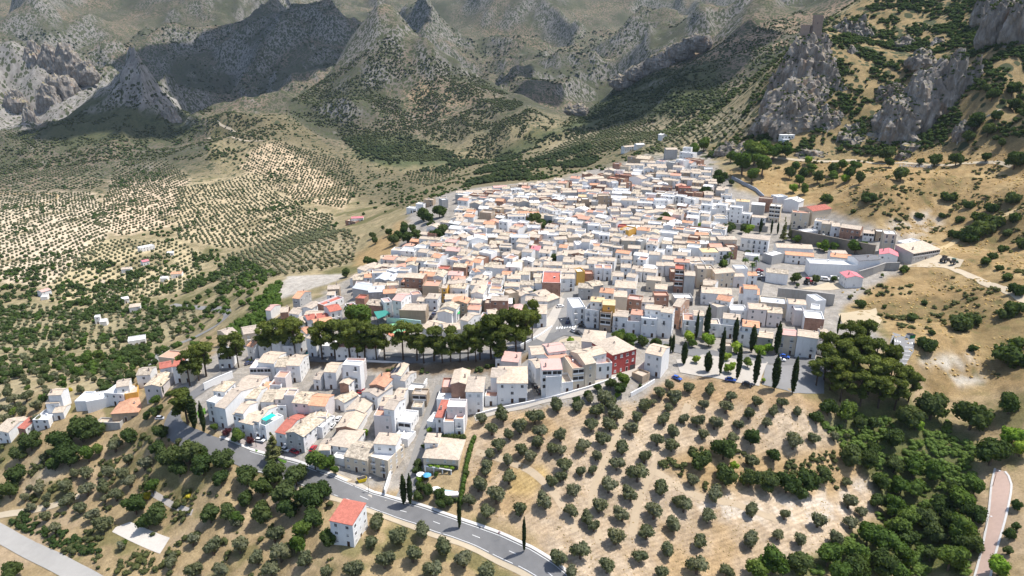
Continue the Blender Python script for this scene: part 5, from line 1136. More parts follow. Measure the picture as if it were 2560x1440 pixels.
tlist('olive', 0, 960, 2.977, "800 650 100|640 660 110|915 660 110|640 780 120|480 760 120|780 765 110|500 870 110|590 920 110|680 980 110|770 1030 130|340 900 60|335 980 90|300 770 100|180 840 70|950 560 90|1070 590 110|860 820 110|400 1070 110|850 450 120|560 660 80|960 720 110|900 1195 80|1430 1155 110|1580 1210 130|1780 1190 150|1910 1290 120|1640 1380 120|2010 1370 140|2090 1250 160|1280 1320 110|1430 1390 130|2270 1300 130|2040 1120 130|1760 1010 100|2430 1390 90|60 60 90|100 110 80|190 90 90|260 160 90|60 180 80|160 200 90|280 260 90|20 260 90|110 300 80", 0.98)
tlist('olive', 1300, 800, 6.4, "600 1340 230|950 1360 180|1130 1250 160|1370 1230 260|1450 1330 200|2000 1370 230|2230 1150 210|2400 1030 180|2450 1210 230|2130 1310 120")
tlist('dark', 0, 960, 2.977, "1250 550 190|1400 510 220|1500 610 180|1650 570 180|1330 630 150|1640 700 140|1830 680 200|2030 660 190|2200 680 200|1950 770 170|2110 820 210|2300 840 240|1830 850 140|2400 800 160|1950 950 190|2150 930 170|2440 1150 150|1700 950 140|1560 970 160|1000 900 180|1170 960 190|1090 1020 150|960 390 140|1190 360 130|1170 480 130|600 340 220|700 330 150|460 430 200|220 430 160|130 520 130|120 680 170|60 790 150|400 600 110|500 540 180|430 520 130|80 1390 180|2330 1000 180")
tlist('leaf', 0, 960, 2.977, "1130 760 130|2250 1080 180|2220 1180 150|650 520 130|730 490 100|380 590 100|920 1190 70|1750 1000 130|2340 560 170|2440 590 120")
tlist('broom', 0, 960, 2.977, "1090 830 70|1400 830 50|1380 850 40")
tlist('dark', 1700, 960, 2.977, "1110 170 160|1020 250 120|1720 240 220|1590 410 170|2180 230 270|1880 170 230|2330 500 260|1330 290 110|1440 290 100|1280 530 200|1400 560 160|1440 480 120|1500 730 140|1600 600 150|330 480 200|150 570 180|340 670 190|520 700 170|650 730 170|800 730 200|950 720 200|1080 680 150|900 800 130|1480 870 140|1850 1000 190|1950 900 200|2050 790 180|2190 960 190|2000 1000 170|1700 1150 170|1900 1100 180|2180 1190 180|900 1330 220|1500 1330 220|1320 1380 220|1870 1260 140|535 390 150|540 570 90|700 530 120|2460 150 180|2080 1180 160|2500 900 90|2460 1120 100|2440 1240 80|2500 1060 70")
tlist('leaf', 1700, 960, 2.977, "1250 200 170|1700 1000 190|1600 900 190|1620 1060 180|2110 880 230|1400 1120 190|1560 1180 230|2100 1060 220|2020 1290 230|1300 1250 190|1110 1270 200|700 1310 240|1680 1270 170|1600 1390 200|560 1370 190|1180 1400 200|1760 780 150|1900 640 170|1750 620 170|1650 760 150|2200 760 180")
tlist('bright', 1700, 960, 2.977, "2480 390 180|2540 480 140|2380 1360 180|1290 500 90|400 610 80|1760 300 110")
tlist('dark', 1300, 800, 6.4, "1600 1110 260|1450 1010 200|1250 1080 160|1920 1050 70|900 1290 160|1080 1180 150")
tlist('leaf', 1300, 800, 6.4, "1660 960 280|1510 1290 110|1620 240 210|1780 290 220")
tlist('bright', 1300, 800, 6.4, "820 340 150|1560 1200 110")
tlist('dark', 1300, 800, 6.4, "1960 330 220|2210 370 180|2330 430 130|2130 360 120")
tlist('bright', 1700, 700, 4.8, "110 690 190|350 720 190|300 680 120|690 810 170|950 850 170|1060 820 140|200 950 120|590 1060 150|560 920 130|1000 1200 70|640 1020 90", 0.95)
tlist('leaf', 1700, 700, 4.8, "820 990 130|150 750 120")
tlist('dark', 780, 1050, 6.4, "1700 700 160|1680 800 170|1740 1060 190|1850 1120 220|2050 1200 230|2180 1300 200|1700 1220 190|2060 1350 190|1780 420 90|1830 330 80|2470 850 120|2420 1000 100|1800 920 130|2400 1100 90", 1.0)
tlist('bright', 780, 1050, 6.4, "170 730 190|1720 950 130|1880 160 110|840 950 70|850 200 130")
tlist('leaf', 780, 1050, 6.4, "370 800 180|60 660 110|100 1150 230|1990 860 90")
tlist('plum', 500, 990, 6.4, "430 580 160|790 720 150")
tlist('leaf', 500, 990, 6.4, "610 640 260|235 500 160|90 960 150")
tlist('dark', 500, 990, 6.4, "380 1010 190|60 880 190")
tree_tb('fir', 686, 1078, 1150, 50)
tlist('dark', 0, 880, 5.3333, "2060 800 150|1950 850 130|2130 750 120|2250 560 110|1740 330 190|1860 130 180|1350 440 130|2060 140 110|2230 100 90|590 250 170|240 270 180|560 60 170")
tlist('leaf', 0, 880, 5.3333, "1150 90 220|1250 190 170|1300 40 170|950 70 130|1000 260 170|1110 210 110|170 800 130|360 480 90|820 430 130|2060 640 150")
tlist('broom', 0, 880, 5.3333, "930 500 80|700 200 50")
for x, ya, yb, w in ((1765,762,846,17),(1709,854,912,17),(1768,879,930,22),(1799,819,938,15),(1836,794,862,15),(1879,812,880,18),(1940,804,887,17),(1843,862,949,15),(1887,877,962,17),(1935,887,974,22),(1981,892,984,17),(2093,787,836,7),(1681,835,882,10),(1674,838,884,9),(1900,545,583,9),(1927,548,586,6),(1943,555,586,6),(1149,1243,1322,12),(1310,1292,1380,11),(1010,1186,1262,17),(1026,1184,1262,15),(511,1004,1082,14),(487,985,1072,22),(629,801,822,6),(408,958,990,8),(1255,738,760,12),(1283,745,772,10),(2178,880,925,14),(2222,845,905,10),(1740,780,850,9)):
    tree_tb('cyp', x, ya, yb, w)
tree_tb('fir', 1957, 541, 604, 20); tree_tb('fir', 2198, 868, 930, 22); tree_tb('fir', 2216, 855, 915, 18); tree_tb('fir', 1972, 556, 600, 14)
for x, yt, yb, w in ((475,880,965,46),(516,858,942,52),(498,870,952,40),(571,838,918,44),(597,829,919,42),(670,808,888,50),(696,797,887,56),(737,795,890,56),(715,805,889,44),(806,806,899,52),(838,802,897,56),(876,800,900,58),(912,806,902,58),(942,815,902,46),(962,813,900,54),(895,835,908,44),(1008,806,900,56),(1042,812,902,50),(1085,818,903,58),(1126,816,904,54),(1060,838,908,40),(1150,838,906,44),(1106,845,908,42),(1200,806,900,50),(1228,788,898,60),(1190,835,905,40),(1258,776,892,58),(1290,772,888,62),(1312,775,876,56),(1330,752,852,44),(1262,812,902,48),(1170,812,902,40),(1240,840,905,42),(470,974,1058,64)):
    tree_tb('pine', x, yt, yb, w)
for x, yt, yb, w in ((2110,806,915,58),(2060,860,950,50),(2095,850,948,60),(2140,838,940,62),(2180,850,950,60),(2075,890,975,56),(2125,880,975,64),(2170,890,985,66),(2210,900,990,62),(2245,915,1000,56),(2040,900,965,44),(2150,930,1015,60),(2195,940,1020,58),(2235,950,1025,54),(2270,930,1005,44),(2100,930,1005,52),(2060,830,925,40),(2225,865,950,44),(2155,800,900,44)):
    tree_tb('pine', x, yt, yb, w)
tlist('leaf', 0, 0, 1, "1990 415 30|2030 420 32|2000 450 32|2105 410 32|2140 415 32|2085 440 30|2012 470 26", 1.0, 9)
tlist('dark', 0, 0, 1, "2010 432 32|2045 442 30|2085 420 32|2125 432 34|2150 442 28|1975 430 26", 1.0, 10)
tlist('bright', 0, 0, 1, "1985 470 26|2112 446 24|2020 400 22", 1.0, 7)
tlist('leaf', 1700, 0, 2.977, "560 1130 190|470 1210 180|620 1220 170|700 1130 130|180 1070 110|110 1110 100|380 1160 90|790 1120 110|640 1090 120|540 1300 120", 1.0)
tlist('dark', 850, 480, 2.977, "620 160 120|740 140 110|850 230 70|480 250 70|540 270 70|240 320 60|470 290 80|660 190 90|770 290 110|720 320 110|680 250 80|560 310 90|400 350 100|430 320 90|360 300 60|600 340 80|500 340 100|320 265 35|260 360 60|250 530 90|40 600 80|200 510 70|1450 210 120|1500 240 110|1560 230 90|1410 170 80|1400 60 40|1600 490 90|1850 480 80|1990 450 70|1210 330 60|1520 350 50|1210 720 60|1275 740 50|1330 880 50|1450 750 60")
tlist('leaf', 850, 480, 2.977, "150 930 260|60 1010 150|170 1000 150|2080 1090 130|2160 1100 120")
tlist('bright', 1700, 540, 3.64, "460 610 50|1080 210 70|1320 285 90|1270 270 70|630 120 110|250 180 60")
tlist('dark', 1700, 540, 3.64, "410 330 110|400 380 90|390 440 100|1050 560 110|1240 575 90|1400 570 60|1070 630 45|450 110 90|370 150 90|620 330 60")
tlist('leaf', 1980, 520, 3.64, "580 350 130|640 345 110|300 340 110|390 350 90|40 280 80|1030 550 60|1015 575 50|820 610 40|380 640 60")
tlist('dark', 1640, 420, 3.64, "440 210 110|490 215 80|560 60 110|620 70 90|570 110 110|690 130 60|80 450 110|50 480 100|110 500 60|310 510 50|230 500 60|640 550 110|690 530 90|820 550 110|560 590 90")
tlist('bright', 1640, 420, 3.64, "115 515 55|200 515 45|400 520 60")
tlist('bush', 1700, 480, 2.977, "2420 900 110|2480 860 150|2110 960 200|2180 940 120|1730 930 90|1350 830 90|1520 850 40|2440 630 90|2180 290 160|2260 250 150|2350 210 150|2150 330 130|2050 310 90|1670 570 70|2520 720 120|2450 1200 220|2540 1240 160|1850 1130 140|2280 510 80|2230 180 120|2320 110 110|2150 90 90|2000 30 110|2480 40 120|2550 380 110|2400 420 80|2520 1110 110|2180 1160 70|1880 1040 60|2330 470 70|1950 170 60|1780 170 70|1400 30 110|1100 40 90|1290 140 40|2080 200 70|2440 300 80|2500 180 110|2380 560 60|1820 820 50")
tlist('dark', 1700, 0, 2.977, "1650 1290 130|1560 1210 80|2500 1190 150|2280 1170 80|2400 1060 70|2200 900 150|2300 960 120|2150 1010 110|2350 860 90|2060 1180 110|1900 1190 110|1540 1150 130|2490 780 110|2480 660 120|2330 700 110|2280 650 80|1790 1200 60")
# palms in the little square
def mk_palm():
    g = np.random.default_rng(77); V, F, n = [], [], 0
    for k in range(26):
        a = g.uniform(0, 6.28); el = g.uniform(-0.3, 1.1); L = g.uniform(2.2, 2.9); prev = None
        for s in range(6):
            t = s / 5; r = L * t * math.cos(el * (1 - 0.4 * t)); z = 5.5 + L * t * math.sin(el) - 1.5 * t * t
            w = 0.42 * math.sin(math.pi * (0.12 + 0.8 * t))
            c = np.array((math.cos(a) * r, math.sin(a) * r, z)); sd = np.array((-math.sin(a), math.cos(a), 0)) * w
            V += [c - sd - (0, 0, w * 0.5), c, c + sd - (0, 0, w * 0.5)]
            if s: F += [(n - 3, n, n + 1, n - 2), (n - 2, n + 1, n + 2, n - 1)]
            n += 3
    return tri_mesh('palm_fronds', np.array(V), np.array(F), L_LEAF), limbs_mesh('palm_trunk', [((0, 0, -0.5), (0.1, 0, 5.6), 0.26, 0.2)], M_BARK)
PROTO['palm'] = [mk_palm()]; NAT_W['palm'] = 5.2; NAT_H['palm'] = 6.5; T_NAME['palm'] = 'palm_tree'
for x, yt, yb in ((1808,648,678),(1824,628,660),(1890,640,668),(1880,655,682),(1862,645,664)): tree_tb('palm', x, yt, yb, 20)
# ------------------------------------------------------------------ the many: far olive rows, scrub, undergrowth
def mass_mesh(name, items, mat, label, leafy=0, sub=1):
    """items: array x, y, z, width, height; one lumpy crown each, joined"""
    it = np.array(items, float)
    if len(it) == 0: return None
    g = np.random.default_rng(len(it))
    B = []
    for k in range(5):
        if leafy:
            L = [(g.uniform(-0.25, 0.25), g.uniform(-0.25, 0.25), g.uniform(0.35, 0.65), g.uniform(0.25, 0.36), g.uniform(0.25, 0.36), g.uniform(0.25, 0.36)) for _ in range(3)]
            V, F = [], []; n = 0
            for x, y, z, rx, ry, rz in L:
                V.append(IV1 * (1 + g.normal(0, 0.12, (len(IV1), 1))) * np.array((rx, ry, rz)) + np.array((x, y, z))); F.append(IF1 + n); n += len(IV1)
            d = g.normal(0, 1, (leafy, 3)); d /= np.linalg.norm(d, axis=1)[:, None]; q = np.array(L)[g.integers(0, 3, leafy)]
            c = q[:, :3] + d * q[:, 3:] * 1.05; s = 0.09
            a = np.cross(d, g.normal(0, 1, (leafy, 3))); a /= np.linalg.norm(a, axis=1)[:, None]; b = np.cross(d, a) + d * 0.4
            V.append(np.stack([c - a * s, c + a * s, c + b * s * 1.4], 1).reshape(-1, 3)); F.append(n + np.arange(leafy * 3).reshape(-1, 3))
            B.append((np.concatenate(V), np.concatenate(F)))
        else:
            v = IV1 * (1 + g.normal(0, 0.16, (len(IV1), 1))) * 0.5
            v[:, 2] = np.maximum(v[:, 2], -0.38) + 0.42
            B.append((v, IF1))
    which = g.integers(0, 5, len(it)); an = g.uniform(0, 6.28, len(it))
    VV, FF, n = [], [], 0
    for k in range(5):
        m = np.nonzero(which == k)[0]
        if len(m) == 0: continue
        v, f = B[k]; cs, sn = np.cos(an[m])[:, None], np.sin(an[m])[:, None]
        X = (v[None, :, 0] * cs - v[None, :, 1] * sn) * it[m, 3:4] + it[m, 0:1]
        Y = (v[None, :, 0] * sn + v[None, :, 1] * cs) * it[m, 3:4] + it[m, 1:2]
        Z = v[None, :, 2] * it[m, 4:5] + it[m, 2:3]
        VV.append(np.stack([X, Y, Z], -1).reshape(-1, 3))
        FF.append((f[None] + (np.arange(len(m)) * len(v))[:, None, None]).reshape(-1, 3) + n)
        n += len(m) * len(v)
    me = tri_mesh(name, np.concatenate(VV), np.concatenate(FF), mat)
    if not leafy: me.polygons.foreach_set('use_smooth', np.ones(len(me.polygons), bool))
    o = bpy.data.objects.new(name, me); COL.objects.link(o); o['kind'] = 'stuff'; o['label'] = label
    return o
_occ = np.array([(t['x'], t['y'], t['w'] * 0.5) for t in TREES])
_hocc = np.array([(H['ctr'].x, H['ctr'].y, max(H['w'], H['d']) * 0.62) for H in HOUSES])
def free(x, y, pad=1.2):
    a = np.ones(len(x), bool)
    for arr in (_occ, _hocc):
        for i in range(0, len(x), 4000):
            d = np.hypot(x[i:i + 4000, None] - arr[:, 0], y[i:i + 4000, None] - arr[:, 1])
            a[i:i + 4000] &= (d > arr[:, 2] + pad).all(1)
    return a
_roads = np.array([(p.x, p.y) for p in road_cp])
ROWS = []
for gi, (poly, ang, sa, sb, sc) in enumerate(GROVES):
    g = np.random.default_rng(900 + gi)
    W = np.array([gp(x, y) for x, y in poly]); c = W.mean(0)
    R = np.hypot(W[:, 0] - c[0], W[:, 1] - c[1]).max()
    ca, sn = math.cos(rad(ang)), math.sin(rad(ang))
    i, j = np.meshgrid(np.arange(-R, R, sa * 0.82), np.arange(-R, R, sb * 1.18))
    i = i + g.normal(0, 0.55, i.shape); j = j + g.normal(0, 0.45, j.shape) + 5 * np.sin(i / 60)
    X = c[0] + i * ca - j * sn; Y = c[1] + i * sn + j * ca
    X, Y = X.ravel(), Y.ravel()
    k = inpoly(X, Y, [(p[0], p[1]) for p in W]) & (g.random(len(X)) > 0.07) & (np.arctan2(np.abs(X), Y) < rad(60))
    X, Y = X[k], Y[k]; k = free(X, Y, 1.5); X, Y = X[k], Y[k]
    s = g.uniform(3.0, 4.3, len(X))
    Z = hz(X, Y)
    ROWS += list(zip(X, Y, Z - 0.1, s, s * g.uniform(0.72, 0.95, len(X))))
ROWS = np.array(ROWS)
_d = np.hypot(ROWS[:, 0], ROWS[:, 1])
ROWS = ROWS[np.argsort(_d)]
_nol = sum(t['kind'] == 'olive' for t in TREES)
a_, b_, _ = proj(ROWS[:, 0], ROWS[:, 1], ROWS[:, 2])
_vis = (a_ > 0) & (a_ < 2560) & (b_ > 0) & (b_ < 1440)
_first = np.nonzero(_vis)[0][:max(0, 298 - _nol)]
for q in ROWS[_first]: tree_at('olive', q[0], q[1], q[3] * 1.05, q[4])
_rest = np.setdiff1d(np.arange(len(ROWS)), _first)
_far = ROWS[_rest]
_nr = np.hypot(_far[:, 0], _far[:, 1]) < 620
mass_mesh('olive_grove', _far[_nr], L_OLIVE, 'rows of olive trees on the near valley slopes', 40)
mass_mesh('olive_grove', _far[~_nr], L_OLIVE, 'thousands of olive trees in rows across the valley')
def scatter(polys, n, seed, wr, hr, cond=None, pad=0.8, rmin=0, rmax=1e9):
    g = np.random.default_rng(seed); out = []
    for poly in polys:
        W = np.array([gp(x, y) for x, y in poly])
        x = g.uniform(W[:, 0].min(), W[:, 0].max(), n); y = g.uniform(W[:, 1].min(), W[:, 1].max(), n)
        z = hz(x, y); a, b, d = proj(x, y, z); r = np.hypot(x, y)
        k = inpoly(a, b, poly) & (r > rmin) & (r < rmax)
        if cond is not None: k &= cond(x, y, g)
        x, y = x[k], y[k]
        if pad > -5: k = free(x, y, pad); x, y = x[k], y[k]
        w = g.uniform(*wr, len(x)); out += list(zip(x, y, hz(x, y) - 0.15, w, w * g.uniform(*hr, len(x))))
    return np.array(out)
def clumpy(scale, thr, seed):
    return lambda x, y, g: fbm(x / scale, y / scale, seed, 3) + g.normal(0, 0.12, len(x)) > thr
HILLP = [[(1830,440),(2050,490),(2350,640),(2300,700),(2100,730),(2200,800),(2300,930),(2560,960),(2640,500),(2640,300),(2450,330),(2240,395),(1990,400)]]
CLIFFP = [[(1760,400),(1850,300),(1920,180),(2020,110),(2200,0),(2640,-60),(2640,330),(2400,370),(2200,390),(1960,380)]]
mass_mesh('hillside_scrub', scatter(HILLP, 6000, 1, (1.0, 3.4), (0.5, 0.8), clumpy(26, 0.22, 31)), L_SCRUB, 'dark scrub bushes dotted over the dry right hillside', 60)
mass_mesh('dry_grass_tufts', scatter(HILLP, 9000, 2, (0.6, 1.5), (0.4, 0.7), clumpy(18, 0.0, 33), 0.3), leaf_mat('straw', [(0.36, 0.26, 0.11), (0.44, 0.33, 0.16)]), 'tufts of straw coloured grass on the dry right hillside')
mass_mesh('cliff_scrub', scatter(CLIFFP, 20000, 3, (1.6, 5.6), (0.55, 0.85), clumpy(30, 0.0, 35), 0.5, 470, 1000), L_DARK, 'dark green bushes growing among the cliffs', 46)
mass_mesh('bramble_thicket', scatter([P_GULLY], 5200, 4, (1.6, 3.4), (0.5, 0.75), clumpy(9, -0.5, 37), -0.6), L_BRAMBLE, 'green bramble thicket filling the gully', 80)
mass_mesh('dry_grass_tufts', scatter([P_FIELD], 12000, 21, (0.25, 0.7), (0.3, 0.5), clumpy(16, 0.0, 61), 0.0), leaf_mat('field_straw', [(0.24, 0.18, 0.095), (0.28, 0.215, 0.12)]), 'dry weeds and straw between the olive trees of the ploughed field')
mass_mesh('bank_scrub', scatter([[(600,905),(700,893),(900,903),(1100,905),(1330,890),(1330,935),(1180,930),(1000,935),(900,920),(760,915)]], 900, 22, (1.0, 3.0), (0.5, 0.85), clumpy(10, -0.1, 63), 0.2), L_DARK, 'dark bushes on the shaded bank below the pine road', 60)
mass_mesh('slope_scrub', scatter([[(1640,1160),(1760,1115),(1860,1135),(2000,1135),(2150,1110),(2180,1180),(2080,1235),(1900,1215),(1780,1235)]], 1500, 5, (1.0, 3.0), (0.5, 0.8), clumpy(8, 0.0, 39)), L_SCRUB, 'scrub on the terrace bank in the olive field', 70)
mass_mesh('slope_scrub', scatter([[(0,1090),(420,1090),(560,1150),(840,1230),(830,1440),(300,1440),(180,1400),(0,1300)]], 5200, 6, (0.9, 3.4), (0.5, 0.85), clumpy(12, 0.16, 41), 0.2), L_SCRUB, 'scrub and weeds on the slope below the road', 70)
mass_mesh('roadside_hedge', scatter([[(10,1300),(60,1285),(170,1330),(250,1380),(215,1395),(120,1362)]], 500, 7, (1.6, 3.0), (0.6, 0.9), None, -0.5), L_DARK, 'dark hedge above the pale concrete road', 80)
VAL = [[(-20,680),(420,640),(560,640),(700,680),(560,780),(430,900),(380,1000),(200,1030),(-20,1110)]]
mass_mesh('valley_trees', scatter(VAL, 5200, 8, (2.6, 6.5), (0.7, 1.0), clumpy(40, 0.02, 43), 0.5), L_DARK, 'mixed trees and hedges in the valley below the town', 60)
mass_mesh('valley_trees', scatter(VAL, 2200, 9, (2.4, 5.5), (0.7, 1.0), clumpy(34, 0.2, 45), 0.5), L_LEAF, 'brighter green trees in the valley below the town', 60)
mass_mesh('valley_trees', scatter([[(520,640),(700,690),(660,760),(560,830),(430,900),(480,820),(560,760)],[(700,700),(640,760),(560,840),(590,850),(700,780)]], 900, 10, (2.2, 5.0), (0.7, 1.0), clumpy(26, -0.2, 47), 0.4), L_LEAF, 'green thicket on the slope under the pale field', 60)
mass_mesh('far_woods', scatter([[(850,345),(1000,335),(1110,370),(1220,410),(1150,440),(1000,425),(900,400)]], 2600, 11, (4, 8), (0.6, 0.9), clumpy(100, -0.12, 49), 0.5, 1000, 2300), L_WOOD, 'dark pine woods at the foot of the central mountain')
mass_mesh('far_woods', scatter([[(1530,235),(1640,185),(1790,160),(1880,200),(1800,280),(1700,300),(1540,320),(1400,350),(1240,425),(1240,390),(1420,320)],[(1200,420),(1330,400),(1480,360),(1500,400),(1400,450),(1150,475)]], 5200, 12, (3.5, 7), (0.6, 0.9), clumpy(80, -0.02, 51), 0.5, 700, 1900), L_WOOD, 'dark green woods in the valley behind the town')
mass_mesh('far_scrub', scatter([[(-20,330),(500,340),(900,440),(1150,440),(1100,480),(900,560),(500,640),(-20,660)]], 9000, 13, (2.5, 6.0), (0.6, 0.9), clumpy(90, 0.28, 53), 1.0, 700, 1800), L_DARK, 'scrub strips between the far olive groves')
mass_mesh('far_scrub', scatter([[(1620,390),(1880,250),(2000,120),(2100,40),(1900,100),(1700,250)]], 5000, 14, (2.5, 5.5), (0.6, 0.9), clumpy(70, -0.05, 55), 1.0, 640, 1500), L_DARK, 'scrub on the slopes behind the castle rock')
mass_mesh('far_scrub', scatter([[(520,285),(720,285),(900,400),(1000,430),(1240,395),(1500,350),(1620,380),(1450,455),(1130,480),(1020,525),(900,500),(700,360),(560,350)]], 9000, 15, (2.0, 4.6), (0.6, 0.9), clumpy(60, 0.0, 57), 1.0, 620, 1700), L_DARK, 'scrub on the low ridge between the town and the mountains')
MB = leaf_mat('mountain_scrub', [(0.040, 0.050, 0.024), (0.055, 0.065, 0.03)])
mass_mesh('mountain_scrub', scatter([[(700,270),(850,172),(970,90),(1200,195),(1390,305),(1330,360),(1230,405),(1000,420),(860,350)]], 24000, 16, (2.2, 5.0), (0.6, 0.85), clumpy(70, -0.22, 65), -9, 1180, 1850), MB, 'dark bushes dotted over the central mountain')
mass_mesh('mountain_scrub', scatter([[(1400,310),(1540,218),(1640,160),(1770,105),(2000,28),(2190,-20),(2100,60),(1980,150),(1850,240),(1640,340),(1450,400)]], 16000, 17, (2.0, 4.4), (0.6, 0.85), clumpy(60, -0.15, 67), -9, 800, 1700), MB, 'dark bushes dotted over the spur behind the castle')
mass_mesh('mountain_scrub', scatter([[(-20,330),(100,260),(290,195),(430,250),(640,292),(720,300),(700,350),(540,400),(300,400),(-20,440)]], 13000, 18, (2.4, 5.6), (0.6, 0.85), clumpy(60, -0.05, 69), -9, 1250, 1900), MB, 'dark bushes over the ridge on the valley side')
mass_mesh('mountain_scrub', scatter([[(-20,0),(500,-20),(900,0),(1300,0),(1900,0),(1700,60),(1500,230),(1300,250),(1000,90),(700,260),(300,250),(-20,200)]], 26000, 19, (4.5, 9.0), (0.55, 0.8), clumpy(160, 0.0, 71), -9, 1850, 3200), MB, 'dark scrub patches over the far mountain range')
print('trees', len(TREES), 'rows', len(ROWS))
# ================================================================== cliffs and castle
from mathutils import noise as mno
def cliff_material():
    m, nt, b = newmat('limestone', 0.95, 0.15)
    p = wpos(nt)
    sv = nd(nt, 'ShaderNodeMapping', {'Vector': p, 'Scale': (0.22, 0.22, 0.07)}).outputs[0]
    f = noise(nt, sv, 1.0, 8, 0.68)
    c = ramp(nt, f, [(0.28, (0.10, 0.085, 0.07)), (0.45, (0.195, 0.17, 0.145)), (0.58, (0.285, 0.255, 0.22)), (0.72, (0.45, 0.42, 0.38))])
    st = ramp(nt, noise(nt, nd(nt, 'ShaderNodeMapping', {'Vector': p, 'Scale': (0.16, 0.16, 0.03), 'Location': (7, 3, 1)}).outputs[0], 1.0, 5, 0.6), [(0.58, 0.0), (0.70, 0.6)])
    c = mix(nt, st, c, (0.34, 0.21, 0.12, 1))
    nz = nd(nt, 'ShaderNodeSeparateXYZ', {0: nd(nt, 'ShaderNodeNewGeometry').outputs['True Normal']}).outputs[2]
    ledge = mth(nt, 'MULTIPLY', ramp(nt, nz, [(0.62, 0.0), (0.85, 1.0)]), ramp(nt, noise(nt, p, 0.16, 4), [(0.42, 0.0), (0.58, 1.0)]))
    c = mix(nt, ledge, c, mix(nt, ramp(nt, noise(nt, p, 0.3, 4), [(0.45, 0), (0.55, 1)]), (0.33, 0.25, 0.12, 1), (0.075, 0.09, 0.035, 1)))
    nt.links.new(c, b.inputs['Base Color'])
    bump(nt, b, noise(nt, p, 0.6, 8, 0.7), 0.8, 0.8)
    return m
M_CLIFF = cliff_material()
def crag_at(px, py, t, wpx, hpx, dep=0.8, sub=5, seed=0, taper=0.45, rough=1.0, lean=0.0):
    """a rock body: centre on a line of sight, size from its size in the photo at that distance"""
    x, y, z = pix3(px, py, t)
    w, h = wpx * t / FPX / 2 * 1.14, hpx * t / FPX / 2 / 0.92
    bm = bmesh.new(); bmesh.ops.create_icosphere(bm, subdivisions=sub, radius=1.0)
    o = Vector((seed * 3.7, seed * 1.3, seed * 2.1))
    hb = h * 1.15
    for v in bm.verts:
        d = v.co.normalized()
        # squarer body that narrows upwards
        q = Vector((math.copysign(abs(d.x) ** 0.75, d.x), math.copysign(abs(d.y) ** 0.75, d.y), math.copysign(abs(d.z) ** 0.85, d.z)))
        k = 1 - taper * max(0, q.z) + 0.12 * max(0, -q.z)
        P = Vector((q.x * w * k, q.y * w * dep * k, q.z * (h if q.z > 0 else hb)))
        s = P / (w * 1.1)
        s2 = Vector((s.x, s.y, s.z * 0.55)) + o
        n1 = 1 - abs(mno.noise(s2 * 1.4)) * 2.4
        n2 = mno.fractal(s2 * 3.0, 0.55, 2.3, 4)
        Pw = Vector((P.x, P.y, P.z * 0.3))
        n3 = 1 - abs(mno.noise(Pw * 0.15 + o)) * 3
        n4 = 1 - abs(mno.noise(Pw * 0.42 + o)) * 3
        amp = (w * 0.22 * n1 + w * 0.20 * n2 + 1.5 * n3) * rough + 0.9 * n4
        v.co = P + d * amp + Vector((lean * w * q.z, 0, 0.07 * h * n2 * max(0, q.z)))
    me = bpy.data.meshes.new('cliff'); bm.to_mesh(me); bm.free(); me.materials.append(M_CLIFF)
    ob = bpy.data.objects.new('cliff', me); COL.objects.link(ob); ob.location = (x, y, z); ob['kind'] = 'structure'
    return ob
CRAGS = []
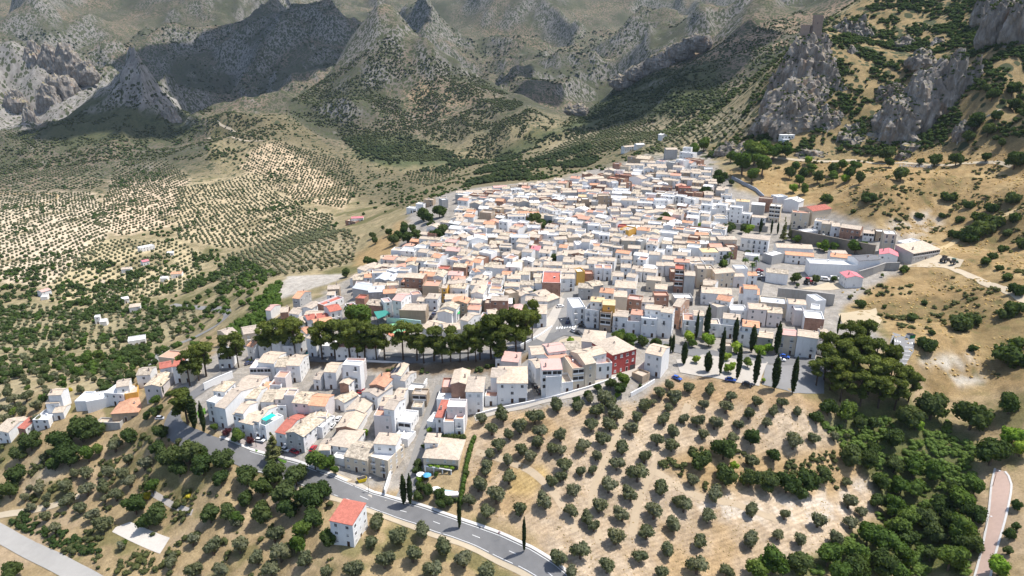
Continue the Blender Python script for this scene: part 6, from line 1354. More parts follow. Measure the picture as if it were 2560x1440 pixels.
for i, c in enumerate([
 (2034,140,642,62,110,0.8,5,0.35), (2008,200,634,96,180,0.8,5,0.3,0.7), (2050,235,628,80,150,0.8,5,0.25,0.7), (1956,240,640,44,170,0.9,5,0.55), (1924,258,646,22,130,0.9,4,0.8), (2080,275,624,52,130,0.9,5,0.35),
 (1990,305,612,120,100,0.6,5,0.3), (2062,325,604,80,90,0.7,5,0.4), (1925,325,630,70,70,0.8,5,0.5), (2140,80,690,62,48,0.8,5,0.5), (2108,76,690,40,40,0.8,4,0.6), (2122,180,645,36,100,0.9,4,0.5), (2088,160,650,26,60,0.9,4,0.6),
 (2150,250,626,56,60,0.9,4,0.4), (2172,292,604,60,50,0.9,4,0.4), (2302,152,604,50,42,0.9,4,0.6), (2262,312,572,120,120,0.8,5,0.25,0.55), (2325,280,568,130,190,0.7,5,0.4,0.55), (2376,250,556,60,200,0.8,5,0.4), (2430,210,548,30,110,0.8,5,0.5),
 (2150,352,590,110,56,0.8,5,0.35), (2215,368,572,60,40,0.9,4,0.4), (2300,372,556,80,36,0.8,4,0.4), (2262,398,545,30,22,0.9,4,0.4), (2510,70,575,84,130,0.6,5,0.15,0.6), (2566,80,555,84,170,0.6,5,0.15,0.6), (2462,30,620,44,80,0.7,5,0.3,0.6), (1998,285,622,150,130,0.5,5,0.3,0.6), (2230,240,600,70,40,0.8,5,0.4), (1880,385,612,70,34,0.9,4,0.4), (2030,388,585,80,24,0.9,4,0.3), (1830,378,640,60,34,0.9,4,0.4),
 (2190,60,730,50,40,0.8,4,0.5), (2260,110,660,40,30,0.9,4,0.5), (2350,120,640,46,40,0.9,4,0.5), (2200,150,660,36,30,0.9,4,0.5), (2410,330,520,34,40,0.9,4,0.5),
 (92,165,1800,46,100,0.7,4,0.5),(125,150,1790,40,70,0.7,4,0.6),(170,165,1780,56,90,0.6,4,0.45),(215,180,1760,44,50,0.6,4,0.5),(150,225,1740,70,70,0.5,4,0.35),(120,250,1720,50,60,0.5,4,0.35),(75,300,1640,26,70,0.7,4,0.5),(40,255,1720,40,50,0.7,4,0.5),(425,300,1580,40,50,0.6,4,0.5),(400,280,1600,30,60,0.6,4,0.5),(930,290,1520,46,34,0.6,4,0.5),
 (1745,104,1465,56,30,0.5,4,0.3),(1700,128,1480,56,32,0.5,4,0.3),(1650,155,1490,56,30,0.5,4,0.3),(1600,182,1505,56,28,0.5,4,0.3),(1555,206,1520,50,26,0.5,4,0.3),(1440,276,1530,50,20,0.5,4,0.3),
 ]):
    ob = crag_at(*c[:6], c[6], i + 1, c[7], c[8] if len(c) > 8 else 0.85); ob['label'] = 'grey limestone crag on the cliff slope'; CRAGS.append(ob)
# bushes rooted on the ledges of the crags
_lb = []; _lg = np.random.default_rng(8)
for ob in CRAGS:
    me = ob.data; nv = len(me.vertices); co = np.empty(nv * 3); me.vertices.foreach_get('co', co); co = co.reshape(-1, 3)
    no = np.empty(nv * 3); me.vertices.foreach_get('normal', no); no = no.reshape(-1, 3)
    k = np.nonzero((no[:, 2] > 0.35) & (_lg.random(nv) < 0.035 * (5 if nv < 4000 else 1)))[0]
    for q in co[k]:
        w = _lg.uniform(0.9, 3.2); _lb.append((q[0] + ob.location.x, q[1] + ob.location.y, q[2] + ob.location.z - 0.3, w, w * 0.7))
mass_mesh('ledge_scrub', _lb, L_DARK, 'bushes rooted on the ledges of the limestone crags', 50)
M_CASTLE = plain('castle_stone', (0.33, 0.255, 0.205), 0.25, 0.4, 0.95, 0.1, 0.3)
def castle():
    c = Vector(pix3(2029, 84, 628)); rt = root('castle', c, rad(-12))
    u = 628 / FPX
    def blk(name, x0, x1, z0, z1, y0, y1, mer):
        L = [(x0, y0, z0, x1, y1, z1, 0)]
        n = max(2, int((x1 - x0) / 1.6))
        if mer:
            for k in range(n):
                a = x0 + (x1 - x0) * k / n
                L.append((a, y0, z1, a + (x1 - x0) / n * 0.55, y0 + 0.6, z1 + 0.9, 0)); L.append((a, y1 - 0.6, z1, a + (x1 - x0) / n * 0.55, y1, z1 + 0.9, 0))
        return put(name, boxes(name, L, [M_CASTLE]), rt)
    kp = blk('keep', 0.6, 8.4, -6, 15.0, 0, 7, True)
    put('arrow_slit', boxes('arrow_slit', [(3.8, -0.03, 8, 4.2, 0.05, 9.6, 0)], [M_DARK]), kp)
    lw = blk('curtain_wall', -9.2, -0.9, -8, 6.6, 0.5, 6, True)
    put('doorway', boxes('doorway', [(-1.9, 0.46, 0.6, -1.1, 0.55, 6.2, 0)], [M_DARK]), lw)
    blk('lower_wall', -11.0, 1.5, -12, -1.0, -2.0, 2.5, False)
    blk('wall_link', -0.9, 0.6, -6, 5.2, 2.0, 6, False)
    tagged(rt, 'ruined stone castle with square keep on top of the rock pinnacle', 'castle')
castle()
def chapel():
    c = Vector(pix3(1968, 350, 596)); rt = root('chapel', c, 0)
    put('wall', boxes('wall', [(-6.0, 0, -2.5, 6.0, 4.5, 4.0, 0), (-6.3, -0.2, 4.0, 6.3, 4.7, 4.35, 0), (-4.2, -2.5, -5, 1.0, 0, 0.6, 0)], [M_WHITE]), rt)
    for x in (-4, -1.3, 1.3, 4): put('window', WIN[0], rt, (x, 0, 1.6), 0, (1.2, 1, 1.4))
    put('door', DOORM, rt, (2.7, 0, -1.2), 0, (1.2, 1, 2.1))
    tagged(rt, 'small white chapel front under the cave in the cliff', 'chapel')
chapel()
# ================================================================== white letters on the slope
def letters():
    a, b = gp(2246, 418), gp(2327, 419)
    d = (b - a); L = Vector((d.x, d.y)).length; rz = math.atan2(d.y, d.x)
    rt = root('hillside_sign', a, rz)
    dg = bpy.context.evaluated_depsgraph_get()
    words = [('ALBANCHEZ', 1.0), ('DE', 0.62), ('MAGINA', 1.0)]
    total = sum(len(w) * s for w, s in words) + 1.2
    step = L / total; x = 0.0
    cache = {}
    for w, s in words:
        for ch in w:
            if (ch, s) not in cache:
                cu = bpy.data.curves.new('letter', 'FONT'); cu.body = ch; cu.size = step * 1.95 * s; cu.extrude = 0.12; cu.offset = 0.04
                to = bpy.data.objects.new('letter_tmp', cu); COL.objects.link(to)
                bpy.context.view_layer.update()
                me = bpy.data.meshes.new_from_object(to.evaluated_get(bpy.context.evaluated_depsgraph_get()))
                me.name = 'letter'; me.materials.clear(); me.materials.append(M_WHITE)
                bpy.data.objects.remove(to); cache[(ch, s)] = me
            p = Vector((a.x + math.cos(rz) * x, a.y + math.sin(rz) * x))
            o = put('letter', cache[(ch, s)], rt, (x, 0, hz1(p.x, p.y) - a.z + 0.3)); o.rotation_euler = (rad(80), 0, 0)
            x += step * s
        x += step * 0.6
    tagged(rt, 'row of big white freestanding letters on the slope below the cliff', 'sign')
letters()
# ================================================================== cars
M_TYRE = plain('tyre_rubber', (0.02, 0.02, 0.02), 0.1, 1.0, 0.8)
M_RIM = plain('wheel_rim', (0.45, 0.45, 0.46), 0.1, 1.0, 0.4, 0.5)
M_LAMP = plain('lamp_lens', (0.75, 0.75, 0.72), 0.05, 1.0, 0.2, 0.5)
M_TAIL = plain('tail_lens', (0.45, 0.02, 0.02), 0.05, 1.0, 0.3, 0.5)
M_CGLASS = plain('car_glass', (0.02, 0.024, 0.03), 0.1, 1.0, 0.08, 0.8)
def paint(name, col): return plain('paint_' + name, col, 0.04, 1.0, 0.28, 0.6)
def prism(name, prof, y0, y1, mats, inset=None):
    """side profile (x, z) swept across the car; inset narrows points above the belt line"""
    V, F = [], []
    n = len(prof)
    for s, y in ((0, y0), (1, y1)):
        for (x, z) in prof:
            k = 1.0 if inset is None or z <= inset[0] else 1 - inset[1] * (z - inset[0])
            V.append((x, y * k, z))
    F += [tuple(range(n))[::-1], tuple(range(n, 2 * n))]
    F = [F[0][::-1], F[1][::-1]]
    for i in range(n):
        j = (i + 1) % n
        F.append((i, j, n + j, n + i))
    me = pymesh(name, V, F, mats)
    bm = bmesh.new(); bm.from_mesh(me); bmesh.ops.recalc_face_normals(bm, faces=bm.faces)
    bmesh.ops.bevel(bm, geom=[e for e in bm.edges], offset=0.05, segments=1, affect='EDGES')
    bm.to_mesh(me); bm.free()
    return me
def wheel_mesh():
    V, F, FM = [], [], []
    for r0, y0, y1, m in ((0.32, -0.11, 0.11, 0), (0.2, -0.125, 0.125, 1)):
        k = len(V); n = 14
        for y in (y0, y1):
            for i in range(n):
                a = 2 * math.pi * i / n; V.append((math.cos(a) * r0, y, math.sin(a) * r0))
        F += [tuple(range(k, k + n)), tuple(range(k + n, k + 2 * n))[::-1]] + [(k + i, k + n + i, k + n + (i + 1) % n, k + (i + 1) % n) for i in range(n)]
        FM += [m] * (n + 2)
    return pymesh('wheel', V, F, [M_TYRE, M_RIM], FM)
WHEEL = wheel_mesh()
P_CAR = [(-2.05, 0.28), (-2.08, 0.62), (-1.95, 0.82), (1.0, 0.86), (1.95, 0.74), (2.08, 0.55), (2.05, 0.28)]
P_CAB = [(-1.75, 0.84), (-1.35, 1.38), (0.25, 1.42), (1.05, 0.86)]
P_VAN = [(-2.4, 0.3), (-2.42, 1.1), (1.5, 1.15), (2.3, 1.0), (2.42, 0.7), (2.4, 0.3)]
P_VCB = [(-2.38, 1.12), (-2.3, 2.1), (1.0, 2.12), (1.75, 1.12)]
CARG = [prism('glass', P_CAB, -0.74, 0.74, [M_CGLASS], (0.86, 0.24)), prism('glass', [(-1.3, 1.15), (-1.28, 1.75), (1.05, 1.78), (1.55, 1.15)], -0.93, 0.93, [M_CGLASS], (1.12, 0.05))]
LAMP = boxes('headlight', [(-0.03, -0.16, -0.06, 0.03, 0.16, 0.07)], [M_LAMP]); TAIL = boxes('tail_light', [(-0.03, -0.12, -0.09, 0.03, 0.12, 0.09)], [M_TAIL])
CARB = {}
CARS = []
def car(px, py, head, col, label, van=False, name='parked_car', sc=1.0):
    p = gp(px, py); q = gp(px + head[0], py + head[1])
    rz = math.atan2(q.y - p.y, q.x - p.x)
    rt = root(name, (p.x, p.y, p.z + 0.22), rz); rt.scale = (sc, sc, sc)
    nm, rgb = col
    if (nm, van) not in CARB:
        b = prism('body', P_VAN if van else P_CAR, -0.95 if van else -0.86, 0.95 if van else 0.86, [paint(nm, rgb)])
        if van: t = prism('cab_shell', P_VCB, -0.92, 0.92, [paint(nm, rgb)], (1.12, 0.06))
        else: t = prism('roof_panel', [(-1.36, 1.36), (-1.3, 1.45), (0.2, 1.48), (0.3, 1.39)], -0.66, 0.66, [paint(nm, rgb)])
        CARB[(nm, van)] = (b, t)
    b, t = CARB[(nm, van)]
    bo = put('body', b, rt); put('roof_panel', t, rt); put('windows', CARG[1 if van else 0], rt)
    L = 2.4 if van else 2.07; W = 0.9 if van else 0.82
    for x in (-1.3, 1.3):
        for y in (-W, W): put('wheel', WHEEL, rt, (x, y, 0.32))
    for y in (-0.6, 0.6):
        put('headlight', LAMP, bo, (L, y, 0.62)); put('tail_light', TAIL, bo, (-L, y, 0.68))
    tagged(rt, label, 'van' if van else 'car', 'cars parked around the town')
    CARS.append(rt)
CW, CR, CB, CK, CS, CG, CD = ('white', (0.75, 0.75, 0.74)), ('red', (0.35, 0.02, 0.03)), ('blue', (0.03, 0.10, 0.42)), ('black', (0.02, 0.02, 0.022)), ('silver', (0.42, 0.42, 0.43)), ('green', (0.05, 0.12, 0.09)), ('navy', (0.02, 0.035, 0.10))
for a in [
 (650,1104,(10,2),CW,'white estate car parked before the low white row on the road'), (713,1128,(10,3),CW,'white car half hidden behind the conical fir tree'), (737,1133,(10,3),CR,'red hatchback parked by the grey gabled house corner'), (783,1125,(5,-8),CR,'dark red car parked on the side street by the grey gabled house'),
 (831,1068,(5,-8),CW,'lower of two white cars parked in the side street'), (846,1051,(5,-8),CW,'upper of two white cars parked in the side street'), (876,1014,(5,-8),CW,'white car parked by the small gabled garage in the side street'), (892,998,(5,-8),CW,'white car below the dark red one in the side street'), (903,981,(5,-8),CR,'dark red car highest up the side street'),
 (623,911,(10,-3),CD,'navy blue car on the bend by the leaning pines'), (402,1049,(8,-5),CS,'silver car beside the restaurant garden'), (1348,983,(-6,-9),CK,'black car lowest in the narrow shaded street'), (1337,968,(-6,-9),CK,'black car in the middle of the narrow shaded street'), (1317,930,(-4,-9),CG,'dark green car at the top of the narrow shaded street'),
 (1692,949,(9,4),CB,'blue car parked above the olive field by the tall white house'), (1455,817,(10,2),CK,'black car in the shade before the balconied street row'), (1435,831,(9,3),CW,'white car beside the building plot'), (1447,836,(9,3),CK,'black car beside the building plot'), (1423,801,(4,-9),CK,'black car at the corner of the broad street'), (1419,808,(4,-9),CD,'navy car at the corner of the broad street'), (1400,769,(8,-2),CW,'white car by the dark tree on the broad street'),
 (1961,895,(10,2),CB,'bright blue car parked in front of the plaza houses'), (1951,903,(10,1),CW,'white car beside the bright blue one on the plaza'), (1826,953,(10,2),CB,'blue car under the plaza trees'), (1868,964,(10,3),CK,'black car under the plaza cypresses'), (1899,679,(10,1),CR,'red car topmost in the parked row on the short street'), (1898,686,(10,1),CS,'silver car second in the parked row on the short street'), (1897,693,(10,1),CW,'white car third in the parked row on the short street'), (1896,700,(10,1),CK,'black car lowest in the parked row on the short street'),
 (2272,646,(4,-8),CW,'white car before the open sheds'), (2250,634,(8,-3),CS,'silver car beside the tall cream house by the sheds'), (1079,796,(5,-8),CK,'lowest black car on the street by the brown blank wall'), (1084,789,(5,-8),CD,'navy car on the street by the brown blank wall'), (1089,782,(5,-8),CS,'silver car on the street by the brown blank wall'), (2060,592,(10,2),CW,'white car on the street above the stone retaining wall'), (1997,571,(10,3),CD,'navy car by the cream apartment block'),
]: car(*a)
car(1527, 826, (-10, -2), CW, 'white delivery van parked in the street by the balconied row', True, 'delivery_van')
car(2062, 702, (10, 1), CW, 'white van among the trees behind the concrete wall', True, 'delivery_van')
car(2086, 700, (10, 0), CW, 'white van by the rose roofed shed', True, 'delivery_van')
def tractor(px, py, col, label, sc=1.0):
    p = gp(px, py); rt = root('tractor', p, rad(20)); rt.scale = (sc, sc, sc)
    pm = paint(*col)
    put('hood', prism('hood', [(0.0, 0.7), (0.0, 1.5), (1.7, 1.4), (1.8, 0.7)], -0.4, 0.4, [pm]), rt)
    put('cab', prism('cab', [(-1.3, 0.8), (-1.2, 2.3), (-0.1, 2.35), (0.1, 0.8)], -0.6, 0.6, [M_CGLASS]), rt)
    put('cab_roof', boxes('cab_roof', [(-1.35, -0.7, 2.36, 0.1, 0.7, 2.5)], [pm]), rt)
    for x, s in ((-0.8, 2.2), (1.3, 1.4)):
        for y in (-0.8, 0.8): put('wheel', WHEEL, rt, (x, y, 0.32 * s), 0, (s, 1.6, s))
    tagged(rt, label, 'tractor')
tractor(2021, 710, CR, 'red tractor on the dry plot behind the concrete wall', 1.5)
tractor(2362, 656, CK, 'dark tractor standing in the white dirt yard', 1.6)
tractor(2385, 660, CG, 'dark green tractor beside the dark one in the dirt yard', 1.3)
# ================================================================== garden with pool, canopies and small street things
def quad_px(name, pix, z, mat, th=0.1):
    P = [gp(x, y) for x, y in pix]
    zz = sum(p.z for p in P) / len(P) + z
    V = [(p.x, p.y, zz) for p in P] + [(p.x, p.y, zz - th) for p in P]
    n = len(P)
    F = [tuple(range(n)), tuple(range(n, 2 * n))[::-1]] + [(i, n + i, n + (i + 1) % n, (i + 1) % n) for i in range(n)]
    me = pymesh(name, V, F, [mat])
    bm = bmesh.new(); bm.from_mesh(me); bmesh.ops.recalc_face_normals(bm, faces=bm.faces); bm.to_mesh(me); bm.free()
    return me, zz
def pool():
    deck, z = quad_px('deck', [(1068,1226),(1092,1216),(1150,1217),(1146,1243),(1120,1246),(1096,1238)], 0.6, plain('pool_deck', (0.66, 0.64, 0.60), 0.06, 0.5), 0.9)
    rt = root('swimming_pool', (0, 0, 0))
    put('deck', deck, rt)
    m, nt, b = newmat('pool_water', 0.06, 0.5); b.inputs['Base Color'].default_value = (0.34, 0.52, 0.56, 1)
    bump(nt, b, noise(nt, wpos(nt), 2.5, 3), 0.15, 0.05)
    P = [gp(x, y) for x, y in [(1097,1222),(1144,1223),(1141,1232),(1106,1231)]]
    V = [(p.x, p.y, z + 0.004) for p in P]
    wm = pymesh('water', V, [(0, 1, 2, 3)], [m])
    if wm.polygons[0].normal.z < 0: wm.flip_normals()
    put('water', wm, rt)
    c = sum((Vector(v) for v in V), Vector()) / 4
    rim = []
    for i in range(4):
        a, b2 = Vector(V[i]), Vector(V[(i + 1) % 4]); d = (b2 - a).normalized(); n = Vector((-d.y, d.x, 0)) * 0.18
        rim += [(a - n, b2 - n, b2 + n, a + n)]
    RV, RF = [], []
    for q in rim:
        k = len(RV)
        for p in q: RV += [(p.x, p.y, z + 0.006), (p.x, p.y, z + 0.07)]
        RF += [(k + 1, k + 3, k + 5, k + 7), (k, k + 2, k + 3, k + 1), (k + 4, k + 6, k + 7, k + 5)]
    put('coping', pymesh('coping', RV, RF, [M_WHITE]), rt)
    tagged(rt, 'pale blue swimming pool in the walled villa garden', 'pool')
pool()
def hedge(pix, w, h, label, mat, n=9):
    P = curve_pts(pix, 1.0); g = np.random.default_rng(len(P) + int(pix[0][0]))
    c0 = gp(*pix[0]); L = []
    for p in P: L.append((p.x - c0.x, p.y - c0.y, hz1(p.x, p.y) - c0.z + h * 0.5, w * g.uniform(0.5, 0.65), w * g.uniform(0.5, 0.65), h * g.uniform(0.5, 0.62)))
    V, F = crown_arr(L, len(P) * 60, 0.2, g, 0.9)
    rt = root('hedge', c0); put('foliage', tri_mesh('hedge_foliage', V, F, mat), rt); tagged(rt, label, 'hedge')
hedge([(1152,1262),(1158,1220),(1166,1170),(1178,1120),(1186,1100)], 1.6, 2.0, 'tall clipped hedge between villa garden and olive field', L_LEAF)
hedge([(1102,1100),(1130,1099),(1160,1100)], 1.5, 2.2, 'dark clipped hedge behind the villa', L_DARK)
hedge([(1092,1238),(1116,1250),(1140,1254)], 1.3, 1.4, 'low hedge below the swimming pool', L_DARK)
def canopy(pix, h, mat, label, name='canopy', cat='canopy'):
    me, z = quad_px('sheet', pix, h, mat, 0.12)
    P = [gp(x, y) for x, y in pix]
    rt = root(name, (0, 0, 0)); put('sheet', me, rt)
    for p in P:
        put('post', boxes('post', [(p.x - 0.08, p.y - 0.08, p.z - 0.5, p.x + 0.08, p.y + 0.08, z - 0.13)], [M_IRON]), rt)
    tagged(rt, label, cat)
M_TEAL = plain('teal_sheet', (0.05, 0.24, 0.20), 0.08, 0.5, 0.6); M_TURQ = plain('turquoise_net', (0.02, 0.48, 0.38), 0.15, 1.0, 0.8); M_GRN = plain('green_awning', (0.03, 0.33, 0.10), 0.1, 1.0, 0.8)
canopy([(946,822),(978,804),(966,794),(936,800)], 4.5, M_TEAL, 'teal sheet roof beside the green sports court')
canopy([(1136,805),(1150,803),(1150,796),(1138,797)], 4.0, M_GRN, 'green awning between the tan roofed houses above the pines')
def pergola():
    a, b = gp(1064, 1184), gp(1128, 1186); d = b - a; rz = math.atan2(d.y, d.x); L = Vector((d.x, d.y)).length
    rt = root('pergola', a, rz)
    for k in range(4): put('post', boxes('post', [(-0.15, -0.15, -1.5, 0.15, 0.15, 3.2)], [M_WHITE]), rt, (L * k / 3, 0, 0))
    put('beam', boxes('beam', [(-0.3, -0.15, 3.0, L + 0.3, 0.15, 3.3)], [M_WHITE]), rt)
    g = np.random.default_rng(4); LB = [(x, g.uniform(0.2, 2.6), 3.5, 0.9, 0.9, 0.35) for x in np.linspace(0, L, 16)]
    V, F = crown_arr(LB, 900, 0.2, g, 0.9); put('vine', tri_mesh('vine', V, F, L_BRIGHT), rt)
    tagged(rt, 'white pergola covered with bright green vine before the villa', 'pergola')
pergola()
def parasol(px, py, mat, label):
    p = gp(px, py); rt = root('parasol', p); n = 10
    put('pole', limbs_mesh('pole', [((0, 0, -0.3), (0, 0, 2.4), 0.04, 0.04)], M_IRON), rt)
    V = [(0, 0, 2.6)] + [(math.cos(2 * math.pi * i / n) * 1.5, math.sin(2 * math.pi * i / n) * 1.5, 2.05) for i in range(n)]
    put('shade', pymesh('shade', V, [(0, 1 + i, 1 + (i + 1) % n) for i in range(n)] + [(0, 1 + (i + 1) % n, 1 + i) for i in range(n)][:0], [mat]), rt)
    tagged(rt, label, 'parasol')
parasol(1052, 1198, M_WHITE, 'white parasol in the villa garden'); parasol(1068, 1200, plain('blue_cloth', (0.10, 0.35, 0.62), 0.1), 'blue and white parasol in the villa garden')
def lamp(px, py, h, label):
    p = gp(px, py); rt = root('street_lamp', p)
    put('pole', limbs_mesh('pole', [((0, 0, -0.5), (0, 0, h), 0.09, 0.05), ((0, 0, h - 0.05), (0.8, 0, h + 0.2), 0.05, 0.04)], M_IRON), rt)
    put('lamp_head', boxes('lamp_head', [(0.6, -0.15, h + 0.12, 1.2, 0.15, h + 0.28)], [M_FRAME]), rt)
    tagged(rt, label, 'street lamp', 'street lamps')
for i, (x, y, l) in enumerate(((2460,1330,'street lamp lowest along the pink promenade'),(2482,1215,'street lamp at the top of the pink promenade'),(641,1118,'street lamp on the lawn strip by the parked white estate car'),(711,1146,'street lamp by the fir tree on the parking lane'),(922,1232,'street lamp on the forecourt of the corner house'),(556,950,'street lamp on the curved white wall'),(1398,830,'street lamp by the zebra crossing'),(1706,838,'street lamp at the corner of the plaza street'))): lamp(x, y, 6.0, l)
def roadsign():
    p = gp(1248, 1350); rt = root('road_sign', p, rad(20)); n = 16
    put('pole', limbs_mesh('pole', [((0, 0, -0.4), (0, 0, 3.0), 0.05, 0.05)], M_RIM), rt)
    for r, y, m, nm in ((0.42, -0.06, plain('sign_red', (0.5, 0.02, 0.02), 0.05), 'red_disc'), (0.28, -0.07, M_WHITE, 'white_disc')):
        V = [(math.cos(2 * math.pi * i / n) * r, yy, 2.9 + math.sin(2 * math.pi * i / n) * r) for yy in (y, y + 0.03) for i in range(n)]
        put(nm, pymesh(nm, V, [tuple(range(n)), tuple(range(n, 2 * n))[::-1]] + [(i, n + i, n + (i + 1) % n, (i + 1) % n) for i in range(n)], [m]), rt)
    tagged(rt, 'round red and white road sign above the asphalt road', 'road sign')
roadsign()
def bins(px, py, mat, label):
    p = gp(px, py); rt = root('waste_container', p, 0.3)
    put('body', prism('body', [(-0.7, 0.15), (-0.8, 1.25), (0.8, 1.25), (0.7, 0.15)], -0.6, 0.6, [mat]), rt)
    put('lid', prism('lid', [(-0.82, 1.26), (-0.5, 1.55), (0.5, 1.55), (0.82, 1.26)], -0.62, 0.62, [M_IRON]), rt)
    for x in (-0.5, 0.5): put('wheel', WHEEL, rt, (x, -0.5, 0.1), 0, (0.35, 0.4, 0.35))
    rt.scale = (1.4, 1.4, 1.4); tagged(rt, label, 'container')
bins(772, 887, M_TURQ, 'green recycling container by the pine road'); bins(2279, 846, plain('green_bin', (0.03, 0.22, 0.08)), 'green waste container at the far car park'); bins(2272, 845, M_WHITE, 'white waste container at the far car park')
def skip_():
    p = gp(905, 1203); rt = root('skip', p, rad(25))
    put('hull', prism('hull', [(-1.2, 0.1), (-1.7, 1.3), (1.7, 1.3), (1.2, 0.1)], -0.85, 0.85, [plain('skip_yellow', (0.62, 0.45, 0.02), 0.1)]), rt)
    put('load', boxes('load', [(-1.5, -0.75, 1.3, 1.5, 0.75, 1.42)], [M_DARK]), rt)
    tagged(rt, 'yellow rubble skip by the green garage door', 'skip')
skip_()
def bridge():
    a, b = gp(928, 903), gp(990, 903); d = b - a; rz = math.atan2(d.y, d.x); L = Vector((d.x, d.y)).length
    rt = root('bridge', a, rz); n = 12; r = 2.6; zc = -3.2
    V = [(0, -1.2, -9), (L * 0.5 - r, -1.2, -9)]; F = []
    arc = [(L / 2 + math.cos(math.pi - math.pi * i / n) * r, zc + math.sin(math.pi - math.pi * i / n) * r) for i in range(n + 1)]
    V = []
    for (x, z) in arc: V += [(x, -1.2, z), (x, -1.2, 0.3), (x, 1.2, z), (x, 1.2, 0.3)]
    for i in range(n):
        k = 4 * i; F += [(k, k + 4, k + 5, k + 1), (k, k + 2, k + 6, k + 4)]
    put('arch', pymesh('arch', V, F, [M_CONC]), rt)
    put('pier', boxes('pier', [(-3, -1.2, -9, L / 2 - r, 1.2, 0.3)], [M_CONC]), rt); put('pier', boxes('pier', [(L / 2 + r, -1.2, -9, L + 3, 1.2, 0.3)], [M_CONC]), rt)
    put('parapet', boxes('parapet', [(-3, -1.4, 0.3, L + 3, -1.0, 1.2)], [M_WHITE]), rt)
    tagged(rt, 'small arched road bridge in the shade of the pines', 'bridge')
bridge()
_solar = [H for H in HOUSES if H['key'] == 'C8' and H['o']]
if _solar:
    H = _solar[0]; ro = [c for c in H['o'].children if c.name.startswith('roof')][0]
    sl = 0.33; M_SOL = plain('solar_cells', (0.02, 0.025, 0.05), 0.1, 1.0, 0.2, 0.6)
    for i in range(4):
        for j in range(2):
            o = put('solar_panel', boxes('solar_panel', [(-0.8, -0.5, 0, 0.8, 0.5, 0.06, 0), (-0.85, -0.55, -0.02, 0.85, 0.55, 0.03, 1)], [M_SOL, M_RIM]), ro, (-H['w'] * 0.12 - j * 1.8, -H['d'] * 0.3 + i * 1.25, H['h'] + 0.32 * (H['w'] / 2 - H['w'] * 0.12 - j * 1.8) + 0.35))
            o.rotation_euler = (0, -math.atan(0.32), 0)
for key, mat_, lab in (('B4', M_TURQ, ''),):
    H = [h for h in HOUSES if h['key'] == key][0]
    if H['o']: put('net_awning', boxes('net_awning', [(-H['w'] * 0.42, -H['d'] * 0.4, H['h'] + 1.5, H['w'] * 0.4, H['d'] * 0.15, H['h'] + 1.58)] + [(x, y, H['h'] - 0.8, x + 0.07, y + 0.07, H['h'] + 1.5) for x in (-H['w'] * 0.4, H['w'] * 0.37) for y in (-H['d'] * 0.38, H['d'] * 0.1)], [mat_]), H['o'])
# ================================================================== names that single things out
LM = [('swimming pool', 1120, 1227), ('red facade house', 1545, 880), ('sports court', 995, 818), ('zebra crossing', 1410, 822), ('red-roofed roadside house', 870, 1310), ('castle', 2028, 75), ('road junction', 800, 1195), ('pink promenade', 2480, 1300), ('car park', 1985, 950), ('hipped town hall', 1885, 595), ('rose roofed shed', 2138, 700), ('yellow wall', 1455, 685), ('white van', 1527, 815), ('restaurant', 310, 1010), ('pale field', 770, 715), ('white letters', 2285, 412), ('brown church roof', 1610, 395), ('stone retaining wall', 2090, 603), ('fir tree', 686, 1120), ('teal canopy', 955, 808), ('cave chapel', 1968, 345), ('whitish plot', 350, 1345), ('grey plot', 430, 1258), ('concrete road', 100, 1390), ('road bend', 560, 785), ('solar panels', 1005, 930), ('curved wall', 545, 945), ('bridge', 958, 908), ('arched brick tower', 1575, 465), ('orange roofed house', 745, 745), ('villa', 1095, 1150), ('road sign', 1248, 1340), ('dirt yard', 2330, 650), ('concrete wall', 2015, 730), ('unfinished brick house', 1030, 700), ('dark red tower house', 1700, 690)]
ORD = ['first', 'second', 'third', 'fourth', 'fifth', 'sixth', 'seventh', 'eighth', 'ninth', 'tenth', 'eleventh', 'twelfth', 'thirteenth', 'fourteenth', 'fifteenth', 'sixteenth']
DIRS = ['cliffwards of', 'behind', 'valleywards of', 'before']
def name_all(items):
    """items: dict(o, desc, px, py); the label gives the look and the place counted from a landmark"""
    groups = {}
    for it in items: groups.setdefault(it['desc'], []).append(it)
    for desc, g in groups.items():
        if len(g) == 1:
            it = g[0]; l = min(LM, key=lambda q: math.hypot(q[1] - it['px'], q[2] - it['py']))
            it['o']['label'] = '%s near the %s' % (desc, l[0]); continue
        best = {}
        for li, (ln, lx, ly) in enumerate(LM):
            sec = {}
            for k, it in enumerate(g):
                dx, dy = it['px'] - lx, (it['py'] - ly) * 1.5
                s = 0 if abs(dx) > abs(dy) and dx > 0 else 2 if abs(dx) > abs(dy) else 1 if dy < 0 else 3
                sec.setdefault(s, []).append((math.hypot(dx, dy), k))
            for s, lst in sec.items():
                for r, (d, k) in enumerate(sorted(lst)):
                    sc = (r + d / 150.0)
                    if k not in best or sc < best[k][0]: best[k] = (sc, r, s, li)
        for k, it in enumerate(g):
            sc, r, s, li = best[k]
            o_ = ORD[r] if r < len(ORD) else '%dth' % (r + 1)
            it['o']['label'] = '%s, %s %s the %s' % (desc, o_, DIRS[s], LM[li][0])
hs = []
for H in HOUSES:
    if H['o'] is None: continue
    st = max(1, int(round(H['h'] / 2.9)))
    sw = {1: 'low', 2: 'two-storey', 3: 'three-storey', 4: 'tall', 5: 'tall'}.get(st, 'tall')
    desc = '%s %s house with %s %s roof' % (sw, W_WORD[H['wk']], R_WORD[H['rk']].split()[0] if len(R_WORD[H['rk']].split()) > 2 else R_WORD[H['rk']], F_WORD[H['roof']])
    H['o']['category'] = 'house'; H['o']['group'] = 'houses of the hillside town'
    hs.append(dict(o=H['o'], desc=desc, px=H['px'], py=H['py']))
name_all(hs)
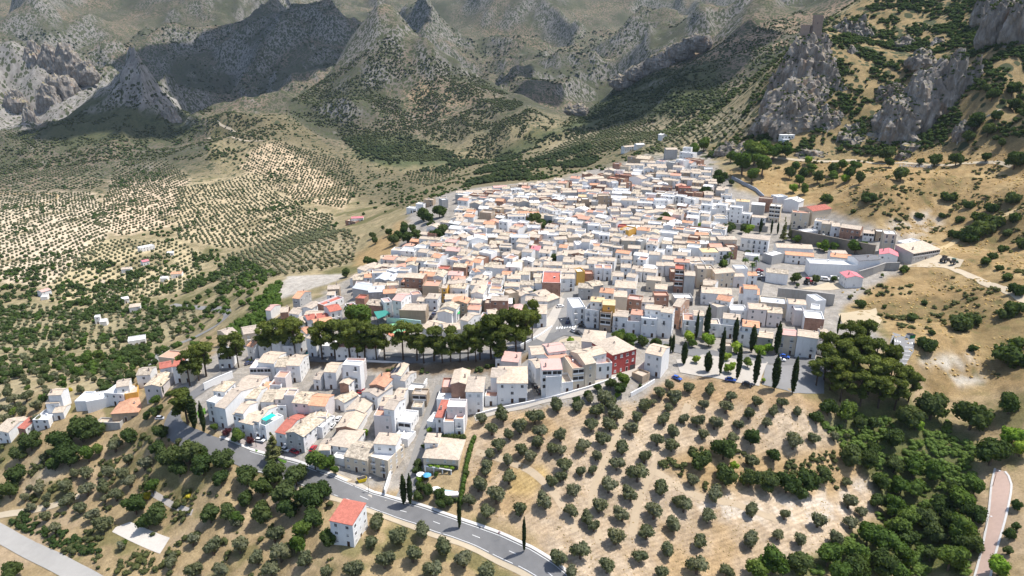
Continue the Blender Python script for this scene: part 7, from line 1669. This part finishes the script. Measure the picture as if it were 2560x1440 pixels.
T_DESC = {'olive': ('grey-green olive tree', 'olive tree', 'olive trees on the slopes around the town'), 'leaf': ('round leafy green tree', 'tree', 'green trees'), 'dark': ('dense dark green tree', 'tree', 'dark green trees and tall bushes'), 'bright': ('bright yellow-green young tree', 'tree', 'bright young trees'), 'pine': ('umbrella pine with bare trunk', 'pine tree', 'pines of the town'), 'cyp': ('narrow dark cypress', 'cypress', 'cypresses'), 'fir': ('conical fir tree', 'fir tree', 'firs'), 'plum': ('purple-leaved plum tree', 'tree', 'purple plum trees'), 'broom': ('yellow flowering broom bush', 'bush', 'broom bushes'), 'bush': ('dark green bush', 'bush', 'bushes'), 'palm': ('feathery palm tree', 'palm tree', 'palms of the little square')}
ts = []
_bs = {}
for t in TREES: _bs.setdefault(t['kind'], []).append(t['w'])
for t in TREES:
    d, c, g = T_DESC[t['kind']]
    ws = sorted(_bs[t['kind']]); q = ws.index(t['w']) / max(1, len(ws) - 1)
    sz = 'small ' if q < 0.3 else 'large ' if q > 0.75 else ''
    t['o']['category'] = c; t['o']['group'] = g
    ts.append(dict(o=t['o'], desc=sz + d, px=t['px'], py=t['py']))
name_all(ts)
for o in list(COL.objects):
    if o.parent is None and o.get('category') and not o.get('kind'): o['kind'] = 'thing'
# ================================================================== air and clouds
def lumps_mesh(name, blobs, material, sub=3, amp=0.35, seed=0):
    """one lumpy closed surface per blob, joined: (x, y, z, rx, ry, rz)"""
    bm = bmesh.new()
    r = random.Random(seed)
    for (x, y, z, rx, ry, rz) in blobs:
        res = bmesh.ops.create_icosphere(bm, subdivisions=sub, radius=1.0)
        o = Vector((r.random() * 50, r.random() * 50, r.random() * 50))
        from mathutils import noise as mn
        for v in res['verts']:
            n = mn.fractal(v.co * 1.6 + o, 0.6, 2.1, 4)
            v.co *= 1 + amp * n
            v.co = Vector((v.co.x * rx + x, v.co.y * ry + y, v.co.z * rz + z))
    for f in bm.faces: f.smooth = True
    me = bpy.data.meshes.new(name); bm.to_mesh(me); bm.free(); me.materials.append(material)
    return me
def cloud_material():
    m, nt, b = newmat('cloud_white', 1.0, 0.0)
    b.inputs['Base Color'].default_value = (0.88, 0.88, 0.9, 1)
    return m
M_CLOUD = cloud_material()
CLOUDS = [  # shadow lines of sight: (px, py, distance, half width, half depth)
 [(470,150,2430,260,230),(640,150,2480,300,260),(800,125,2560,260,190),(600,225,2250,230,120),(340,190,2300,150,130),(890,100,2700,140,120),(720,70,2780,220,140),(300,235,2200,130,90),(440,235,2230,150,90),(250,140,2300,110,90)],
 [(230,262,1560,95,80),(300,245,1580,105,85),(370,285,1560,85,75)],
 [(1620,240,1330,95,130),(1700,225,1330,100,130),(1760,205,1340,60,90),(1590,270,1250,60,80)],
 [(1190,165,2250,80,90),(1240,200,2150,90,90),(1320,245,1950,80,70)],
]
_cr = random.Random(3)
for _ci, _cl2 in enumerate(CLOUDS):
    bl = []
    for (px, py, t, w, d) in _cl2:
        x, y, z = pix3(px, py, t)
        L = 1750.0
        cx, cy, cz = x + SUN_DIR.x * L, y + SUN_DIR.y * L, z + SUN_DIR.z * L
        bl.append((cx, cy, cz, w, d, 90 + w * 0.25))
        for _ in range(7):
            a = _cr.random() * 6.283
            k = _cr.uniform(0.8, 1.15)
            bl.append((cx + math.cos(a) * w * k, cy + math.sin(a) * d * k, cz + _cr.uniform(-30, 60), w * _cr.uniform(0.18, 0.4), d * _cr.uniform(0.18, 0.4), 60))
    o = bpy.data.objects.new('cloud', lumps_mesh('cloud', bl, M_CLOUD, 3, 0.4, _ci))
    o['kind'] = 'stuff'; o['label'] = 'white cumulus cloud high above the mountains'
    COL.objects.link(o)
hz_me = bpy.data.meshes.new('haze')
_bm = bmesh.new()
bmesh.ops.create_cube(_bm, size=1.0)
_top = max(float(TZ.max()), 400) + 40; _bot = float(TZ.min()) - 30
for v in _bm.verts:
    v.co = Vector((v.co.x * 18000, v.co.y * 18000 + 3000, _bot + (v.co.z + 0.5) * (_top - _bot)))
_bm.to_mesh(hz_me); _bm.free()
m = bpy.data.materials.new('haze_air'); m.use_nodes = True
nt = m.node_tree; nt.nodes.clear()
_o = nt.nodes.new('ShaderNodeOutputMaterial')
_v = nd(nt, 'ShaderNodeVolumePrincipled', {'Color': (0.66, 0.82, 1.0, 1), 'Density': 0.00003, 'Anisotropy': 0.2})
nt.links.new(_v.outputs[0], _o.inputs['Volume'])
hz_me.materials.append(m)
haze = bpy.data.objects.new('haze', hz_me)
haze['kind'] = 'stuff'; haze['label'] = 'thin blue haze in front of the far mountains'
COL.objects.link(haze)
